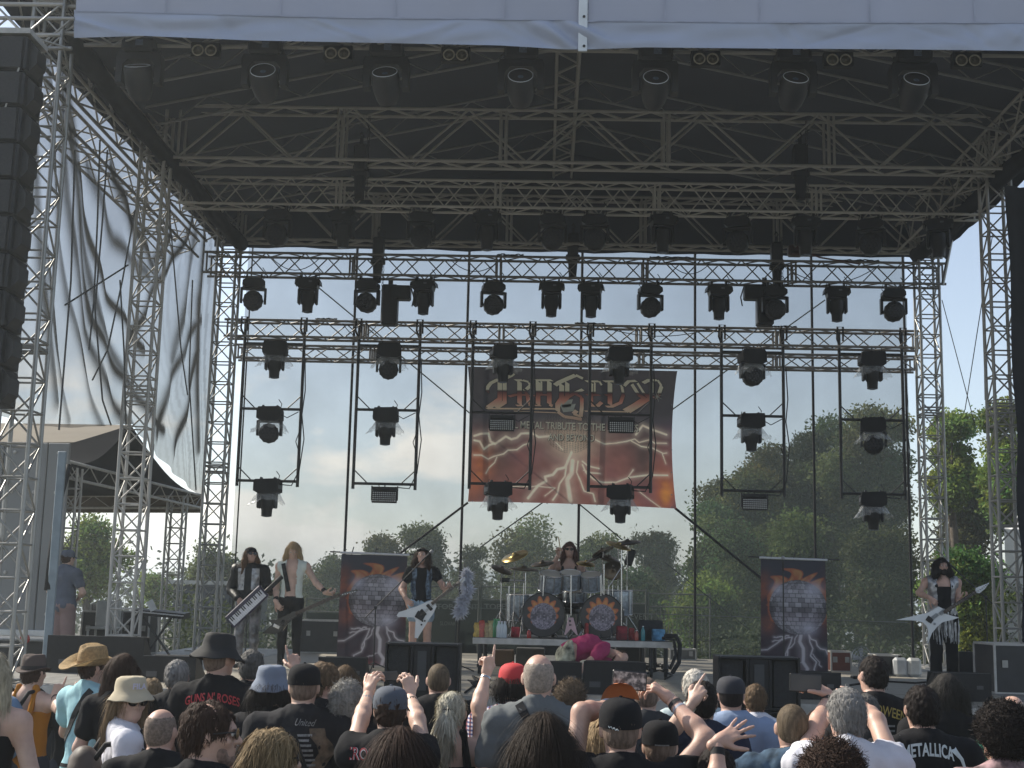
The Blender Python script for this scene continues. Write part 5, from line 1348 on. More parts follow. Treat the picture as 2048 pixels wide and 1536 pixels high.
for k in range(5): m.lathe([(.014, 0), (.010, .006), (.005, .004)], bz(1885, 400+k*200, BY-.03), _rx(math.pi/2), 8)
m.build('eyelet', CHROME, ban)
# ---------------- roll-up banners with the burning mirror ball ----------------
def ball_print(u, v):
    x, y = u*1.0, v*1.85     # width 1, height 1.85
    c = np.tile(np.array([.05, .052, .07]), (len(x), 1)); c = mixc(c, (.06, .02, .03), n2(x, y, 1.2, 3)*np.clip((y-.2), 0, 1))
    cx, cy, R = .57, .76, .44; dx, dy = x-cx, y-cy; d = np.hypot(dx, dy); a = np.arctan2(dx, -dy)
    # flames around the ball
    edge = R+.02+.20*np.clip(np.cos(a), 0, 1)**.5*(.2+.8*np.abs(np.sin(a*5.5+1.6*np.sin(y*11+x*4))))**2.2+.03*n2(x, y, 6, 8); fl = np.clip((edge-d)/.03, 0, 1)*(np.abs(a) < 2.2)
    c = mixc(c, (.34, .11, .06), fl); hot = np.clip((edge-.035-d)/.05, 0, 1)*(np.abs(a) < 1.4)*np.abs(np.sin(a*7+1.2*np.sin(y*9)))**.7; c = mixc(c, (.46, .28, .12), np.clip(hot*(1.2-np.clip((edge-d)*5, 0, 1)), 0, 1))
    og = (np.exp(-(((x-.05)/.12)**2+((y-.48)/.22)**2))+np.exp(-(((x-.10)/.12)**2+((y-1.05)/.12)**2))+np.exp(-(((x-1.0)/.09)**2+((y-.65)/.35)**2))); c = mixc(c, (.34, .11, .06), np.clip(og*.8*(.3+n2(x, y, 5, 1)), 0, 1)*(d > R))
    inb = d < R; la = np.arcsin(np.clip(dy/R, -1, 1)); lo = np.arcsin(np.clip(dx/(np.cos(la)*R+1e-6), -1, 1)); ri = np.floor(la*5.5); ci = np.floor(lo*(4.4)+(ri % 2)*.5)
    hsh = np.abs(np.sin(ri*12.9898+ci*78.233)*43758.5453) % 1; base = .20+.34*hsh; gx = (lo*4.4+(ri % 2)*.5) % 1; gy = (la*5.5) % 1; grout = (gx < .10) | (gy < .10)
    col = np.stack([base*.95, base*.93, base*1.05], 1); mid = np.exp(-((dy-.05)/.10)**2); col = col*(1-.45*mid)[:, None]; wm_ = np.clip((dy+.05)/.3, 0, 1)*np.clip(-(dy-.35)/.2, 0, 1); col = col*(1-.3*wm_)[:, None]+np.array([.22, .15, .20])*(.3*wm_)[:, None]
    col = np.where(grout[:, None], col*.35, col); col = col*(1-.5*(d/R)**4)[:, None]
    gl = np.exp(-(((dx+.30)/.10)**2+((dy+.28)/.10)**2))+1.2*np.exp(-(((dx-.24)/.13)**2+((dy+.30)/.11)**2))+1.0*np.exp(-(((dx-.16)/.13)**2+((dy-.34)/.12)**2))
    c = np.where(inb[:, None], col, c); c = mixc(c, (.55, .55, .68), np.clip(gl, 0, 1)*.6)
    r = np.random.default_rng(5); Ls = []
    for a_, b_, w in (((.47, 1.24), (.01, 1.46), .008), ((.47, 1.24), (.25, 1.80), .009), ((.55, 1.2), (.36, 1.58), .007), ((.60, 1.2), (.66, 1.85), .026), ((.72, 1.2), (.82, 1.85), .010), ((.72, 1.2), (1.0, 1.50), .010), ((.42, 1.22), (.2, 1.25), .008), ((.42, 1.24), (.18, 1.32), .007), ((.64, 1.62), (.45, 1.72), .006), ((.77, 1.5), (.9, 1.7), .006)):
        Ls.append((jag(a_, b_, 7, .07, r), w))
    f = lightning_field(x, y, Ls); c = mixc(c, (.55, .53, .58), f*.95*(~inb))
    c = mixc(c, (.40, .06, .05), np.clip(np.exp(-(((x-.2)/.3)**2+((y-1.82)/.05)**2)), 0, 1)*.8)
    return c
for (x0, y0, x1, y1, lab, zb_) in ((684, 1108, 815, 1322, 'tall banner with burning mirror ball between bassist and singer', 0), (1521, 1118, 1650, 1330, 'tall banner with burning mirror ball, right half of the stage', 0)):
    Yb = 19.6; t = thing('pull_up_banner', lab, 'banner', P((x0+x1)/2, 1335, Yb), 'tall banners with burning mirror ball')
    A = P(x0, y0, Yb); B = P(x1, y0+5, Yb); zf = SZ+.02
    def pos(u, v, A=A, B=B):
        z0 = A[2]+(B[2]-A[2])*u; W = np.stack([A[0]+(B[0]-A[0])*u+.03*v*(u-.4), Yb-.02+.015*np.sin(u*7)+.02*np.sin(v*6)*np.sin(u*3), z0+(zf-z0)*v], 1); return W
    printed('banner_cloth', 110, 190, pos, ball_print, attr_mat('ink_cloth', .75, .12), t)
    rod('top_rail', A+V3(-.02, -.03, .02), B+V3(.03, -.03, .02), .016, M('white_tube', (.6, .6, .62), rough=.4), t)
    rod('crossbar', A+V3(-.18, .02, .03), B+V3(.22, .02, .03), .010, BLK, t)
    for q in (.15, .5, .95):
        p = A+(B-A)*q; rod('hook', p+V3(.0, -.03, 0), p+V3(.03, -.03, .11), .008, BLK, t)
    for q in (.03, .97):
        p = A+(B-A)*q; rod('stand_pole', V3(p[0], Yb+.04, SZ), V3(p[0], Yb+.04, p[2]), .014, BLK, t); MB().box((p[0], Yb+.05, SZ+.012), (.06, .6, .024)).build('foot', BLK, t)
# ---------------- rear fence with printed cloths ----------------
fc = M('fence_cloth', (.022, .021, .021), rough=.8, var=.2); ink = M('pale_print', (.34, .34, .33), rough=.7, var=.05)
FYf = 26.1; FM = M('fence_metal', (.16, .16, .155), rough=.6, metal=.2)
def ftext(txt, cx, cy, w, h, par, nm='lettering', bold=.0):
    V, F = text_mesh(txt, 1.0, bold=bold); V = V-(V.max(0)+V.min(0))/2; sz = V.max(0)-V.min(0); mk(nm, [P(cx+x*w/sz[0], cy-y*h/sz[1]+x*w/sz[0]*.02, FYf-.04) for x, y in V], F, ink, par)
for x0, x1, y0, lab, tx in ((612, 702, 1225, 'plain dark fence panel left of the left tall banner', None), (838, 958, 1200, 'fence panel with dark printed cloth behind the singer', 895), (962, 1128, 1201, 'fence panel with dark printed cloth left of the drums', 1005), (1132, 1292, 1206, 'fence panel with dark printed cloth right of the drums', 1262), (1296, 1420, 1215, 'bare mesh fence panel right of the drum riser', 0)):
    t = thing('fence_panel', lab, 'fence', P((x0+x1)/2, 1330, FYf), 'fence panels at the rear of the stage')
    a, b = P(x0, y0, FYf), P(x1, y0+2, FYf); zt = a[2]
    for q in (a, b): rod('post', (q[0], FYf, 0), (q[0], FYf, zt+.3), .018, FM, t)
    rod('rail', (a[0], FYf, zt+.02), (b[0], FYf, zt+.02), .014, FM, t); rod('rail', (a[0], FYf, zt+.27), (b[0], FYf, zt+.27), .014, FM, t)
    if tx != 0:
        n = 14; V = []
        for i in range(n):
            x = a[0]+.02+(b[0]-a[0]-.04)*i/(n-1); V += [(x, FYf-.03+.012*math.sin(i*1.9), zt), (x, FYf-.03+.02*math.sin(i*1.3), .1)]
        mk('printed_cloth', V, [(2*i, 2*i+1, 2*i+3, 2*i+2) for i in range(n-1)], fc, t, True)
    else:
        m = MB()
        for i in range(16): m.tube([(a[0]+(b[0]-a[0])*i/15, FYf, .1), (a[0]+(b[0]-a[0])*i/15, FYf, zt)], .004, 4)
        for i in range(10): m.tube([(a[0], FYf, zt*i/10), (b[0], FYf, zt*i/10)], .004, 4)
        m.build('wire_mesh', FM, t)
    if tx:
        ftext('TOP', tx-20 if tx != 895 else tx-6, 1213 if tx < 1200 else 1233, 34, 11, t, bold=.03)
        ftext('EVENT', tx+22 if tx != 895 else tx+38, 1213.5 if tx < 1200 else 1233.5, 46, 11, t)
        ftext('SLOVAKIA', tx+5, 1247 if tx < 1200 else 1264, 40, 8, t); ftext('www.topevent.sk', tx-5, 1285 if tx < 1000 else 1305, 62, 6, t)
cr = M('plywood_crate', (.22, .14, .08), rough=.7, var=.2, vs=4, bump=.1, bs=30)
for px0, px1, y0, lab in ((985, 1028, 1300, 'small brown crate under the drum riser, left'), (1032, 1090, 1296, 'wider pale grey crate under the drum riser'), (1232, 1290, 1290, 'dark crate under the right end of the riser')):
    a, b = P(px0, y0, 20.6), P(px1, y0, 20.6); o = MB().box(((a[0]+b[0])/2, 20.8, (a[2]+SZ)/2), (b[0]-a[0], .4, a[2]-SZ), bev=.015).build('crate', cr if '_' not in lab and 'brown' in lab else (M('grey_crate', (.16, .155, .14), rough=.7) if 'pale' in lab else BLK)); tag(o, lab, 'crate')
# ---------------- drum riser ----------------
RY0, RY1 = 18.3, 20.5; rz_ = P(1140, 1279, RY0)[2]; rx0, rx1 = P(945, 1272, RY0)[0], P(1345, 1282, RY0)[0]
rs = thing('drum_riser', 'low wheeled riser with silver edge carrying the drum kit', 'riser', ((rx0+rx1)/2, RY0, SZ))
for i in range(2):
    w_ = (rx1-rx0)/2
    for j in range(2): MB().box((rx0+w_*(i+.5), RY0+.55+j*1.1, rz_-.02), (w_-.01, 1.09, .035), bev=.004).build('deck_panel', M('riser_top', (.03, .03, .033), rough=.8, var=.3), rs)
    MB().box((rx0+w_*(i+.5), RY0-.012, rz_-.045), (w_-.008, .03, .085), bev=.006).build('edge_profile', ALUD, rs)
for x in (rx0+.1, rx0+w_-.08, rx0+w_+.08, rx1-.28, rx1-.08):
    for y in (RY0+.12, RY1-.3):
        rod('leg', (x, y, SZ+.1), (x, y, rz_-.06), .03, BLK, rs)
        m = MB(); m.tube([(x-.02, y, SZ+.06), (x+.02, y, SZ+.06)], .058, 16); m.box((x, y, SZ+.11), (.07, .08, .04)); m.build('wheel', BLKP, rs)
o = MB().tube([P(1330, 1272, 18.2), P(1352, 1272, 18.1), P(1360, 1290, 18.1), P(1358, 1325, 18.1), P(1345, 1345, 18.0)], .03, 8).tube([P(1325, 1276, 18.2), P(1348, 1280, 18.1), P(1352, 1310, 18.1), P(1340, 1338, 18.0)], .022, 8).build('cable_loom', BELT, None, True); tag(o, 'thick cable loom falling off the right end of the riser', 'cable')
# ---------------- drum kit ----------------
kit = thing('drum_kit', 'silver drum kit with two bass drums and many cymbals', 'drums', P(1140, 1275, 19.0))
SHELL = M('drum_shell', (.30, .34, .38), rough=.22, metal=.35, var=.35, vs=25); HEAD = M('drum_head', (.52, .46, .38), rough=.5, var=.1); HEADB = M('drum_head_brown', (.30, .18, .09), rough=.45)
def drum(c, R, r, h, name='tom', head=HEAD, bot=HEADB, lugs=8, parent=kit):
    c = np.array(c); d = smooth_by_angle(MB().lathe([(r*.985, -h/2), (r, -h/2+.012), (r, h/2-.012), (r*.985, h/2)], c, R, 28).build(name, SHELL, parent))
    MB().lathe([(r*.98, h/2+.002), (0, h/2+.003)], c, R, 28).build('batter_head', head, d); MB().lathe([(0, -h/2-.003), (r*.98, -h/2-.002)], c, R, 28).build('resonant_head', bot, d)
    for z in (-h/2, h/2):
        MB().tube([c+R@V3(r*1.02*math.cos(a), r*1.02*math.sin(a), z) for a in np.linspace(0, 6.283, 29)[:-1]], .009, 6, closed=True).build('hoop', CHROME, d, True)
    for k in range(lugs):
        a = 6.283*k/lugs; rod('lug', c+R@V3(r*1.03*math.cos(a), r*1.03*math.sin(a), -h/2), c+R@V3(r*1.03*math.cos(a), r*1.03*math.sin(a), h/2), .006, CHROME, d, 6)
    return d
def kick_print(u, v):
    x, y = (u-.5)*2, (v-.5)*2; d = np.hypot(x, y); a = np.arctan2(x, -y); c = np.tile(np.array([.02, .02, .025]), (len(x), 1))
    e = .62+.26*np.abs(np.sin(a*6.5))**1.5*np.clip(np.cos(a*.62), 0, 1)+.05*n2(x, y, 3, 2); c = mixc(c, (.45, .12, .04), np.clip((e-d)/.04, 0, 1)*(np.abs(a) < 2.4)); c = mixc(c, (.55, .28, .07), np.clip((e-.12-d)/.05, 0, 1)*(np.abs(a) < 2)*.6)
    R = .62; la = np.arcsin(np.clip((y-.08)/R, -1, 1)); lo = np.arcsin(np.clip(x/(np.cos(la)*R+1e-6), -1, 1)); ri = np.floor(la*8); ci = np.floor(lo*7); h = np.abs(np.sin(ri*12.9898+ci*78.233)*43758.5453) % 1
    g = ((lo*7) % 1 < .12) | ((la*8) % 1 < .12); col = np.stack([.10+.34*h, .09+.30*h, .13+.34*h], 1)*(1-.4*np.exp(-((y)/.25)**2))[:, None]; col = np.where(g[:, None], col*.4, col)
    return np.where((np.hypot(x, y-.08) < R)[:, None], col, c)
kd = [(1083, 1232, .30, .12), (1207, 1233, .30, -.10)]
for px, py, r, yaw in kd:
    c = P(px, py, 18.85); c[2] = rz_+r+.02; R = _rz(yaw)@_rx(math.pi/2); h = .42
    c2 = c+V3(.12*(1 if px < 1100 else -1)*0, h/2, 0)
    d = smooth_by_angle(MB().lathe([(r*.985, -h/2), (r, -h/2+.02), (r, h/2-.02), (r*.985, h/2)], c2, R, 40).build('bass_drum', M('drum_shell_dark', (.06, .065, .07), rough=.2, metal=.3, var=.3), kit))
    f = R@V3(0, 0, 1); c0 = c2+f*(h/2+.004)
    m = MB(); m.lathe([(r*.985, 0), (r*1.035, .0), (r*1.035, .03), (r*.985, .03), (r*.985, 0)], c2+f*(h/2-.015), R, 40, caps=False); m.build('hoop', M('black_hoop', (.02, .02, .02), rough=.25), d, True)
    X = R@V3(1, 0, 0); Yv = np.cross(f, X)
    def pos(u, v, c0=c0, X=X, f=f, r=r):
        a = u*2*math.pi; rr = v*r*.985; zz = V3(0, 0, 1); Xx = X/np.linalg.norm(X); U = np.cross(f, Xx); U = U if U[2] > 0 else -U
        return c0+np.cos(a)[:, None]*rr[:, None]*Xx+np.sin(a)[:, None]*rr[:, None]*U
    def col(u, v): a = u*2*math.pi; return kick_print(.5+.5*v*np.cos(a), .5-.5*v*np.sin(a))
    printed('front_head', 150, 46, pos, col, attr_mat('ink_gloss', .3), d)
    for k in range(10):
        a = 6.283*k/10+.3; p = c2+R@V3(r*1.05*math.cos(a), r*1.05*math.sin(a), h/2-.06); rod('claw', p, p+f*-.10, .010, CHROME, d, 6)
    for s in (-1, 1): rod('spur', c2+V3(s*r*.8, -.1, -r*.4), V3(c2[0]+s*r*1.25, c2[1]-.25, rz_), .010, CHROME, d, 6)
for px, py, r, h, s in ((1102, 1164, .17, .24, .25), (1141, 1160, .145, .22, 0), (1182, 1164, .15, .22, -.25)):
    c = P(px, py, 19.05); R = _rz(s)@_rx(.35); drum(c, R, r, h); rod('tom_post', c-V3(0, -.05, .1), V3(c[0], c[1]+.05, rz_+.5), .012, CHROME, kit)
c = P(1040, 1215, 19.3); drum(c, _rx(.05), .19, .36, 'floor_tom'); c = P(1150, 1193, 19.35); drum(c, _rx(.12), .17, .14, 'snare_drum'); c = P(1238, 1205, 19.4); drum(c, _rx(.05), .19, .34, 'floor_tom')
BRASS = M('brass', (.62, .44, .16), rough=.28, metal=.95, var=.2, vs=15); BRD = M('dark_bronze', (.10, .075, .05), rough=.35, metal=.8, var=.3)
def cymbal(px, py, Y, r, tx, tz, mat, foot=None, label=None):
    c = P(px, py, Y); R = _ry(tz)@_rx(tx)
    s = MB(); s.lathe([(r, 0), (r*.98, .005), (r*.6, .018), (r*.2, .028), (r*.17, .045), (r*.08, .058), (.008, .06)], c, R, 32).lathe([(r, -.002), (r*.6, .015), (r*.2, .025), (.008, .03)], c, R, 32)
    s.build('cymbal', mat, kit, True)
    fx = foot or (c[0], c[1]+.05); f = V3(fx[0], fx[1], rz_); top = c+V3(0, 0, .08)
    rod('stand_tube', f+V3(0, 0, .08), V3(f[0], f[1], min(c[2]-.15, rz_+.75)), .008, CHROME, kit, 8); rod('boom', V3(f[0], f[1], min(c[2]-.15, rz_+.75)), top, .008, CHROME, kit, 8)
    for k in range(3): a = 2.09*k+.4; rod('stand_leg', f+V3(0, 0, .35), f+V3(.26*math.cos(a), .26*math.sin(a), .0), .008, CHROME, kit, 6)
cymbal(1030, 1113, 19.0, .20, .35, -.35, BRASS); cymbal(1048, 1139, 18.8, .22, .12, .05, BRD); cymbal(1003, 1140, 19.1, .16, .3, .35, BRD); cymbal(1206, 1103, 19.0, .17, -.2, -.45, BRD); cymbal(1237, 1092, 19.3, .19, .25, .28, BRASS)
cymbal(1255, 1086, 19.4, .20, .2, -.1, BRD); cymbal(1226, 1141, 18.9, .15, 1.15, -.3, BRD); cymbal(1190, 1118, 19.2, .15, .1, -.4, BRD)
cymbal(1085, 1128, 19.15, .17, .25, -.15, BRD); cymbal(1218, 1118, 19.1, .17, .3, .3, BRD); cymbal(1172, 1128, 19.3, .14, .3, .1, BRASS)
for a, b, r in (((1243, 1100), (1243, 1262), .013), ((1208, 1128), (1208, 1190), .011), ((1142, 1150), (1142, 1232), .013), ((1088, 1150), (1086, 1192), .012), ((1202, 1150), (1202, 1192), .012), ((1051, 1145), (1051, 1190), .011), ((1018, 1172), (1018, 1255), .012), ((1018, 1160), (1050, 1161), .010), ((1246, 1130), (1218, 1173), .009)):
    rod('rack_tube', P(*a, 18.8), P(*b, 18.8), r*.75, CHROME, kit, 8)
MB().box(P(1260, 1115, 19.5), (.12, .12, .24), R=_ry(.3), bev=.02).build('side_speaker', BLKP, kit); MB().box(P(1010, 1160, 19.2), (.14, .1, .06), bev=.01).build('percussion_pad', BLKP, kit)
o = thing('mini_guitar_sign', 'small pink V-shaped sign propped between the bass drums', 'sign', P(1142, 1270, 18.42)); m = MB()
m.prism([(-.07, 0), (-.085, .0), (-.03, .235), (.035, .235), (.10, 0), (.085, 0), (.005, .085)], P(1141, 1270, 18.42), (1, 0, 0), (0, .1, 1), (0, .02, 0)); m.build('board', M('pink_board', (.50, .33, .36), rough=.5), o)
m = MB(); m.prism([(-.02, .12), (.025, .135), (-.018, .15)], P(1141, 1270, 18.41), (1, 0, 0), (0, .1, 1), (0, .004, 0)).lathe([(.015, 0), (0, .002)], P(1140, 1242, 18.42), _rx(math.pi/2), 10); m.build('mark', BLK, o)
# food, bottles and boxes on the riser
def bottle(px, py, Y, h, r, col, lab, cap=(.5, .5, .5), grp=None):
    p = P(px, py, Y); p[2] = rz_+.001; t = thing('bottle', lab, 'bottle', p, grp)
    mt = M('bottle_%.2f_%.2f' % col[:2], col, rough=.15, var=.1, alpha=.8); smooth_by_angle(MB().lathe([(r*.9, 0), (r, .01), (r, h*.62), (r*.85, h*.72), (r*.38, h*.88), (r*.38, h*.94)], p, n=14).build('glass', mt, t))
    MB().lathe([(r*.42, h*.94), (r*.42, h)], p, n=10).build('bottle_cap', M('cap_%.2f' % cap[0], cap, rough=.4), t); return t
r = np.random.default_rng(11)
for i, (px, c, lab) in enumerate(((954, (.45, .30, .06), 'yellow snack bag at the left end of the riser'), (963, (.42, .07, .05), 'red snack bag on the riser'), (974, (.30, .22, .10), 'brown paper snack bag on the riser'), (982, (.40, .33, .16), 'beige snack bag beside the green water bottles'))):
    p = P(px, 1271, 18.5); p[2] = rz_+.001; t = MB(); V = []
    for j in range(6):
        z = j/5; w = .05*(1-.15*z)+.01*math.sin(j*2+i); 
        for k in range(10): a = 6.283*k/10; V.append((p[0]+w*math.cos(a)*(1 if z < .9 else 1.1), p[1]+.035*math.sin(a)*(1-.85*z**3), p[2]+z*(.19+.03*(i % 2))+.008*math.sin(k*2.3)))
    m = MB().add(V, [(j*10+k, j*10+(k+1) % 10, (j+1)*10+(k+1) % 10, (j+1)*10+k) for j in range(5) for k in range(10)]+[tuple(range(50, 60))]); o = m.build('snack_bag', M('bag_%d' % i, c, rough=.35, var=.35, vs=30), None, True); tag(o, lab, 'bag')
for i in range(4): bottle(988+i*3, 1270, 18.5+.04*(i % 2), .25, .032, (.10, .34, .16), ('leftmost ', 'second ', 'third ', 'rightmost ')[i]+'green water bottle beside the snack bags', (.05, .3, .1), 'green water bottles')
for i in range(6): bottle(997+(i % 3)*6, 1270, 18.42+.07*(i//3), .22, .033, (.60, .66, .70), ('front left', 'front middle', 'front right', 'rear left', 'rear middle', 'rear right')[i]+' clear water bottle of the pack on the riser', (.6, .6, .65), 'clear water bottles of one pack')
for px, c, h, lab in ((1286, (.06, .25, .28), .20, 'teal bottle in front of the laptop case'), (1273, (.40, .10, .08), .14, 'red drink bottle beside the teal bottle'), (1058, (.35, .03, .03), .12, 'small red can near the left cymbal stand')): bottle(px, 1272, 18.45, h, .03, c, lab)
for px0, px1, y0, c, lab in ((1278, 1327, 1240, (.015, .015, .018), 'open black laptop case at the right end of the riser'), (1304, 1330, 1258, (.10, .26, .42), 'light blue folded cloth at the right end of the riser'), (1234, 1256, 1252, (.22, .02, .03), 'dark red pouch beside the right bass drum'), (1170, 1178, 1246, (.30, .03, .03), 'red towel roll between the drums'), (1022, 1040, 1254, (.35, .03, .04), 'red drum key pouch left of the drums'), (1258, 1270, 1256, (.28, .03, .03), 'small red box right of the drums')):
    a, b = P(px0, y0, 18.6), P(px1, y0, 18.6); o = MB().box(((a[0]+b[0])/2, 18.62+.1*(px0 < 1290), (a[2]+rz_)/2), (b[0]-a[0], .08, a[2]-rz_), bev=.012).build('case' if 'case' in lab else 'pouch', M('pouch_%d' % px0, c, rough=.7, var=.4, vs=20), None, True); tag(o, lab, 'case' if 'case' in lab else 'pouch')
# ---------------- wedges, subs and cases ----------------
def wedge(x0, x1, y0, y1, Y, lab, grp='monitor wedges along the stage front', base=SZ, name='stage_monitor'):
    a, b = P(x0, y0, Y), P(x1, y0, Y); h = a[2]-base; w = b[0]-a[0]; c = (a[0]+b[0])/2; t = thing(name, lab, 'monitor speaker', (c, Y, base), grp)
    m = MB(); m.prism([(0, 0), (.46, 0), (.46, h*.22), (.08, h), (0, h)], (c-w/2, Y, base), (0, 1, 0), (0, 0, 1), (w, 0, 0)); m.build('cabinet', BLKP, t)
    MB().prism([(.0, 0), (w-.06, 0), (w-.06, h*.86), (0, h*.86)], (c-w/2+.03, Y+.46, base+h*.2), (1, 0, 0), (0, -.43, .9), (0, .012, .006)).build('grille', GRILL, t)
    MB().box((c-w*.32, Y-.004, base+h*.3), (.12, .008, .06)).box((c+w*.3, Y-.004, base+h*.5), (.07, .01, .04)).build('connector_plate', M('plate_grey', (.06, .06, .065), rough=.4), t); return t
wedge(96, 290, 1270, 1330, 16.4, 'very wide dark side-fill speaker at far left of the stage', name='side_fill')
wedge(286, 393, 1311, 1380, 15.2, 'dark monitor wedge right of the wide left speaker')
wedge(637, 733, 1314, 1385, 15.0, 'dark monitor wedge below the left tall banner')
wedge(1076, 1164, 1323, 1390, 15.0, 'left one of the two wedges in front of the drum riser')
wedge(1168, 1292, 1322, 1392, 14.9, 'right one of the two wedges in front of the drum riser')
wedge(1868, 1982, 1345, 1402, 15.2, 'dark monitor wedge at the feet of the right guitarist')
wedge(1918, 1958, 1303, 1350, 18.5, 'small round-topped wedge behind the right monitor')
wedge(1575, 1682, 1343, 1400, 14.9, 'low wedge in front of the right tall banner')
def sub(x0, x1, y0, Y, lab, nbox=3):
    a, b = P(x0, y0, Y), P(x1, y0, Y); w = b[0]-a[0]; hh = a[2]/nbox if nbox > 2 else a[2]/nbox
    for i in range(nbox):
        z = hh*i; t = thing('bass_speaker', lab % ('bottom', 'middle', 'top')[i+(3-nbox)], 'loudspeaker', ((a[0]+b[0])/2, Y, z), 'stacked bass speakers before the stage'); c = (a[0]+b[0])/2
        m = MB()
        for q, dd in (((c, Y+.40, z+hh/2), (w, .02, hh-.01)), ((c-w/2+.012, Y+.2, z+hh/2), (.024, .42, hh-.01)), ((c+w/2-.012, Y+.2, z+hh/2), (.024, .42, hh-.01)), ((c, Y+.2, z+hh-.018), (w-.05, .42, .024)), ((c, Y+.2, z+.018), (w-.05, .42, .024)), ((c, Y+.12, z+hh/2), (w*.24, .25, hh-.05)), ((c-w*.14, Y+.1, z+hh/2), (.03, .22, hh-.06)), ((c+w*.14, Y+.1, z+hh/2), (.03, .22, hh-.06))): m.box(q, dd, bev=.006)
        m.build('cabinet', BLKP, t)
        for s in (-1, 1): MB().box((c+s*w*.325, Y+.06, z+hh/2), (w*.28, .012, hh-.07), bev=.004).build('grille', GRILL, t)
        MB().box((c, Y-.015, z+hh/2), (w*.12, .012, hh*.7)).build('center_strip', M('strip_grey', (.035, .037, .042), rough=.5), t)
sub(771, 920, 1284, 13.6, '%s box of the bass speaker stack before the singer', 3)
sub(1436, 1600, 1311, 13.6, '%s box of the bass speaker stack right of centre', 3)
def flight_case(x0, x1, y0, y1, Y, lab, col=(.03, .03, .032), d=.5, base=SZ, grp=None):
    a, b = P(x0, y0, Y), P(x1, y0, Y); zb = base if base is not None else P(x0, y1, Y)[2]; c = V3((a[0]+b[0])/2, Y+d/2, (a[2]+zb)/2); w, h = b[0]-a[0], a[2]-zb
    t = thing('flight_case', lab, 'equipment case', (c[0], Y, zb), grp); MB().box(c, (w-.02, d-.02, h-.02)).build('case_body', M('case_%.2f' % col[0], col, rough=.5, var=.2), t)
    m = MB()
    for sx in (-1, 1):
        for sz in (-1, 1): m.box(c+V3(0, sx*d/2*.985, sz*h/2*.985), (w, .025, .025)); m.box(c+V3(sx*w/2*.985, 0, sz*h/2*.985), (.025, d-.03, .025))
        for sy in (-1, 1): m.box(c+V3(sx*w/2*.985, sy*d/2*.985, 0), (.026, .026, h-.03))
    m.build('edge_trim', ALUD, t); m = MB()
    for sx in (-.3, .3): m.box(c+V3(sx*w, -d/2-.006, h*.1), (.07, .012, .09), bev=.003)
    m.build('latch', ALU, t); return t
flight_case(1988, 2090, 1288, 1380, 16.8, 'tall black rack case with silver edges at the right edge', d=.8)
flight_case(1662, 1702, 1303, 1345, 21.5, 'red-brown case behind the right tall banner', (.16, .05, .035), grp='cases at the rear right')
flight_case(1752, 1800, 1310, 1345, 20.5, 'low black case right of the floor fan', grp='cases at the rear right')
flight_case(165, 232, 1222, 1262, 21.5, 'black case with pale edges behind the left side-fill', grp='cases at the rear left')
flight_case(182, 222, 1208, 1222, 21.6, 'small black case on top of the left case', base=None, grp='cases at the rear left', d=.3)
flight_case(245, 300, 1222, 1268, 21.8, 'black rack case below the keyboard', grp='cases at the rear left')
flight_case(600, 690, 1240, 1330, 23.8, 'large dark case left of the left tall banner', (.035, .036, .038), d=.8)
flight_case(1340, 1392, 1298, 1335, 24.5, 'low pale case right of the drum riser', (.12, .12, .11), d=.4)
# keyboard
kb = thing('stage_keyboard', 'black keyboard on an X-shaped stand at left rear', 'keyboard', P(310, 1270, 20.0)); a = P(262, 1222, 20); b = P(368, 1232, 20)
MB().prism([(0, 0), (1, 0), (1, .08), (.02, .08)], a-V3(0, 0, .05), (b-a), (0, 0, 1), (0, .35, .02)).build('body', BLKP, kb)
MB().box(P(303, 1211, 19.9), (.10, .02, .16), R=_ry(-.5)).build('sheet', M('paper', (.55, .56, .56), rough=.8), kb)
for q, w in (((285, 1232), (345, 1330)), ((345, 1232), (285, 1330))): rod('stand_bar', P(*q, 20.1), PZ(w[0], w[1], SZ) if False else V3(P(*w, 20.1)[0], 20.1, SZ), .018, BLK, kb)
m = MB()
for i in range(18): m.box(a+(b-a)*(i+.5)/18+V3(0, -.02, -.0), (.038, .03, .02))
m.build('keys', M('key_white', (.5, .5, .5), rough=.4), kb)
cw = thing('garden_chair', 'white plastic chair behind the left side-fill', 'chair', P(198, 1270, 20.6)); WP = M('white_plastic', (.5, .5, .47), rough=.4); p = P(198, 1262, 20.6)
MB().box((p[0], 20.8, SZ+.43), (.42, .42, .04), bev=.01).build('seat', WP, cw); MB().box((p[0], 21.0, SZ+.65), (.40, .03, .40), bev=.01).build('backrest', WP, cw)
for sx in (-.18, .18):
    for sy in (.62, .98): rod('leg', (p[0]+sx, 20+sy, SZ), (p[0]+sx, 20+sy, SZ+.42), .018, WP, cw)
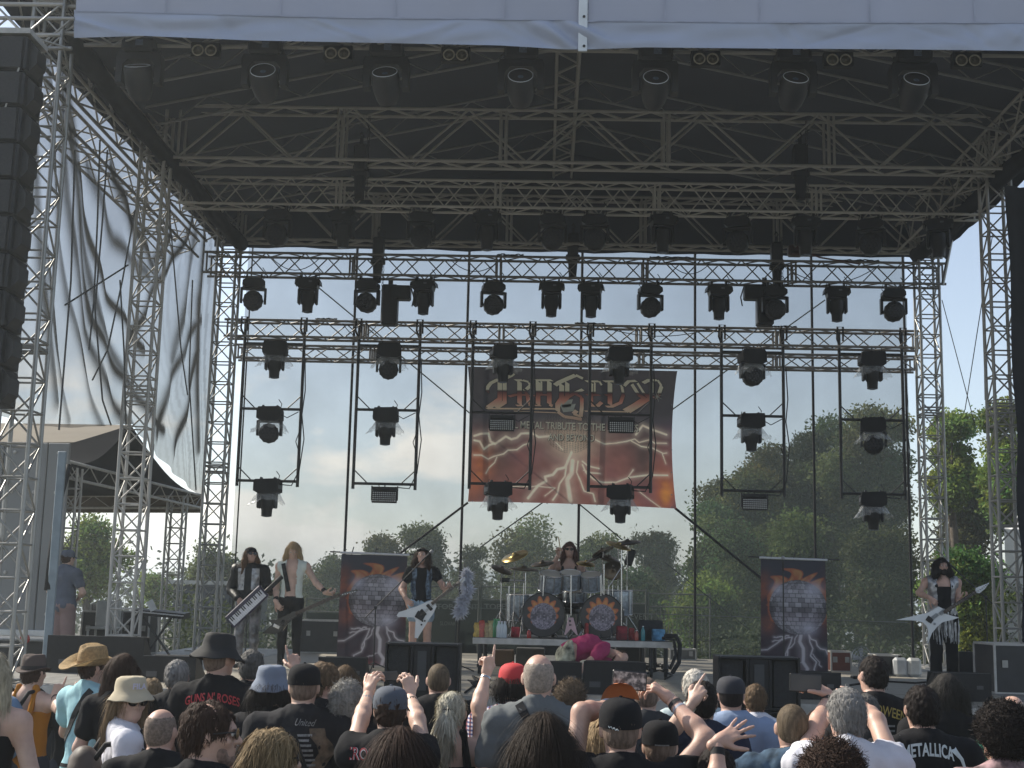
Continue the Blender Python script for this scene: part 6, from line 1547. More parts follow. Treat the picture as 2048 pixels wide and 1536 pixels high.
# floor fan, jugs, poles, mic stands
fan = thing('floor_fan', 'round floor fan near the right tall banner', 'fan', P(1720, 1335, 19.5)); p = P(1722, 1316, 19.5); m = MB(); R = _rx(math.pi/2)@_ry(.3)
for rr in (.16, .12, .08, .04): m.tube([p+R@V3(rr*math.cos(a), rr*math.sin(a), .03-rr*.1) for a in np.linspace(0, 6.283, 25)[:-1]], .003, 5, closed=True)
for k in range(16): a = 6.283*k/16; m.tube([p+R@V3(.02*math.cos(a), .02*math.sin(a), .03), p+R@V3(.16*math.cos(a), .16*math.sin(a), .012)], .002, 4)
m.build('guard', CHROME, fan); m = MB()
for k in range(4): a = 1.57*k; m.prism([(0, -.02), (.13, -.05), (.14, .03), (0, .02)], p, R@_rz(a)@V3(1, 0, .0), R@_rz(a)@V3(0, 1, .3), (0, .003, 0))
m.build('blade', M('fan_blade', (.3, .3, .3), rough=.4), fan); MB().box((p[0], p[1]+.05, SZ+.02), (.25, .2, .04), bev=.01).tube([(p[0], p[1]+.05, SZ+.02), (p[0], p[1]+.05, p[2])], .02, 8).build('stand', BLKP, fan)
for i, (px, c) in enumerate(((1800, (.42, .44, .46)), (1828, (.55, .55, .53)))):
    p = P(px, 1340, 20.4); p[2] = SZ; t = thing('water_canister', ('grey' if i == 0 else 'white')+' plastic canister left of the right guitarist', 'canister', p); MB().box(p+V3(0, 0, .14), (.20, .16, .28), bev=.04).build('can_body', M('canister_%d' % i, c, rough=.4), t); MB().lathe([(.025, .28), (.025, .31)], p, n=12).build('lid', BLKP, t)
def mic_stand(x, y, zmic, boom=None, lab='', straight=True, mic=True, grp='microphone stands on stage', base='tri'):
    t = thing('microphone_stand', lab, 'microphone stand', (x, y, SZ), grp)
    top = V3(x, y, zmic)
    rod('pole', (x, y, SZ+.05), top, .0095, BLK, t)
    for k in range(3): a = 2.09*k+.5; rod('leg', (x, y, SZ+.12), (x+.30*math.cos(a), y+.30*math.sin(a), SZ+.01), .009, BLK, t, 6)
    e = top
    if boom is not None: rod('boom', top+(top-boom)*.22, boom, .008, BLK, t); MB().lathe([(.02, -.02), (.02, .02)], top, _ry(math.pi/2), 10).build('joint', BLK, t); e = np.array(boom)
    if mic:
        d = (e-top) if boom is not None else V3(0, -.0, 1); d = d/np.linalg.norm(d); R = frame(d, (1, .1, 0))
        MB().lathe([(.010, -.02), (.012, .10), (.017, .14)], e, R, 12).build('handle', BLK, t, True); MB().lathe([(.017, .14), (.026, .155), (.026, .18), (.018, .196), (0, .20)], e, R, 14).build('grille_ball', M('mic_grille', (.35, .35, .36), rough=.35, metal=.8, bump=.6, bs=600), t, True)
    return t
q = P(770, 1212, 18.3); mic_stand(q[0]-.12, 18.25, P(772, 1215, 18.25)[2]-.0, P(846, 1120, 18.5), 'mic stand with long boom reaching to the singer')
q = P(1567, 1210, 19.0); mic_stand(q[0], 19.0, P(1567, 1140, 19.0)[2], None, 'upright mic stand in front of the right tall banner')
q = P(1972, 1210, 18.4); mic_stand(q[0], 18.4, P(1972, 1195, 18.4)[2], P(1912, 1140, 18.4), 'mic stand with boom at the right guitarist')
q = P(912, 1240, 18.7); bs_ = mic_stand(q[0], 18.7, P(912, 1215, 18.7)[2], None, 'thin stand holding a white feather boa', mic=False)
q = P(497, 1240, 18.3); mic_stand(q[0], 18.2, P(497, 1230, 18.2)[2], None, 'low mic stand by the keytar player', mic=False)
# feather boa
bo = thing('feather_boa', 'fluffy white feather boa hanging beside the guitar headstock', 'feather boa', P(925, 1180, 18.65)); path = np.array([P(x, y, 18.62) for x, y in ((931, 1140), (936, 1150), (927, 1162), (938, 1178), (930, 1192), (922, 1205), (925, 1215), (914, 1226))])
r = np.random.default_rng(4); V = []; F = []
for i in range(2600):
    t_ = r.uniform(0, 6.99); k = int(t_); c = path[k]*(1-t_+k)+path[k+1]*(t_-k); d = r.normal(size=3); d /= np.linalg.norm(d); L_ = r.uniform(.05, .12)*(.7+.6*math.sin(t_*1.7)**2); s_ = np.cross(d, r.normal(size=3)); s_ /= np.linalg.norm(s_); e = c+d*L_+V3(0, 0, -.03)
    n0 = len(V); V += [c-s_*.004, c+s_*.004, (c+e)/2+s_*.009, e, (c+e)/2-s_*.009]; F.append((n0, n0+1, n0+2, n0+3, n0+4))
mk('feathers', V, F, M('white_feather', (.62, .64, .72), rough=.8, var=.12, trans=.3), bo)
# floor cables
for i, pp in enumerate((((930, 1385), (955, 1365), (945, 1352), (965, 1362), (985, 1378), (1010, 1372), (1045, 1362)), ((1375, 1385), (1400, 1372), (1420, 1380), (1440, 1368)), ((1700, 1370), (1760, 1362), (1830, 1366), (1900, 1360)), ((1290, 1348), (1320, 1340), (1345, 1350), (1330, 1358)))):
    o = MB().tube([PZ(x, y, SZ+.012) for x, y in pp], .012, 6).build('stage_cable', BELT, None, True); tag(o, 'black cable snaking on the stage floor %s' % ('left of the wedges', 'between wedge and right bass stack', 'in front of the right guitarist', 'at the riser wheels')[i], 'cable')
for i, (x, y, s) in enumerate(((955, 1375, .06), (1300, 1340, .08), (1330, 1338, .07), (1790, 1338, .08))):
    p = PZ(x, y, SZ); r = np.random.default_rng(i); m = MB(); q = [p+V3(r.uniform(-s, s)*2, r.uniform(-.1, .1), .02+r.uniform(0, s)) for k in range(9)]; m.tube(q, .010, 5); m.box(p+V3(0, 0, .03), (.12, .06, .06), bev=.01); o = m.build('cable_knot', BELT, None, True); tag(o, 'small tangle of cable and plugs %s' % ('at left centre of the stage front', 'under the right end of the riser', 'beside the rightmost riser wheel', 'left of the right guitarist')[i], 'cable')
# ---------------- the band ----------------
def V(*a): return np.array(a, float)
def stage_person(px, ty, Y, label, **k):
    q = P(px, ty, Y); H = q[2]-SZ-.01; return Person((q[0], Y), H, math.pi+k.pop('yaw', 0), label, z0=SZ, **k)
def px3(x, y, Y): return P(x, y, Y)
BAND = 'band members on the stage'
JB = cloth_mat('black_leather', (.015, .015, .017), rough=.45, sheen=0, bump=.3, bs=90); SILV = cloth_mat('silver_lame', (.34, .34, .35), rough=.35, metal=.5, var=.4, vs=20, sheen=0)
BT = cloth_mat('black', (.012, .012, .015)); BT2 = cloth_mat('black_faded', (.024, .024, .028)); DEN = cloth_mat('denim_light', (.30, .40, .50), var=.3, vs=14)
BOOT = M('black_boot', (.015, .014, .014), rough=.4)
# 1 keytar player
s = stage_person(503, 1092, 18.6, 'keytar player in black and silver jacket, leftmost of the band', group=BAND, wide=1.05, head_yaw=.5, head_pitch=.12)
s.setarm('R', P(459, 1195, 18.62), P(484, 1207, 18.32), 'hold', V(.7, -.2, -.5), V(0, 1, 0)); s.setarm('L', P(543, 1205, 18.6), P(527, 1184, 18.3), 'hold', V(-.8, -.3, .1), V(0, 1, -.2))
s.body(head_h=.009, legs=False); s.shirt(JB, sleeve=1.92, infl=.024, hem=-.16, name='jacket', wr=.012); s.trousers(M('sequin_trousers', (.16, .16, .17), rough=.4, metal=.4, var=.9, vs=9)); s.shoes(BOOT); s.eyes()
for sx, w in ((-.10, .10), (.10, .10)):
    g = np.array([(x, y) for y in np.linspace(-.16, .14, 8) for x in (sx-w/2, sx-w/6, sx+w/6, sx+w/2)]); Fq = [(j*4+i, j*4+i+1, (j+1)*4+i+1, (j+1)*4+i) for j in range(7) for i in range(3)]; s.print_on((g, Fq), SILV, 'silver_panel', (0, 0), fwd=True, off=.008)
s.hair('front', hair_mat('brown', (.12, .065, .035)), n=900, z_len=.30); s.cap(cloth_mat('bandana', (.02, .02, .025)), None, name='bandana', h=.8); s.glasses(BLK)
k = thing('keytar', 'white-keyed keytar held slanting by the leftmost musician', 'keytar', P(490, 1220, 18.25)); a, b = P(462, 1243, 18.24), P(526, 1183, 18.24); d = (b-a); L_ = np.linalg.norm(d); d /= L_; nrm = np.cross(d, V(0, -1, 0)); nrm /= np.linalg.norm(nrm); nrm = nrm if nrm[0] < 0 else -nrm
R = np.stack([d, V(0, 1, 0), np.cross(d, V(0, 1, 0))], 1); c = (a+b)/2
MB().box(c, (L_+.05, .05, .20), R, bev=.012).build('body', M('keytar_purple', (.03, .025, .06), rough=.3), k); kn = 20
for i in range(kn): MB().box(a+d*L_*(i+.5)/kn+V(0, -.032, 0)-R[:, 2]*.02*(1), (L_/kn*.86, .014, .115), R).build('white_key', M('key_ivory', (.68, .68, .72), rough=.3), k)
for i in range(kn-1):
    if i % 7 not in (2, 6): MB().box(a+d*L_*(i+1)/kn+V(0, -.042, 0)+R[:, 2]*.01*(1), (L_/kn*.5, .014, .06), R).build('black_key', BLK, k)
MB().box(b+d*.16-nrm*.03, (.34, .035, .06), R, bev=.01).build('neck', BLKP, k)
# 2 blond bassist
s = stage_person(588, 1082, 18.4, 'long-haired blond bassist in open white vest and black trousers', group=BAND, head_pitch=-.42, head_yaw=.15, skin=1, wide=1.0)
s.setarm('R', P(549, 1195, 18.45), P(553, 1229, 18.1), 'hold', V(.6, -.1, -.8), V(.3, 1, 0)); s.setarm('L', P(632, 1166, 18.35), P(658, 1191, 18.15), 'hold', V(.7, -.3, -.1), V(0, .6, .8))
s.body(head_h=.009, legs=False); s.trousers(JB, infl=.008); s.shoes(BOOT, boot=.12); s.eyes()
sh = s.shirt(cloth_mat('white_vest', (.62, .66, .60), rough=.6), sleeve=0, infl=.013, hem=.02, name='vest')
me = sh.data; co = np.array([v.co for v in me.vertices])@s.R   # open the vest at the front
import bmesh
bm = bmesh.new(); bm.from_mesh(me); bm.verts.ensure_lookup_table(); dl = [v for v in bm.verts if (abs(co[v.index][0]) < .07 and co[v.index][1] > 0) or abs(co[v.index][0]) > .205]; bmesh.ops.delete(bm, geom=dl, context='VERTS'); bm.to_mesh(me); bm.free()
s.hair('front', hair_mat('blond', (.42, .30, .17)), n=1500, z_len=.42, vol=1.1)
s.strap((.12, .16), (.02, -.22), BELT, .06, 'guitar_strap', back=False); s.wristband('L', BELT, .1, 'wristband', .09); s.wristband('R', BELT, .1, 'wristband', .07)
def guitar(lab, poly, Y, col, neck, head, parts=(), name='electric_guitar', zoom=None, th=.04):
    t = thing(name, lab, 'guitar', P(*zoom(*poly[0]), Y)); m = MB(); W = [P(*zoom(*q), Y) for q in poly]; n = len(W); B = [w+V(0, th, 0) for w in W]
    m.add(W+B, [tuple(range(n)), tuple(range(2*n-1, n-1, -1))]+[(i, i+n, (i+1) % n+n, (i+1) % n) for i in range(n)]); m.build('body', col, t)
    a, b = P(*zoom(*neck[0]), Y-.012), P(*zoom(*neck[1]), Y-.0); d = (b-a)/np.linalg.norm(b-a); u = np.cross(d, V(0, 1, 0)); R = np.stack([d, V(0, 1, 0), u], 1); MB().box((a+b)/2, (np.linalg.norm(b-a), .022, .045), R, bev=.006).build('neck', M('fretboard', (.05, .03, .02), rough=.5), t)
    m = MB()
    for i in range(12): m.box(a+(b-a)*(i+1)/13+V(0, -.012, 0), (.0015, .003, .043), R)
    m.build('frets', CHROME, t)
    W = [P(*zoom(*q), Y-.01) for q in head]; n = len(W); m = MB(); B = [w+V(0, .016, 0) for w in W]; m.add(W+B, [tuple(range(n)), tuple(range(2*n-1, n-1, -1))]+[(i, i+n, (i+1) % n+n, (i+1) % n) for i in range(n)]); hd = m.build('headstock', col, t)
    m = MB()
    for i in range(6): m.lathe([(.009, 0), (.009, .02), (0, .022)], P(*zoom(*(np.array(head[0])+(np.array(head[len(head)//2])-np.array(head[0]))*(.2+.13*i))), Y-.012), _rx(math.pi/2), 8)
    m.build('tuning_peg', CHROME, hd)
    for nm, q, w, h, mt, ang in parts: c = P(*zoom(*q), Y-.006); MB().box(c, (w, .018, h), _ry(ang), bev=.005).build(nm, mt, t)
    m = MB()
    for k_ in (-.012, -.004, .004, .012): m.tube([P(*zoom(*parts[0][1]), Y-.02)+u*k_, b+V(0, -.02, 0)+u*k_], .0012, 4)
    m.build('strings', CHROME, t); return t
z2 = lambda x, y: (420+x/4.8, 1040+y/4.8)
guitar('black angular bass guitar held by the blond bassist', [(500, 1090), (600, 1000), (560, 960), (640, 955), (700, 930), (800, 880), (870, 870), (850, 900), (780, 960), (740, 1000), (700, 1060), (630, 1095)], 18.1, JB if False else M('gloss_black', (.012, .012, .013), rough=.12), ((820, 900), (1250, 712)), [(1240, 725), (1300, 690), (1410, 665), (1420, 682), (1340, 705), (1262, 740)],
       (('bridge', (640, 1020), .09, .05, CHROME, .4), ('pickup', (700, 985), .05, .08, BLKP, .4)), 'bass_guitar', z2)
# 3 singer
s = stage_person(846, 1094, 18.8, 'singer with dark curly hair, denim shorts and white V guitar', group=BAND, head_pitch=.22, head_yaw=-.12, wide=.92, skin=3)
s.setarm('R', P(803, 1178, 18.78), P(818, 1211, 18.45), 'hold', V(.75, -.1, -.6), V(.2, 1, 0)); s.setarm('L', P(884, 1170, 18.8), P(893, 1184, 18.5), 'hold', V(.5, -.5, .5), V(0, .5, .9))
s.body(head_h=.009); s.shirt(BT, sleeve=.42, infl=.012, hem=-.06, low=-.015); s.shorts(DEN, .34); s.shoes(BOOT, boot=.12); s.eyes()
for sx in (-.105, .105):
    g = np.array([(sx+x+.01*math.sin(y*20), y) for y in np.linspace(-.26, .20, 10) for x in (-.035, -.012, .012, .035)]); Fq = [(j*4+i, j*4+i+1, (j+1)*4+i+1, (j+1)*4+i) for j in range(9) for i in range(3)]
    s.print_on((g, Fq), M('denim_scarf', (.10, .14, .19) if sx < 0 else (.22, .24, .28), rough=.8, var=.9, vs=22), 'scarf', (0, 0), fwd=True, off=.012)
s.hair('front', hair_mat('dark_brown', (.05, .028, .02)), n=1500, z_len=.24, vol=1.25)
m = MB(); m.tube([s.g(.083*math.cos(a), -.012+.103*math.sin(a), .062+.01*math.sin(a)) for a in np.linspace(0, 6.283, 25)[:-1]], .012, 6, closed=True); m.build('headband', BT, s.root, True)
z3 = lambda x, y: (660+x/4.8, 1040+y/4.8)
GW = M('guitar_white', (.66, .68, .70), rough=.18, var=.05)
guitar('white V-shaped electric guitar played by the singer', [(640, 915), (660, 885), (830, 830), (965, 772), (1000, 775), (1022, 830), (990, 900), (960, 940), (840, 1135), (812, 1130), (822, 960), (800, 935), (650, 930)], 18.45, GW, ((975, 805), (1250, 590)), [(1240, 600), (1255, 560), (1290, 548), (1300, 570), (1270, 605)],
       (('bridge', (865, 920), .12, .10, BLKP, .5), ('pickup', (895, 888), .10, .045, BLKP, .8), ('pickup', (955, 838), .10, .045, BLKP, .8), ('knob', (888, 970), .022, .022, BLKP, 0), ('knob', (910, 968), .022, .022, BLKP, 0), ('knob', (878, 1005), .022, .022, BLKP, 0)), 'electric_guitar', z3)
# 4 drummer (seated)
s = stage_person(1139, 1080, 19.95, 'drummer with raised arm sitting behind the silver kit', group=BAND, skin=0, head_pitch=-.05)
sh_ = s.J; rise = rz_-SZ
q = P(1139, 1080, 19.95)[2]-SZ-.02; off = q-s.H
hz = rise+.50
top = q
s.J['head'] = s.base+s.R@V(0, .03, top-.12); s.J['neck'] = s.base+s.R@V(0, 0, top-.29); s.J['pelvis'] = s.base+s.R@V(0, -.02, top-.86); s.J['chest'] = s.base+s.R@V(0, 0, top-.52)
s.J['shL'] = s.base+s.R@V(-.19, -.01, top-.36); s.J['shR'] = s.base+s.R@V(.19, -.01, top-.36); s.s = 1.0; s.hs = 1.0
for S, x in (('L', -.1), ('R', .1)): s.J['hip'+S] = s.base+s.R@V(x, .02, top-.9); s.J['knee'+S] = s.base+s.R@V(x*2.2, .46, top-.92); s.J['ank'+S] = s.base+s.R@V(x*2.3, .42, rise+.09)
s.setarm('R', P(1103, 1138, 19.8), P(1118, 1107, 19.65), 'grip', V(.0, -.2, 1), V(.5, -.6, 0)); s.setarm('L', P(1172, 1150, 19.8), P(1165, 1160, 19.45), 'grip', V(-.5, -.7, -.2), V(0, 0, -1))
s.body(head_h=.009); s.tank(BT); s.trousers(BT2); s.shoes(BOOT); s.eyes(); s.hair('front', hair_mat('auburn', (.09, .04, .03)), n=900, z_len=.30); s.glasses(BLK)
t = thing('drum_throne', 'round drum stool under the seated drummer', 'stool', (s.base[0], 19.97, rz_)); MB().lathe([(.17, -.03), (.18, 0), (.17, .05), (0, .055)], (s.base[0], 19.97, SZ+top-1.04), n=20).build('seat', BLKP, t); rod('pole', (s.base[0], 19.97, rz_), (s.base[0], 19.97, SZ+top-1.07), .02, CHROME, t)
o = rod('drumstick', P(1121, 1102, 19.55), P(1117, 1074, 19.5), .008, M('stick_wood', (.5, .38, .22), rough=.5)); tag(o, 'drumstick raised in the drummer\'s hand', 'drumstick')
# 5 right guitarist
s = stage_person(1882, 1113, 18.0, 'curly-haired guitarist in silver fringed vest at the right', group=BAND, wide=1.12, fat=1.12, head_yaw=.15, skin=0)
s.setarm('R', P(1838, 1186, 18.0), P(1868, 1200, 17.66), 'hold', V(.6, -.2, -.5), V(.2, 1, 0)); s.setarm('L', P(1917, 1200, 18.0), P(1921, 1201, 17.7), 'hold', V(.6, -.4, .3), V(0, .5, .9))
s.body(head_h=.009, legs=False); s.tank(BT); s.trousers(BT, infl=.02, flare=.02); s.shoes(BOOT); s.eyes()
sh = s.shirt(SILV, sleeve=0, infl=.018, hem=.0, name='vest'); me = sh.data; co = np.array([v.co for v in me.vertices])@s.R
bm = bmesh.new(); bm.from_mesh(me); bm.verts.ensure_lookup_table(); dl = [v for v in bm.verts if (abs(co[v.index][0]) < .085 and co[v.index][1] > 0) or abs(co[v.index][0]) > .205]; bmesh.ops.delete(bm, geom=dl, context='VERTS'); bm.to_mesh(me); bm.free()
r = np.random.default_rng(2); Vv = []; Ff = []
for i in range(110):
    a = r.uniform(0, 6.283); p = s.J['pelvis']+V(.19*math.cos(a), .14*math.sin(a), .03+r.uniform(0, .04)); ln = r.uniform(.3, .42); w = V(.006, .002, 0); q = p+V(r.uniform(-.03, .03), r.uniform(-.03, .03), -ln); n0 = len(Vv); mid = (p+q)/2+V(r.uniform(-.02, .02), 0, 0); Vv += [p-w, p+w, mid+w, q+w*.5, q-w*.5, mid-w]; Ff.append((n0, n0+1, n0+2, n0+3, n0+4, n0+5))
mk('fringe', Vv, Ff, SILV, s.root)
s.hair('front', hair_mat('black', (.018, .013, .012)), n=1800, z_len=.28, vol=1.45)
V_, F_ = sdf_mesh([el(s.g(0, .062, -.09), (.04, .035, .04), s.hR), el(s.g(0, .09, -.075), (.03, .016, .03), s.hR), el(s.g(.04, .045, -.06), (.02, .03, .04), s.hR), el(s.g(-.04, .045, -.06), (.02, .03, .04), s.hR)], .008); mk('beard', V_, F_, hair_mat('black', (.018, .013, .012)), s.root, True)
z4 = lambda x, y: (1700+x/4.267, 1040+y/4.267)
guitar('white four-pointed electric guitar held by the right guitarist', [(395, 853), (550, 818), (660, 792), (700, 775), (755, 738), (800, 760), (825, 805), (932, 832), (880, 850), (790, 872), (740, 915), (700, 965), (665, 1055), (672, 950), (655, 905), (620, 872), (560, 858)], 17.62, GW, ((800, 790), (1075, 610)), [(1070, 620), (1075, 580), (1190, 535), (1150, 590), (1105, 625)],
       (('bridge', (680, 850), .085, .07, BLKP, .6), ('pickup', (722, 822), .05, .10, M('pickup_grey', (.3, .32, .34), rough=.3), .9), ('pickup', (790, 785), .05, .09, M('pickup_grey', (.3, .32, .34)), .9), ('knob', (722, 885), .03, .03, M('pickup_grey', (.3, .3, .3)), 0)), 'electric_guitar', z4)
# 6 technician bending over
q = P(1150, 1340, 16.6); x0 = q[0]-.10
s = Person((x0, 16.6), 1.72, -math.pi/2+.1, 'stagehand in magenta shirt bending over behind the wedges', z0=SZ, skin=0, group='stage crew', wide=1.0, fat=1.1)
X = lambda px, py, Y=16.6: P(px, py, Y)
s.J.update(pelvis=X(1133, 1312), chest=X(1165, 1293), neck=X(1212, 1300), head=X(1240, 1318, 16.45), hipL=X(1130, 1320, 16.7), hipR=X(1133, 1322, 16.5), kneeL=X(1120, 1345, 16.75), kneeR=X(1150, 1345, 16.4), shL=X(1206, 1298, 16.78), shR=X(1206, 1300, 16.42), elL=X(1215, 1335, 16.85), elR=X(1180, 1322, 16.35), wrL=X(1210, 1365, 16.8), wrR=X(1160, 1345, 16.3))
for S, yy in (('L', 16.75), ('R', 16.45)): k_ = X(1145, 1345, yy); s.J['knee'+S] = V(k_[0], yy, SZ+.45); s.J['ank'+S] = V(k_[0]-.05, yy, SZ+.09)
z_p = s.J['pelvis'][2]
s.hR = _rz(math.pi*.78)@_rx(-.6)@_ry(1.9); s.setarm('R', s.J['elR'], s.J['wrR']); s.setarm('L', s.J['elL'], s.J['wrL'])
s.body(head_h=.009); s.shirt(cloth_mat('magenta', (.34, .035, .115)), sleeve=.5, infl=.026, hem=-.05, noneck=False, wr=.016); V_, F_ = sdf_mesh(s.torso_prims()[1:3]+[rc(s.J['hip'+S_], s.J['hip'+S_]+(s.J['knee'+S_]-s.J['hip'+S_])*.9, .10, .095, .04) for S_ in 'LR'], .014, inflate=.012, clip=[(s.up(), float(s.up()@(s.J['pelvis']+s.up()*.10)))]); mk('shorts', V_, F_, M('camo_cloth', (.26, .26, .20), rough=.9, var=.95, vs=12), s.root, True); s.shoes(BOOT); s.eyes(); s.hair('short', hair_mat('dark_brown', (.05, .028, .02)), n=500)
# 7 stagehand at left
q = P(137, 1100, 19.3)
s = Person((q[0], 19.3), q[2]-.95, -.5, 'stagehand in grey shirt and cap standing behind the front left tower', z0=.95, skin=1, group='stage crew', fat=1.2, wide=1.1)
s.setarm('R', V(*(s.J['shR']+V(.12, .0, -.27))), V(*(s.J['shR']+V(.02, .15, -.35)))); s.body(head_h=.01); s.shirt(cloth_mat('slate', (.10, .115, .15)), wr=.01); s.shorts(cloth_mat('rose_brown', (.26, .18, .17)), .95); s.hair('short', hair_mat('dark_brown', (.05, .028, .02)), n=300); s.cap(cloth_mat('slate', (.10, .115, .15)), cloth_mat('slate', (.10, .115, .15)))
pf = MB().box((q[0], 19.5, .475), (1.2, 1.2, .95), bev=.02).build('podium', M('podium_dark', (.04, .04, .04), rough=.7)); tag(pf, 'dark podium behind the left side-fill where a stagehand stands', 'podium')
# depth of the audience: measured distances times one factor
_P0 = P
CROWD_FAR = 1.15
def P(px, py, Y): return _P0(px, py, Y*CROWD_FAR)
# ---------------- the audience ----------------
CROWD = 'people in the audience'
HB1 = hair_mat('dark_brown', (.05, .028, .02)); HBK = hair_mat('black', (.018, .013, .012)); HGR = hair_mat('grey', (.26, .25, .24)); HDG = hair_mat('dark_grey', (.11, .105, .10)); HBL = hair_mat('blond', (.42, .30, .17))
HPB = hair_mat('pale_blond', (.52, .46, .34)); HWH = hair_mat('white', (.60, .56, .50)); HMB = hair_mat('mid_brown', (.13, .085, .05)); HST = hair_mat('stubble', (.12, .085, .065)); HLB = hair_mat('light_brown', (.24, .17, .10))
TR = cloth_mat('trousers_dark', (.03, .035, .05))
LOGW = M('print_white', (.55, .60, .62), rough=.6, var=.15, vs=40); LOGR = M('print_red', (.42, .03, .04), rough=.6, var=.3, vs=30); LOGY = M('print_yellow', (.38, .28, .06), rough=.6, var=.4, vs=30); LOGG = M('print_grey', (.22, .22, .22), rough=.6, var=.4, vs=60)
def fan(hx, ty, Y, label, yaw=0.0, hat=0.0, **k):
    q = P(hx, ty, Y); return Person((q[0], Y*CROWD_FAR-.015), q[2]-hat, yaw, label, group=CROWD, res=k.pop('res', 1.0 if Y > 5.6 else .85), **k)
def fin(s, shirt, sleeve=.55, tank=False, wr=.007, **k):
    s.body(legs=False, head_h=.0075)
    if tank: s.tank(shirt)
    else: s.shirt(shirt, sleeve=sleeve, wr=wr, **k)
    s.trousers(TR); s.shoes(BOOT); return s
def tshape(txt, w, h, **k):
    V, F = text_mesh(txt, 1.0, **k); V = V-(V.max(0)+V.min(0))/2; sz = V.max(0)-V.min(0); return V*np.array([w/sz[0], h/sz[1]]), F
def phone(cx, cy, Y, w, h, lab, tilt=0.0, lit=None):
    w *= 1.12; h *= 1.12
    p = P(cx, cy, Y); R = _ry(tilt); t = thing('phone', lab, 'phone', p, 'phones held up in the audience')
    MB().box(p, (w, .009, h), R, bev=.004).build('case', M('phone_case', (.015, .015, .017), rough=.3), t); MB().box(p+V3(0, -.0055, 0), (w*.93, .002, h*.88), R).build('screen', lit or M('screen_dark', (.02, .02, .025), rough=.1, emit=(.05, .055, .06, .25)), t)
    return p, t
# --- a: woman cut by left edge
s = fan(-14, 1300, 5.9, 'blond woman in black sleeveless top cut off by the left edge', skin=1, wide=.95); s.setarm('R', s.J['elR']+V(.03, .02, 0), s.J['wrR']); fin(s, BT, tank=True); s.hair('long', HPB, n=1600, z_len=.16)
# --- b: trilby man
s = fan(70, 1316, 8.6, 'man in brown trilby and orange tank top with blue rucksack', yaw=-.35, skin=1, wide=1.1)
s.setarm('R', P(122, 1420, 8.3), P(103, 1378, 8.6), 'point', V(.25, .1, 1), V(-.3, 1, 0)); fin(s, cloth_mat('orange', (.40, .16, .02)), tank=True)
def fed(x, y, z, t, r):
    if r > .105: z += .018*(math.cos(2*t)) ; 
    else: z += -.022*math.exp(-(x/.03)**2)*(z > .09)
    return x, y, z
TF = M('brown_felt', (.085, .062, .055), rough=.9, var=.15, bump=.1); s.hair('short', HB1, hat=True, n=500); s.brimhat(TF, [(.125, .0), (.135, .004), (.138, .008), (.134, .011), (.100, .008), (.098, .012), (.096, .05), (.090, .10), (.083, .125), (.06, .132), (.02, .122), (.003, .12)], 'trilby', 1.2, fed, 0, .02, (M('felt_band', (.03, .025, .025), rough=.8), .012, .04, .0995)); s.wristband('R', BELT, .12)
def backpack(s, mat, mat2, c=(0, -.20, .0), w=.28, h=.42, d=.16, lab='', name='rucksack'):
    C = frame(s.up(), s.J['shR']-s.J['shL']); o = s.J['chest']+C@np.array(c); t = thing(name, lab, 'rucksack', o); V, F = sdf_mesh([el(o+C@V3(x, 0, z), (w*.36, d*.52, h*.36), C, .06) for x in (-w*.16, w*.16) for z in (-h*.2, h*.18)], .012); N = vnormals(V, F); V = V+N*(wob(V, 5, 3)*.006)[:, None]; mk('bag', V, F, mat, t, True)
    V, F = sdf_mesh([el(o+C@V3(0, -d*.38, -h*.16), (w*.34, d*.28, h*.24), C, .03)], .012); mk('pocket', V, F, mat2, t, True)
    MB().tube([o+C@V3(-.03, d*.1, h*.44), o+C@V3(-.02, d*.05, h*.52), o+C@V3(.02, d*.05, h*.52), o+C@V3(.03, d*.1, h*.44)], .009, 6).build('handle', BELT, t, True)
    for sx in (-1, 1): MB().tube([o+C@V3(sx*w*.34, d*.2, h*.35), o+C@V3(sx*.125, d*.55, h*.58), o+C@V3(sx*.135, d*.55+.11, h*.60), o+C@V3(sx*.14, d*.55+.24, h*.40), o+C@V3(sx*.15, d*.55+.22, -.02)], .016, 8).build('shoulder_strap', BELT, t, True)
    for z in (.1, -.02): MB().tube([o+C@V3(x, -d*.56-.004, h*z-.2*x*x) for x in np.linspace(-w*.25, w*.25, 7)], .004, 5).build('zip', M('zip_metal', (.35, .3, .2), rough=.4, metal=.7), t)
    return t
backpack(s, M('bag_blue', (.12, .20, .32), rough=.7, var=.3), BT, (-.05, -.20, -.05), lab='small blue and black rucksack on the trilby man')
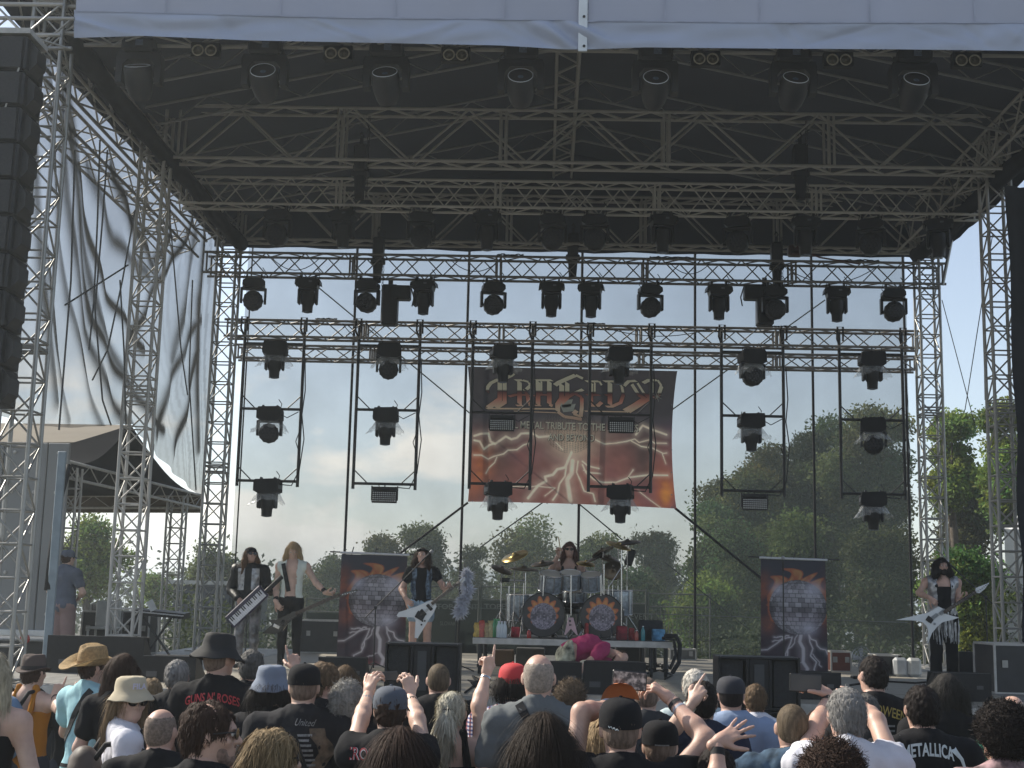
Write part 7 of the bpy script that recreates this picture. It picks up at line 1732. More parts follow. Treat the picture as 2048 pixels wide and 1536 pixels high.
# --- c: cowboy hat
s = fan(190, 1300, 8.0, 'man in straw cowboy hat and pale blue t-shirt', yaw=-.5, head_yaw=-.4, head_pitch=.12, head_roll=.10, skin=0, fat=1.15, wide=1.05); s.setarm('L', s.J['shL']+V(-.06, .14, -.24), P(150, 1385, 8.3), 'hold', V(.1, .3, 1), V(1, 0, 0)); LBT = cloth_mat('pale_blue', (.34, .56, .62)); fin(s, LBT, hem=-.16)
def cow(x, y, z, t, r):
    if r > .11: z += .055*(abs(math.cos(t))**2)*((r-.11)/.08)-.012*abs(math.sin(t))*((r-.11)/.08); x *= .86 if abs(math.cos(t)) > .5 else 1
    else: z += -.030*math.exp(-(x/.028)**2)*(z > .09)
    return x, y, z
STR = M('straw', (.40, .27, .13), rough=.8, var=.3, vs=60, bump=.5, bs=250, trans=.2); s.hair('short', HB1, hat=True, n=300); s.brimhat(STR, [(.205, -.004), (.21, .0), (.205, .004), (.15, .004), (.108, .003), (.100, .012), (.097, .05), (.092, .10), (.085, .13), (.065, .142), (.02, .132), (.003, .13)], 'cowboy_hat', 1.22, cow, -.05, .022, (M('straw_band', (.25, .15, .06), rough=.8), .013, .035, .102)); s.strap((.10, .20), (-.16, -.22), BELT, .045)
for z0, z1, mt in ((-.37, -.345, BT2), (-.335, -.32, LOGW), (-.31, -.285, BT2)):
    g = np.array([(x, z) for z in (z0, z1) for x in np.linspace(-.17, .17, 15)]); s.print_on((g, [(i, i+1, i+16, i+15) for i in range(14)]), mt, 'hem_stripe', (0, 0), off=.006)
# --- d: dark curly woman
s = fan(250, 1306, 7.4, 'woman with long dark curly hair in black, beside the cowboy hat', skin=0, yaw=-.1, wide=.92); fin(s, BT); s.hair('long', HB1, n=1500, z_len=.26, vol=1.14)
# --- e: FILA woman
s = fan(262, 1356, 6.5, 'woman in beige bucket hat and sunglasses looking back, white t-shirt', yaw=-1.15, head_yaw=-1.25, hat=.02, skin=1, wide=.9); WT = cloth_mat('white', (.62, .62, .68)); fin(s, WT, sleeve=.5); s.eyes(); s.hair('long', HLB, n=1200, z_len=.2, hat=True); BH = M('beige_canvas_hat', (.46, .40, .29), rough=.9, var=.08, bump=.1, bs=200)
hat = s.bucket(BH, 1, .05, .06, .150); s.glasses(BLK); 
Vt, Ft = tshape('FILA', .085, .034, bold=.03); mk('lettering', [s.g(-x, .108*math.cos(x*9)+.004, .098+z) for x, z in Vt], Ft, M('print_lilac', (.55, .53, .66), rough=.7), s.root)
Vt, Ft = tshape('FILA', .16, .05, bold=.03); s.strap((.11, .22), (-.02, -.25), BELT, .02, back=False)
backpack(s, M('bag_brown', (.075, .055, .045), rough=.6, var=.2), M('bag_brown', (.1, .08, .06)), (0, -.21, -.12), .27, .40, .17, 'brown leather rucksack on the woman with beige hat')
# --- f: light brown small head
s = fan(305, 1360, 8.6, 'small blond-brown head between beige bucket hat and grey-haired man', skin=0); fin(s, BT2); s.hair('messy', HLB, n=900)
# --- g: grey man
s = fan(358, 1320, 8.1, 'grey-haired man in dark shirt before the small left wedge', skin=0, fat=1.1, head_yaw=-.15); fin(s, BT2); s.hair('short', HGR, n=1500, thick=.014)
# --- h: Guns shirt
s = fan(442, 1272, 7.3, 'tall man in black bucket hat and black shirt with red lettering', hat=.015, yaw=-.1, head_yaw=-.45, wide=1.16, fat=1.15, skin=0); fin(s, BT, sleeve=.7, wr=.01); s.hair('buzz', HST, hat=True, n=300); s.bucket(M('black_canvas_hat', (.012, .012, .013), rough=.85, var=.2), 2, -.12, .07, .165)
s.print_on(tshape("GUNS N' ROSES", .34, .055, bold=.02), LOGR, 'lettering', (.01, .145), arc=1.1)
# --- i: dark grey short
s = fan(505, 1299, 8.0, 'man with short dark grey hair right of the black bucket hat', skin=3, head_yaw=.1); fin(s, BT); s.hair('short', HDG, n=1300); s.glasses(BLK, True)
# --- j: blue-grey bucket hat
s = fan(545, 1334, 6.9, 'person in light blue-grey bucket hat with black hair', skin=1, wide=.9, hat=.02); fin(s, BT2); s.hair('long', HBK, n=900, z_len=.06, hat=True); s.bucket(M('blue_denim_hat', (.17, .20, .26), rough=.85, var=.12, bump=.1, bs=150), 3, 0, .065, .142)
# --- k: balding man
s = fan(326, 1417, 5.7, 'balding man with cropped hair at lower left, seen from behind', skin=0, fat=1.2, wide=1.05, head_yaw=-.2, head_pitch=.05, hscale=1.02); fin(s, BT)
s.hair('buzz', M('cropped_edge', (.20, .15, .12), rough=.85, var=.4, vs=90, bump=.4, bs=500), n=1500, bald=(-.01, .085, .060, .080, .060))
# --- l: profile man with sunglasses
s = fan(424, 1398, 4.35, 'dark-haired man in sunglasses in profile facing right', yaw=-.5, head_yaw=-.95, skin=0, fat=1.15, wide=1.05, hat=.01); s.body(legs=False, head_h=.0062); s.shirt(BT); s.trousers(TR); s.shoes(BOOT); s.eyes(); s.hair('messy', HB1, n=4200, ln=.032, thick=.002); s.glasses(BLK)
V_, F_ = sdf_mesh([el(s.g(0, .060, -.092), (.037, .034, .030), s.hR), el(s.g(.038, .035, -.062), (.02, .032, .04), s.hR), el(s.g(-.038, .035, -.062), (.02, .032, .04), s.hR), el(s.g(0, .094, -.0455), (.022, .006, .0045), s.hR)], .0062, inflate=.001); mk('beard', V_, F_, M('beard_stubble', (.22, .14, .11), rough=.9, var=.4, vs=60, bump=.5, bs=400), s.root, True)
# --- m: blond woman front
s = fan(548, 1462, 4.6, 'woman with swept-up dark blond hair in the front row of heads', yaw=-.6, head_yaw=-.7, skin=1, wide=.9); s.body(legs=False, head_h=.0062); s.shirt(BT2); s.trousers(TR); s.shoes(BOOT); s.hair('messy', hair_mat('dark_blond', (.28, .20, .11)), n=4200, ln=.11, thick=.008); s.eyes(); s.glasses(BLK)
# --- n: black cap big man
s = fan(611, 1324, 6.45, 'broad man in black cap and black tour shirt with small print', hat=.015, skin=1, wide=1.25, fat=1.35); fin(s, BT2, sleeve=.75, wr=.012); s.hair('buzz', HST, n=900); s.cap(BT, BT)
s.print_on(tshape('United', .11, .035, shear=.4), LOGG, 'lettering', (.04, .17), rot=-.05); r = np.random.default_rng(9)
for i in range(11):
    w = r.uniform(.07, .13); g = np.array([(x, z) for z in (0, .012) for x in np.linspace(-w/2, w/2, 6)]); s.print_on((g, [(i_, i_+1, i_+7, i_+6) for i_ in range(5)]), LOGG, 'tour_list_line', (.02+.012*i*.3, .10-.026*i), off=.005)
g = np.array([(x+.03*math.sin(z*30), z) for z in np.linspace(-.17, .17, 9) for x in np.linspace(-.03, .05, 4)]); s.print_on((g, [(j*4+i, j*4+i+1, j*4+i+5, j*4+i+4) for j in range(8) for i in range(3)]), M('print_artwork', (.10, .07, .045), rough=.7, var=.9, vs=22), 'artwork', (.12, -.03), off=.004); s.strap((-.02, .12), (.15, -.36), BELT, .035)
# --- o: person right of black cap
s = fan(650, 1328, 7.3, 'brown-haired person turned right beside the black cap', yaw=-.5, head_yaw=-.7, skin=0, wide=.9); s.setarm('L', P(600, 1385, 7.5), P(592, 1338, 7.6), 'point', V(-.3, .1, 1), V(0, 1, 0)); fin(s, BT); s.hair('messy', HMB, n=1200); 
# --- p: long brown hair
s = fan(692, 1330, 7.9, 'woman with long straight brown hair before the left wedge', skin=0, wide=.88); fin(s, BT); s.hair('long', HMB, n=1300, z_len=.24)
# --- q: grey curly
s = fan(696, 1364, 6.5, 'woman with short wavy grey hair and black shirt', skin=1, wide=.92, hat=.01); fin(s, BT); s.hair('curly', hair_mat('silver', (.34, .33, .31)), n=2600, ln=.04)
# --- r: navy cap Iron Maiden with phone
s = fan(783, 1368, 5.85, 'person in grey-blue cap filming with both arms raised', hat=.015, skin=1, wide=.98); s.setarm('R', P(835, 1440, 6.0), P(820, 1390, 6.2), 'hold', V(-.2, .1, 1), V(-.6, .8, 0)); s.setarm('L', P(722, 1440, 6.0), P(737, 1386, 6.2), 'hold', V(.25, .1, 1), V(.6, .8, 0)); fin(s, BT, sleeve=.35); s.hair('short', HB1, n=700); CAPB = M('grey_blue_cap', (.075, .088, .115), rough=.85, var=.12, bump=.08, bs=200); s.cap(CAPB, CAPB); s.wristband('R', BELT, .25, 'studded_band'); s.wristband('L', M('watch_grey', (.3, .3, .32), rough=.3), .25, 'watch')
phone(779, 1352, 6.42, .085, .045, 'small phone held up above the grey-blue cap', -.05)
for off, mt, b in ((.004, LOGR, .0), (.003, LOGW, .035)): s.print_on(tshape('IRON MAIDEN', .36, .06, bold=b), mt, 'lettering' if b == 0 else 'letter_outline', (.0, .135), off=off)
# --- s: long dark brown hair, front
s = fan(800, 1452, 4.7, 'woman with long very dark brown hair hiding part of a printed shirt', skin=0, wide=.9, head_yaw=.2); s.body(legs=False); s.shirt(BT2); s.trousers(TR); s.shoes(BOOT); s.hair('long', hair_mat('espresso', (.045, .025, .018)), n=4200, z_len=.32, vol=1.15, ln=.2)
# --- t: buzz man
s = fan(878, 1326, 7.9, 'man with cropped brown hair and black jacket before the bass stack', skin=0, wide=1.1, fat=1.1, head_yaw=.15); fin(s, BT, sleeve=1.9, infl=.022); s.hair('buzz', hair_mat('cropped', (.12, .09, .06)), n=1400)
# --- u: ponytail
s = fan(905, 1383, 6.3, 'woman with pale blond ponytail and black top, one arm raised', skin=1, wide=.95, head_yaw=-.15); s.setarm('R', P(957, 1412, 6.35), P(973, 1347, 6.45), 'point', V(.15, .0, 1), V(-.6, .6, 0)); fin(s, BT, tank=True); s.hair('pony', hair_mat('ash_blond', (.50, .47, .38)), n=1800, z_len=.20, hx=-.01); s.wristband('R', CHROME, .1, 'bracelet', .012); MB().tube([s.g(-.02, -.128, .02), s.g(0, -.138, .025), s.g(.02, -.128, .02)], .01, 8).build('hair_tie', BELT, s.root, True)
# --- v: red cap
s = fan(1026, 1326, 7.2, 'person in red cap with black hair and checked shirt', hat=.015, skin=0, wide=1.0, yaw=.15, head_yaw=.1)
ck = M('check_cloth', (.5, .45, .48), rough=.85); nt = ck.node_tree; b_ = nt.nodes['Principled BSDF']; tc_ = [n for n in nt.nodes if n.type == 'TEX_COORD'][0]
wx = nt.nodes.new('ShaderNodeTexWave'); wx.inputs['Scale'].default_value = 14; wx.bands_direction = 'X'; wz = nt.nodes.new('ShaderNodeTexWave'); wz.inputs['Scale'].default_value = 14; wz.bands_direction = 'Z'
mm = nt.nodes.new('ShaderNodeMix'); mm.data_type = 'RGBA'; mm.blend_type = 'MULTIPLY'; mm.inputs['Factor'].default_value = 1.0
for w_, cA, slot in ((wx, (.30, .07, .10, 1), 'A'), (wz, (.10, .12, .30, 1), 'B')):
    rr = nt.nodes.new('ShaderNodeValToRGB'); rr.color_ramp.elements[0].position = .35; rr.color_ramp.elements[0].color = cA; rr.color_ramp.elements[1].position = .6; rr.color_ramp.elements[1].color = (.75, .72, .74, 1); nt.links.new(tc_.outputs['Object'], w_.inputs['Vector']); nt.links.new(w_.outputs['Fac'], rr.inputs[0]); nt.links.new(rr.outputs[0], mm.inputs[slot])
nt.links.new(mm.outputs['Result'], b_.inputs['Base Color'])
fin(s, ck, sleeve=.6, wr=.012); s.hair('long', HBK, n=1200, z_len=.03, hat=True, vol=1.1); RC = M('red_cap', (.50, .03, .035), rough=.8, var=.15, bump=.1); s.cap(RC, RC, h=1.1); s.strap((.12, .2), (-.10, -.3), BELT, .035)
# --- w: bald man grey tee
s = fan(1078, 1307, 6.2, 'bald man in grey t-shirt with dark bag strap, centre', skin=0, wide=1.12, fat=1.2); GT = cloth_mat('grey_tee', (.125, .135, .14), var=.06); fin(s, GT, sleeve=.62, wr=.014); s.strap((-.10, .24), (.13, -.12), BT2, .045)
s.hair('buzz', M('grey_stubble', (.30, .25, .21), rough=.8, var=.3, vs=80, bump=.4, bs=500), n=900, bald=(.0, .075, .068, .095, .075)); m = MB()
for sx in (-1, 1): m.tube([s.g(sx*.079, .07, .012), s.g(sx*.080, -.01, .008), s.g(sx*.076, -.03, -.012)], .003, 6)
m.build('glasses_frame', BLK, s.root)
# --- x: curly teal
s = fan(1140, 1366, 7.3, 'person with tousled brown curls and teal shirt', skin=0, wide=.92); fin(s, cloth_mat('teal', (.03, .15, .14))); s.hair('curly', hair_mat('ash_brown', (.15, .11, .075)), n=2600, ln=.05)
# --- y: straight dark hair woman front
s = fan(1086, 1424, 4.55, 'woman with straight black-brown hair lit at its left edge', skin=1, wide=.9, head_yaw=.1); s.body(legs=False); s.shirt(BT); s.trousers(TR); s.shoes(BOOT); s.hair('long', hair_mat('dark_straight', (.035, .024, .018)), n=4500, z_len=.22, vol=.95, ln=.2)
# --- z: navy cap man behind phone
s = fan(1238, 1374, 6.4, 'man in navy cap and charcoal shirt partly hidden by the raised phone', hat=.015, skin=0, wide=1.1, fat=1.1); fin(s, cloth_mat('charcoal', (.035, .037, .042))); s.hair('buzz', HST, n=400); NC = M('navy_cap', (.03, .045, .10), rough=.85, var=.12); s.cap(NC, NC)
s = fan(1292, 1352, 7.2, 'man with cropped hair directly behind the raised phone', skin=1, wide=1.05); fin(s, cloth_mat('charcoal', (.035, .037, .042))); s.hair('buzz', HST, n=600)
# --- aa: orange cap filming
s = fan(1241, 1392, 4.95, 'man in black and orange cap filming with his phone', hat=.02, skin=0, wide=1.12, fat=1.15, hscale=1.03)
s.setarm('R', P(1412, 1478, 5.0), P(1340, 1398, 5.15), 'hold', V(-.72, .1, .55), V(-.3, .3, -1)); s.setarm('L', P(1163, 1425, 5.0), P(1232, 1412, 5.25), 'grip', V(.9, .1, -.1), V(.2, .9, 0))
s.body(legs=False, head_h=.0062); s.shirt(BT, sleeve=.5); s.trousers(TR); s.shoes(BOOT); s.hair('buzz', HST, n=900); s.cap(BT, M('orange_peak', (.62, .20, .07), rough=.7, var=.08), h=1.05, tilt=.06)
OR_ = MATS['orange_peak']; m = MB(); V_ = []; R = s.hR@_rx(.06); c_ = s.g(0, -.012, .028)
for j in range(6):
    for k in range(13):
        a = math.radians(20+140*k/12); ph = math.radians(25+13*j); V_.append(c_+R@(V3(.0945*math.cos(a)*math.cos(ph*.9), .112*math.sin(a)*math.cos(ph*.8)+.0, .158*math.sin(ph)**.7)*s.hs))
mk('front_panel', V_, [(j*13+k, j*13+k+1, (j+1)*13+k+1, (j+1)*13+k) for j in range(5) for k in range(12)], OR_, s.root, True)
MB().tube([s.g(-.035+x, -.1085*math.cos((x-.035)*8)-.013, .012-x*.35+.004*math.sin(x*500)) for x in np.linspace(-.02, .02, 26)], .0016, 4).build('stitched_mark', LOGW, s.root)
s.wristband('R', BELT, .12, 'wristband', .02); s.wristband('R', M('grey_band', (.3, .32, .38), rough=.5), .24, 'wristband', .012)
scrm = bpy.data.materials.new('phone_screen'); scrm.use_nodes = True; nt = scrm.node_tree; b_ = nt.nodes['Principled BSDF']; b_.inputs['Base Color'].default_value = (.02, .02, .02, 1); b_.inputs['Roughness'].default_value = .12; nz = nt.nodes.new('ShaderNodeTexNoise'); nz.inputs['Scale'].default_value = 55; cr2 = nt.nodes.new('ShaderNodeValToRGB'); cr2.color_ramp.elements[0].position = .42; cr2.color_ramp.elements[0].color = (.03, .025, .03, 1); cr2.color_ramp.elements[1].position = .7; cr2.color_ramp.elements[1].color = (.30, .26, .27, 1); tcc = nt.nodes.new('ShaderNodeTexCoord'); nt.links.new(tcc.outputs['Object'], nz.inputs['Vector']); nt.links.new(nz.outputs['Fac'], cr2.inputs[0]); nt.links.new(cr2.outputs[0], b_.inputs['Emission Color']); b_.inputs['Emission Strength'].default_value = .5; MATS['phone_screen'] = scrm
phone(1259, 1361, 5.12, .135, .072, 'large phone showing the stage on its screen', .07, scrm)
# --- bb: black cap
s = fan(1320, 1436, 5.3, 'man in black cap with faded logo, right of the orange cap', hat=.015, skin=1, wide=1.08, fat=1.1); s.body(legs=False); s.shirt(BT); s.trousers(TR); s.shoes(BOOT); s.hair('buzz', HST, n=600); s.cap(BT, BT, h=1.0)
V_ = [s.g(x, -.1065*math.cos(x*8)-.0145, .012+z+.6*x*x) for z in (0, .006) for x in np.linspace(-.035, .035, 8)]; mk('faded_logo', V_, [(i, i+1, i+9, i+8) for i in range(7)], LOGG, s.root)
# --- blond lock of woman behind orange cap
s = fan(1206, 1432, 5.3, 'blond woman mostly hidden behind the orange cap man', skin=1, wide=.85, head_yaw=.3); fin(s, BT2); s.hair('long', HBL, n=1800, z_len=.20)
# --- cc: white hair
s = fan(1390, 1338, 7.8, 'woman with white hair and pale shirt', skin=1, wide=.95, hat=.005); fin(s, cloth_mat('pale_shirt', (.42, .50, .52))); s.hair('short', HWH, n=1800, thick=.018)
# --- dd: hand on head
s = fan(1404, 1362, 6.5, 'dark-haired person with a braceleted hand held to the head', skin=1, wide=.95, head_yaw=-.2); s.setarm('L', P(1352, 1452, 6.35), P(1386, 1404, 6.30), 'point', V(.55, .1, .8), V(.4, .9, -.3)); fin(s, cloth_mat('navy', (.02, .025, .05)), sleeve=.5); s.hair('short', HBK, n=1600, thick=.016); s.wristband('L', M('beaded_band', (.42, .40, .34), rough=.4, var=.5, vs=80), .08, 'bracelet', .04, .036)
# --- ee: pale blue tee
s = fan(1461, 1348, 7.2, 'person in dark cap and light blue t-shirt before the bass stack', hat=.01, skin=0, wide=1.2, fat=1.15); fin(s, cloth_mat('sky_tee', (.25, .32, .46), var=.06), sleeve=.7, wr=.012); s.hair('buzz', HBK, n=500); DC = M('dark_cap', (.022, .024, .034), rough=.85); s.cap(DC, DC, h=.9)
# --- ff: brown short
s = fan(1510, 1368, 8.1, 'man with short brown hair right of the light blue t-shirt', skin=3); fin(s, WT); s.hair('short', HMB, n=1200)
# --- gg: outstretched hand person
s = fan(1432, 1496, 4.9, 'black-haired person low in front stretching an open hand to the right', skin=0, wide=.95, yaw=-.3); s.setarm('R', P(1412, 1530, 4.75), P(1438, 1482, 4.85), 'spread', V(.85, .1, .5), V(0, .8, -.6)); s.setarm('R', P(1400, 1545, 4.7), P(1436, 1484, 4.8)); s.body(legs=False); s.shirt(BT, sleeve=.8); s.trousers(TR); s.shoes(BOOT); s.hair('short', HBK, n=2200, thick=.016); s.wristband('R', BELT, .1, 'watch', .03)
# --- hh: denim vest
s = fan(1583, 1406, 5.6, 'shaven-headed man in blue denim vest', skin=0, wide=1.08, fat=1.1); s.body(legs=False); s.shirt(BT, sleeve=.6); DV = cloth_mat('denim_vest', (.05, .085, .13), var=.55, vs=16, bump=.4); s.shirt(DV, sleeve=.05, infl=.026, name='denim_vest', wr=.010, low=.02); s.trousers(TR); s.shoes(BOOT); s.hair('buzz', hair_mat('cropped', (.12, .09, .06)), n=1600)
MB().tube([s.J['neck']+s.R@V3(.085*math.cos(a), .02+.085*math.sin(a), .0+.02*math.sin(a)-.012*abs(math.cos(a))) for a in np.linspace(math.pi*.9, math.pi*2.1, 13)], .018, 8).build('collar', DV, s.root, True)
s.print_on((np.array([(x, z) for z in (-.004, .004) for x in np.linspace(-.2, .2, 17)]), [(i, i+1, i+18, i+17) for i in range(16)]), M('denim_seam', (.02, .03, .05), rough=.9), 'yoke_seam', (0, -.06), off=.008)
# --- ii: grey man filming
s = fan(1690, 1376, 5.4, 'grey-haired man in white t-shirt filming with one raised hand', skin=0, wide=1.12, fat=1.1, head_yaw=.15); s.setarm('R', P(1752, 1440, 5.6), P(1700, 1392, 5.9)); s.setarm('L', P(1640, 1432, 5.7), P(1664, 1384, 5.8), 'hold', V(-.75, .1, .7), V(-.6, .2, -.8)); s.body(legs=False, head_h=.0062); s.shirt(WT, sleeve=.55, wr=.012); s.trousers(TR); s.shoes(BOOT); s.hair('short', HGR, n=3600, thick=.014); s.strap((.0, .2), (.17, -.2), BELT, .03)
s.wristband('L', BELT, .1, 'watch', .03); s.print_on(tshape('House of', .16, .05, shear=.4), M('ink_black', (.02, .02, .03), rough=.8), 'lettering', (.06, .05))
phone(1611, 1366, 5.75, .14, .078, 'dark phone held before the right bass stack', .03)
# --- jj: dark curls front
s = fan(1662, 1500, 4.3, 'curly dark head with sunlit curls at the lower right', skin=1, wide=.9); s.body(legs=False); s.shirt(BT2); s.trousers(TR); s.shoes(BOOT); s.hair('curly', HB1, n=5200, ln=.06, thick=.028)
# --- kk: Helloween
s = fan(1744, 1311, 7.5, 'man with dark cropped hair in black shirt with yellow lettering', skin=0, wide=1.12, fat=1.05, head_yaw=.35); fin(s, BT); s.hair('short', HBK, n=1500, thick=.010, ln=.03); s.print_on(tshape('HELLOWEEN', .32, .06, bold=.01), LOGY, 'lettering', (.02, .16), rot=-.14, arc=.8)
for i in range(4):
    g = np.array([(x, z) for z in (0, .012) for x in np.linspace(-.08, .08, 6)]); s.print_on((g, [(q, q+1, q+7, q+6) for q in range(5)]), LOGG, 'small_print', (.02, .06-.03*i), off=.005)
s = fan(1730, 1388, 6.9, 'grey-haired head half hidden by the raised arm at right', skin=0); fin(s, BT2); s.hair('short', HDG, n=900)
# --- ll: Metallica
s = fan(1840, 1370, 6.0, 'man with black hair in black shirt with large white arched lettering', skin=0, wide=1.15, fat=1.15, head_yaw=.1); fin(s, BT, sleeve=.7, wr=.008); s.hair('short', HBK, n=1900, thick=.012)
sh_ = tshape('METALLICA', .25, .065, bold=.03, spacing=1.02); s.print_on(sh_, LOGW, 'lettering', (0, .165), arc=1.6, off=.006)
for sx in (-1, 1):
    pts_ = np.array([(sx*.13, .045-.02), (sx*.118, .03-.02), (sx*.150, -.06), (sx*.195, -.17), (sx*.168, -.06), (sx*.150, .0)]); pts_ = pts_ if sx > 0 else pts_[::-1]
    pts2 = np.array([(sx*.128, .06), (sx*.112, -.01), (sx*.155, -.05), (sx*.21, -.185), (sx*.172, -.045), (sx*.14, .0)]); s.print_on((pts2, [(0, 1, 5), (1, 2, 4, 5), (2, 3, 4)]), LOGW, 'letter_spike', (0, .165), off=.008)
# --- mm: long-haired dark man
s = fan(1890, 1346, 7.0, 'person with very long dark hair and black jacket at right', skin=0, wide=1.1, fat=1.1); fin(s, BT, sleeve=1.9, infl=.03); s.hair('long', hair_mat('smoky', (.035, .032, .030)), n=2600, z_len=.34, vol=1.25)
# --- nn: bald grey at right
s = fan(2022, 1390, 6.6, 'balding grey man in green top at the right edge', skin=0, fat=1.15); fin(s, cloth_mat('green', (.03, .13, .08))); s.hair('buzz', M('grey_stubble', (.30, .25, .21)), n=900, bald=(.0, .085, .064, .09, .06))
# --- oo: dark bushy hair
s = fan(2001, 1414, 5.0, 'dark bushy-haired person in patterned red and white shirt', skin=2, wide=.95, head_yaw=.35); s.body(legs=False); s.shirt(M('pattern_cloth', (.25, .16, .17), rough=.85, var=.95, vs=14)); s.trousers(TR); s.shoes(BOOT); s.hair('curly', HBK, n=3800, ln=.035, thick=.022)
# extra dark figures deeper in the crowd
for hx, ty, Y, lab, hm, st in ((150, 1372, 9.6, 'dark-haired head between trilby and cowboy hat', HBK, 'short'), (945, 1400, 8.6, 'dark head behind the ponytail woman', HB1, 'short'), (1185, 1404, 8.4, 'dark cropped head behind the curly person', HBK, 'short'), (1630, 1420, 8.2, 'person in blue jacket between denim vest and grey man', HB1, 'long'), (845, 1418, 9.0, 'dark head behind the raised arms', HBK, 'short'), (1945, 1440, 8.6, 'dark head right of the long-haired person', HBK, 'short')):
    s = fan(hx, ty, Y, lab, skin=0); fin(s, BT if 'blue' not in lab else cloth_mat('blue_jacket', (.04, .12, .24)), sleeve=1.9); s.hair(st, hm, n=500)
P = _P0
# ---------------- trees ----------------
def leafmat(name, trans):
    m = attr_mat(name, .75, trans); m.node_tree.nodes['Principled BSDF'].inputs['Specular IOR Level'].default_value = .25; return m
BARK = M('bark', (.07, .055, .04), rough=.95, var=.4, vs=10, bump=.6, bs=30)
def tree(lab, x0, x1, yt, yb, Y, col, nleaf, ls, grp, seed, name='tree', airy=.0, trunk=True, ground=0.0, cat='tree'):
    r = np.random.default_rng(seed); A = P((x0+x1)/2, yb, Y); Tp = P((x0+x1)/2, yt, Y); W = (x1-x0)/FPX*Y/2; H = max(.6, (Tp[2]-A[2])/2); c = V3(A[0], Y, A[2]+H); D = min(W, 4.0)*.9
    t = thing(name, lab, cat, (c[0], Y, ground-.05), grp)
    nl = int(14+W*2.2); lob = []
    for i in range(nl):
        a = r.uniform(0, 6.283); q = r.uniform(.0, .72)**.6; zz = r.uniform(-.8, .72); s = math.sqrt(max(.08, 1-zz*zz)); lr = r.uniform(.18, .36)*min(W, H*1.2)
        lob.append((V3(math.cos(a)*q*s*(W-lr*.6), math.sin(a)*q*s*D, zz*(H-lr*.5)), lr*r.uniform(.9, 1.2), lr*r.uniform(.75, 1.0)))
    lob.append((V3(0, 0, H*.62), min(W, H)*.36, min(W, H)*.36)); lob.append((V3(W*.1, 0, 0), min(W, H)*.5, min(W, H)*.6))
    ncl = max(60, nleaf//26); cl = []; cc = []
    wts = np.array([l[1]*l[2] for l in lob]); wts /= wts.sum(); pick = r.choice(len(lob), ncl, p=wts)
    for i in pick:
        o, lr, lh = lob[i]; d = r.normal(size=3); d /= np.linalg.norm(d); rad = r.uniform(.62, 1.06)**.7 if r.random() > .25 else r.uniform(.2, .9); cl.append(c+o+d*np.array([lr, lr, lh])*rad); 
    cl = np.array(cl); lt = r.uniform(.5, 1.55, len(lob)); lh_ = r.normal(0, .14, len(lob)); tone = r.uniform(.75, 1.25, len(cl))*lt[pick]; hue = r.normal(0, .08, len(cl))+lh_[pick]
    k = r.integers(0, len(cl), nleaf); cr_ = .16*min(W, H)**.5*(1.0+airy); pos = cl[k]+r.normal(size=(nleaf, 3))*np.array([1, 1, .7])*cr_
    u = r.normal(size=(nleaf, 3)); u /= np.linalg.norm(u, axis=1)[:, None]; w = np.cross(u, r.normal(size=(nleaf, 3))); w /= np.linalg.norm(w, axis=1)[:, None]; s = ls*r.uniform(.6, 1.3, nleaf)[:, None]
    V = np.stack([pos-u*s*.6, pos+w*s*.30+u*s*.05, pos+u*s*.6, pos-w*s*.30+u*s*.05], 1).reshape(-1, 3); F = np.arange(nleaf*4).reshape(-1, 4)
    o = mk('crown', V, F, leafmat('leaf_ink', .38), t); a = o.data.color_attributes.new('ink', 'FLOAT_COLOR', 'POINT'); base = np.array(col)*(tone[k]*r.uniform(.8, 1.2, nleaf))[:, None]; base[:, 0] *= 1+hue[k]; base[:, 2] *= 1-hue[k]*.5
    cc = np.ones((nleaf*4, 4), np.float32); cc[:, :3] = np.repeat(np.clip(base, 0, .6), 4, 0); a.data.foreach_set('color', cc.ravel()); o['kind'] = 'thing'; del o['kind']
    if trunk:
        m = MB(); g = V3(c[0], Y, ground-.3); top = c+V3(r.uniform(-.3, .3), 0, H*.45); m.tube([g, g+(top-g)*.4+V3(.1, 0, 0), top], [.05*H+.08, .035*H+.06, .05], 9)
        for i in range(9):
            b = g+(top-g)*r.uniform(.35, .85); e = c+lob[r.integers(0, len(lob))][0]*.9; mid = (b+e)/2+V3(0, 0, .15*H*r.uniform(0, 1)); m.tube([b, mid, e], [.022*H+.02, .012*H+.015, .012], 6)
        m.build('trunk', BARK, t, True)
    return t
DG = (.075, .092, .036); MG = (.095, .13, .042); BG = (.16, .22, .045); OG = (.11, .125, .042)
G1 = 'trees far behind the backdrop'; G2 = 'big trees at the right behind the backdrop'; G3 = 'sunny trees outside the right tower'; G4 = 'trees outside the left towers'
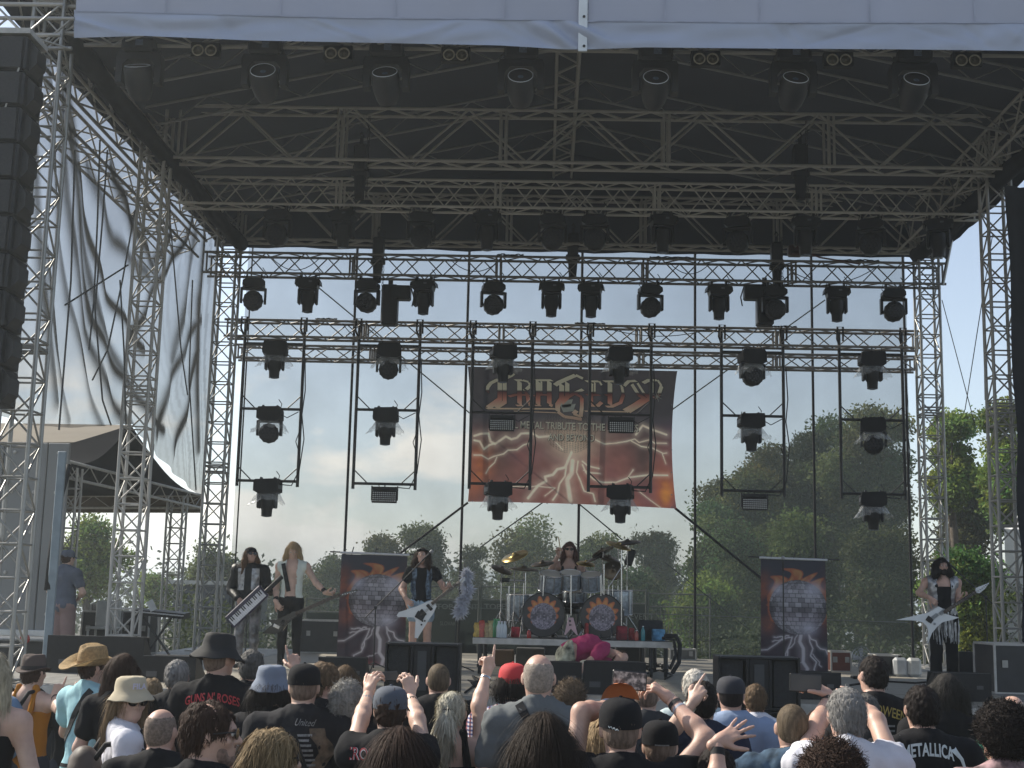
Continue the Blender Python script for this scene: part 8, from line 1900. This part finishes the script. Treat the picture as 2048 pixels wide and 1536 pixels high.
T = [('small dark tree seen between bassist and left tall banner', 590, 725, 1110, 1260, 62, DG, 9000, .16, G1), ('dark tree rising behind the left tall banner', 690, 815, 1058, 1250, 60, DG, 11000, .16, G1),
     ('taller dark tree left of the singer with pointed top', 780, 905, 1030, 1255, 61, OG, 12000, .16, G1), ('dark tree right of the singer behind the feather boa', 880, 985, 1078, 1255, 63, DG, 9000, .16, G1),
     ('broad rounded tree directly behind the drummer', 962, 1165, 1030, 1258, 58, OG, 17000, .16, G1), ('mid-sized tree right of the drummer', 1140, 1270, 1055, 1255, 60, MG, 11000, .16, G1),
     ('dark tree under the lower right banner corner', 1240, 1375, 1048, 1262, 62, DG, 12000, .16, G1),
     ('rounded tree at the left foot of the big tree mass', 1340, 1510, 985, 1280, 44, MG, 20000, .14, G2), ('tall tree below the fifth ladder frame', 1425, 1600, 900, 1270, 45, OG, 24000, .14, G2), ('tall dark tree between the fifth and sixth ladder frames', 1545, 1700, 828, 1200, 48, DG, 24000, .15, G2),
     ('tallest tree behind the rightmost ladder frame', 1640, 1850, 770, 1230, 46, OG, 34000, .15, G2), ('lower leafy tree behind the right tall banner', 1490, 1700, 1010, 1320, 36, MG, 24000, .12, G2), ('lower dark tree right of the right tall banner', 1665, 1850, 1040, 1330, 34, DG, 20000, .12, G2), ('bushy tree low behind the riser end', 1330, 1500, 1150, 1330, 37, BG, 12000, .12, G2),
     ('bright tree between the two right towers with sunlit top', 1850, 1970, 790, 1110, 38, BG, 18000, .13, G3), ('bright tree at the right edge above the white tent', 1945, 2090, 775, 1090, 36, BG, 20000, .13, G3), ('dark tree in the middle between the right towers', 1840, 2010, 900, 1250, 40, DG, 22000, .13, G3), ('bright leafy bush behind the right guitarist', 1855, 2010, 1085, 1330, 29, BG, 20000, .10, G3),
     ('airy sunlit tree seen under the black canopy', 100, 245, 1025, 1235, 44, BG, 9000, .14, G4), ('small airy tree between canopy tower and rear left tower', 355, 470, 1080, 1215, 50, MG, 7000, .15, G4), ('low round bush right of the airy tree', 268, 350, 1150, 1225, 55, BG, 3500, .16, G4), ('second low bush left of the keytar player', 440, 520, 1150, 1230, 56, MG, 3500, .16, G4), ('wide low dark tree behind the keytar player', 500, 640, 1150, 1262, 70, DG, 6000, .2, G4), ('dense hedge tree right behind the riser end', 1180, 1360, 1140, 1300, 42, DG, 10000, .13, G1), ('dark shrub between left case and fence', 700, 900, 1165, 1300, 52, DG, 9000, .16, G1)]
T += [('tall olive tree rounding up behind the fifth ladder frame', 1450, 1640, 862, 1200, 49, OG, 18000, .14, G2), ('tall olive tree joining the tallest tree on its left', 1575, 1760, 800, 1150, 49, MG, 20000, .14, G2), ('olive tree bulging left of the big tree mass', 1385, 1540, 935, 1200, 46, OG, 14000, .13, G2), ('dense green tree filling the gap left of the right tall banner', 1360, 1580, 1030, 1330, 41, MG, 16000, .12, G2), ('deep green tree between the right tall banner and rear tower', 1600, 1830, 960, 1300, 50, OG, 16000, .14, G2), ('tall green tree rising over the fifth ladder frame foot', 1470, 1660, 905, 1240, 52, MG, 16000, .14, G2), ('dark undergrowth tree below the white tent', 1960, 2090, 1140, 1330, 30, MG, 9000, .11, G3)]
for i, (lab, x0, x1, yt, yb, Y, col, n, ls, g) in enumerate(T):
    n = int(n*1.3); ls *= .85
    tree(lab, x0, x1, yt, yb, Y, col, n, ls, g, 100+i, airy=.25 if g == G4 else 0)
r = np.random.default_rng(77); V = []; F = []; n = 26000; cl = np.stack([r.uniform(-45, 60, 900), r.uniform(66, 95, 900), r.uniform(0, 3.2, 900)], 1); k = r.integers(0, 900, n); pos = cl[k]+r.normal(size=(n, 3))*np.array([1.1, 1.1, .7]); u = r.normal(size=(n, 3)); u /= np.linalg.norm(u, axis=1)[:, None]; w = np.cross(u, r.normal(size=(n, 3))); w /= np.linalg.norm(w, axis=1)[:, None]
V = np.stack([pos-u*.2, pos+w*.12, pos+u*.2, pos-w*.12], 1).reshape(-1, 3); o = mk('distant_hedge', V, np.arange(n*4).reshape(-1, 4), M('hedge_leaf', (.05, .065, .03), rough=.9, var=.4, vs=.5, trans=.3)); tag(o, kind='stuff')

n = 30000; xs_ = np.concatenate([r.uniform(-9, 9.5, 700), r.uniform(8, 14, 200)]); cl = np.stack([xs_, r.uniform(30, 34, 900), r.uniform(.1, 2.0, 900)*(.7+.3*np.sin(xs_*1.3))], 1); k = r.integers(0, 900, n); pos = cl[k]+r.normal(size=(n, 3))*np.array([.4, .4, .25]); u = r.normal(size=(n, 3)); u /= np.linalg.norm(u, axis=1)[:, None]; w = np.cross(u, r.normal(size=(n, 3))); w /= np.linalg.norm(w, axis=1)[:, None]
V = np.stack([pos-u*.07, pos+w*.04, pos+u*.07, pos-w*.04], 1).reshape(-1, 3); o = mk('undergrowth', V, np.arange(n*4).reshape(-1, 4), M('undergrowth_leaf', (.055, .075, .03), rough=.9, var=.5, vs=.8, trans=.3)); tag(o, kind='stuff')
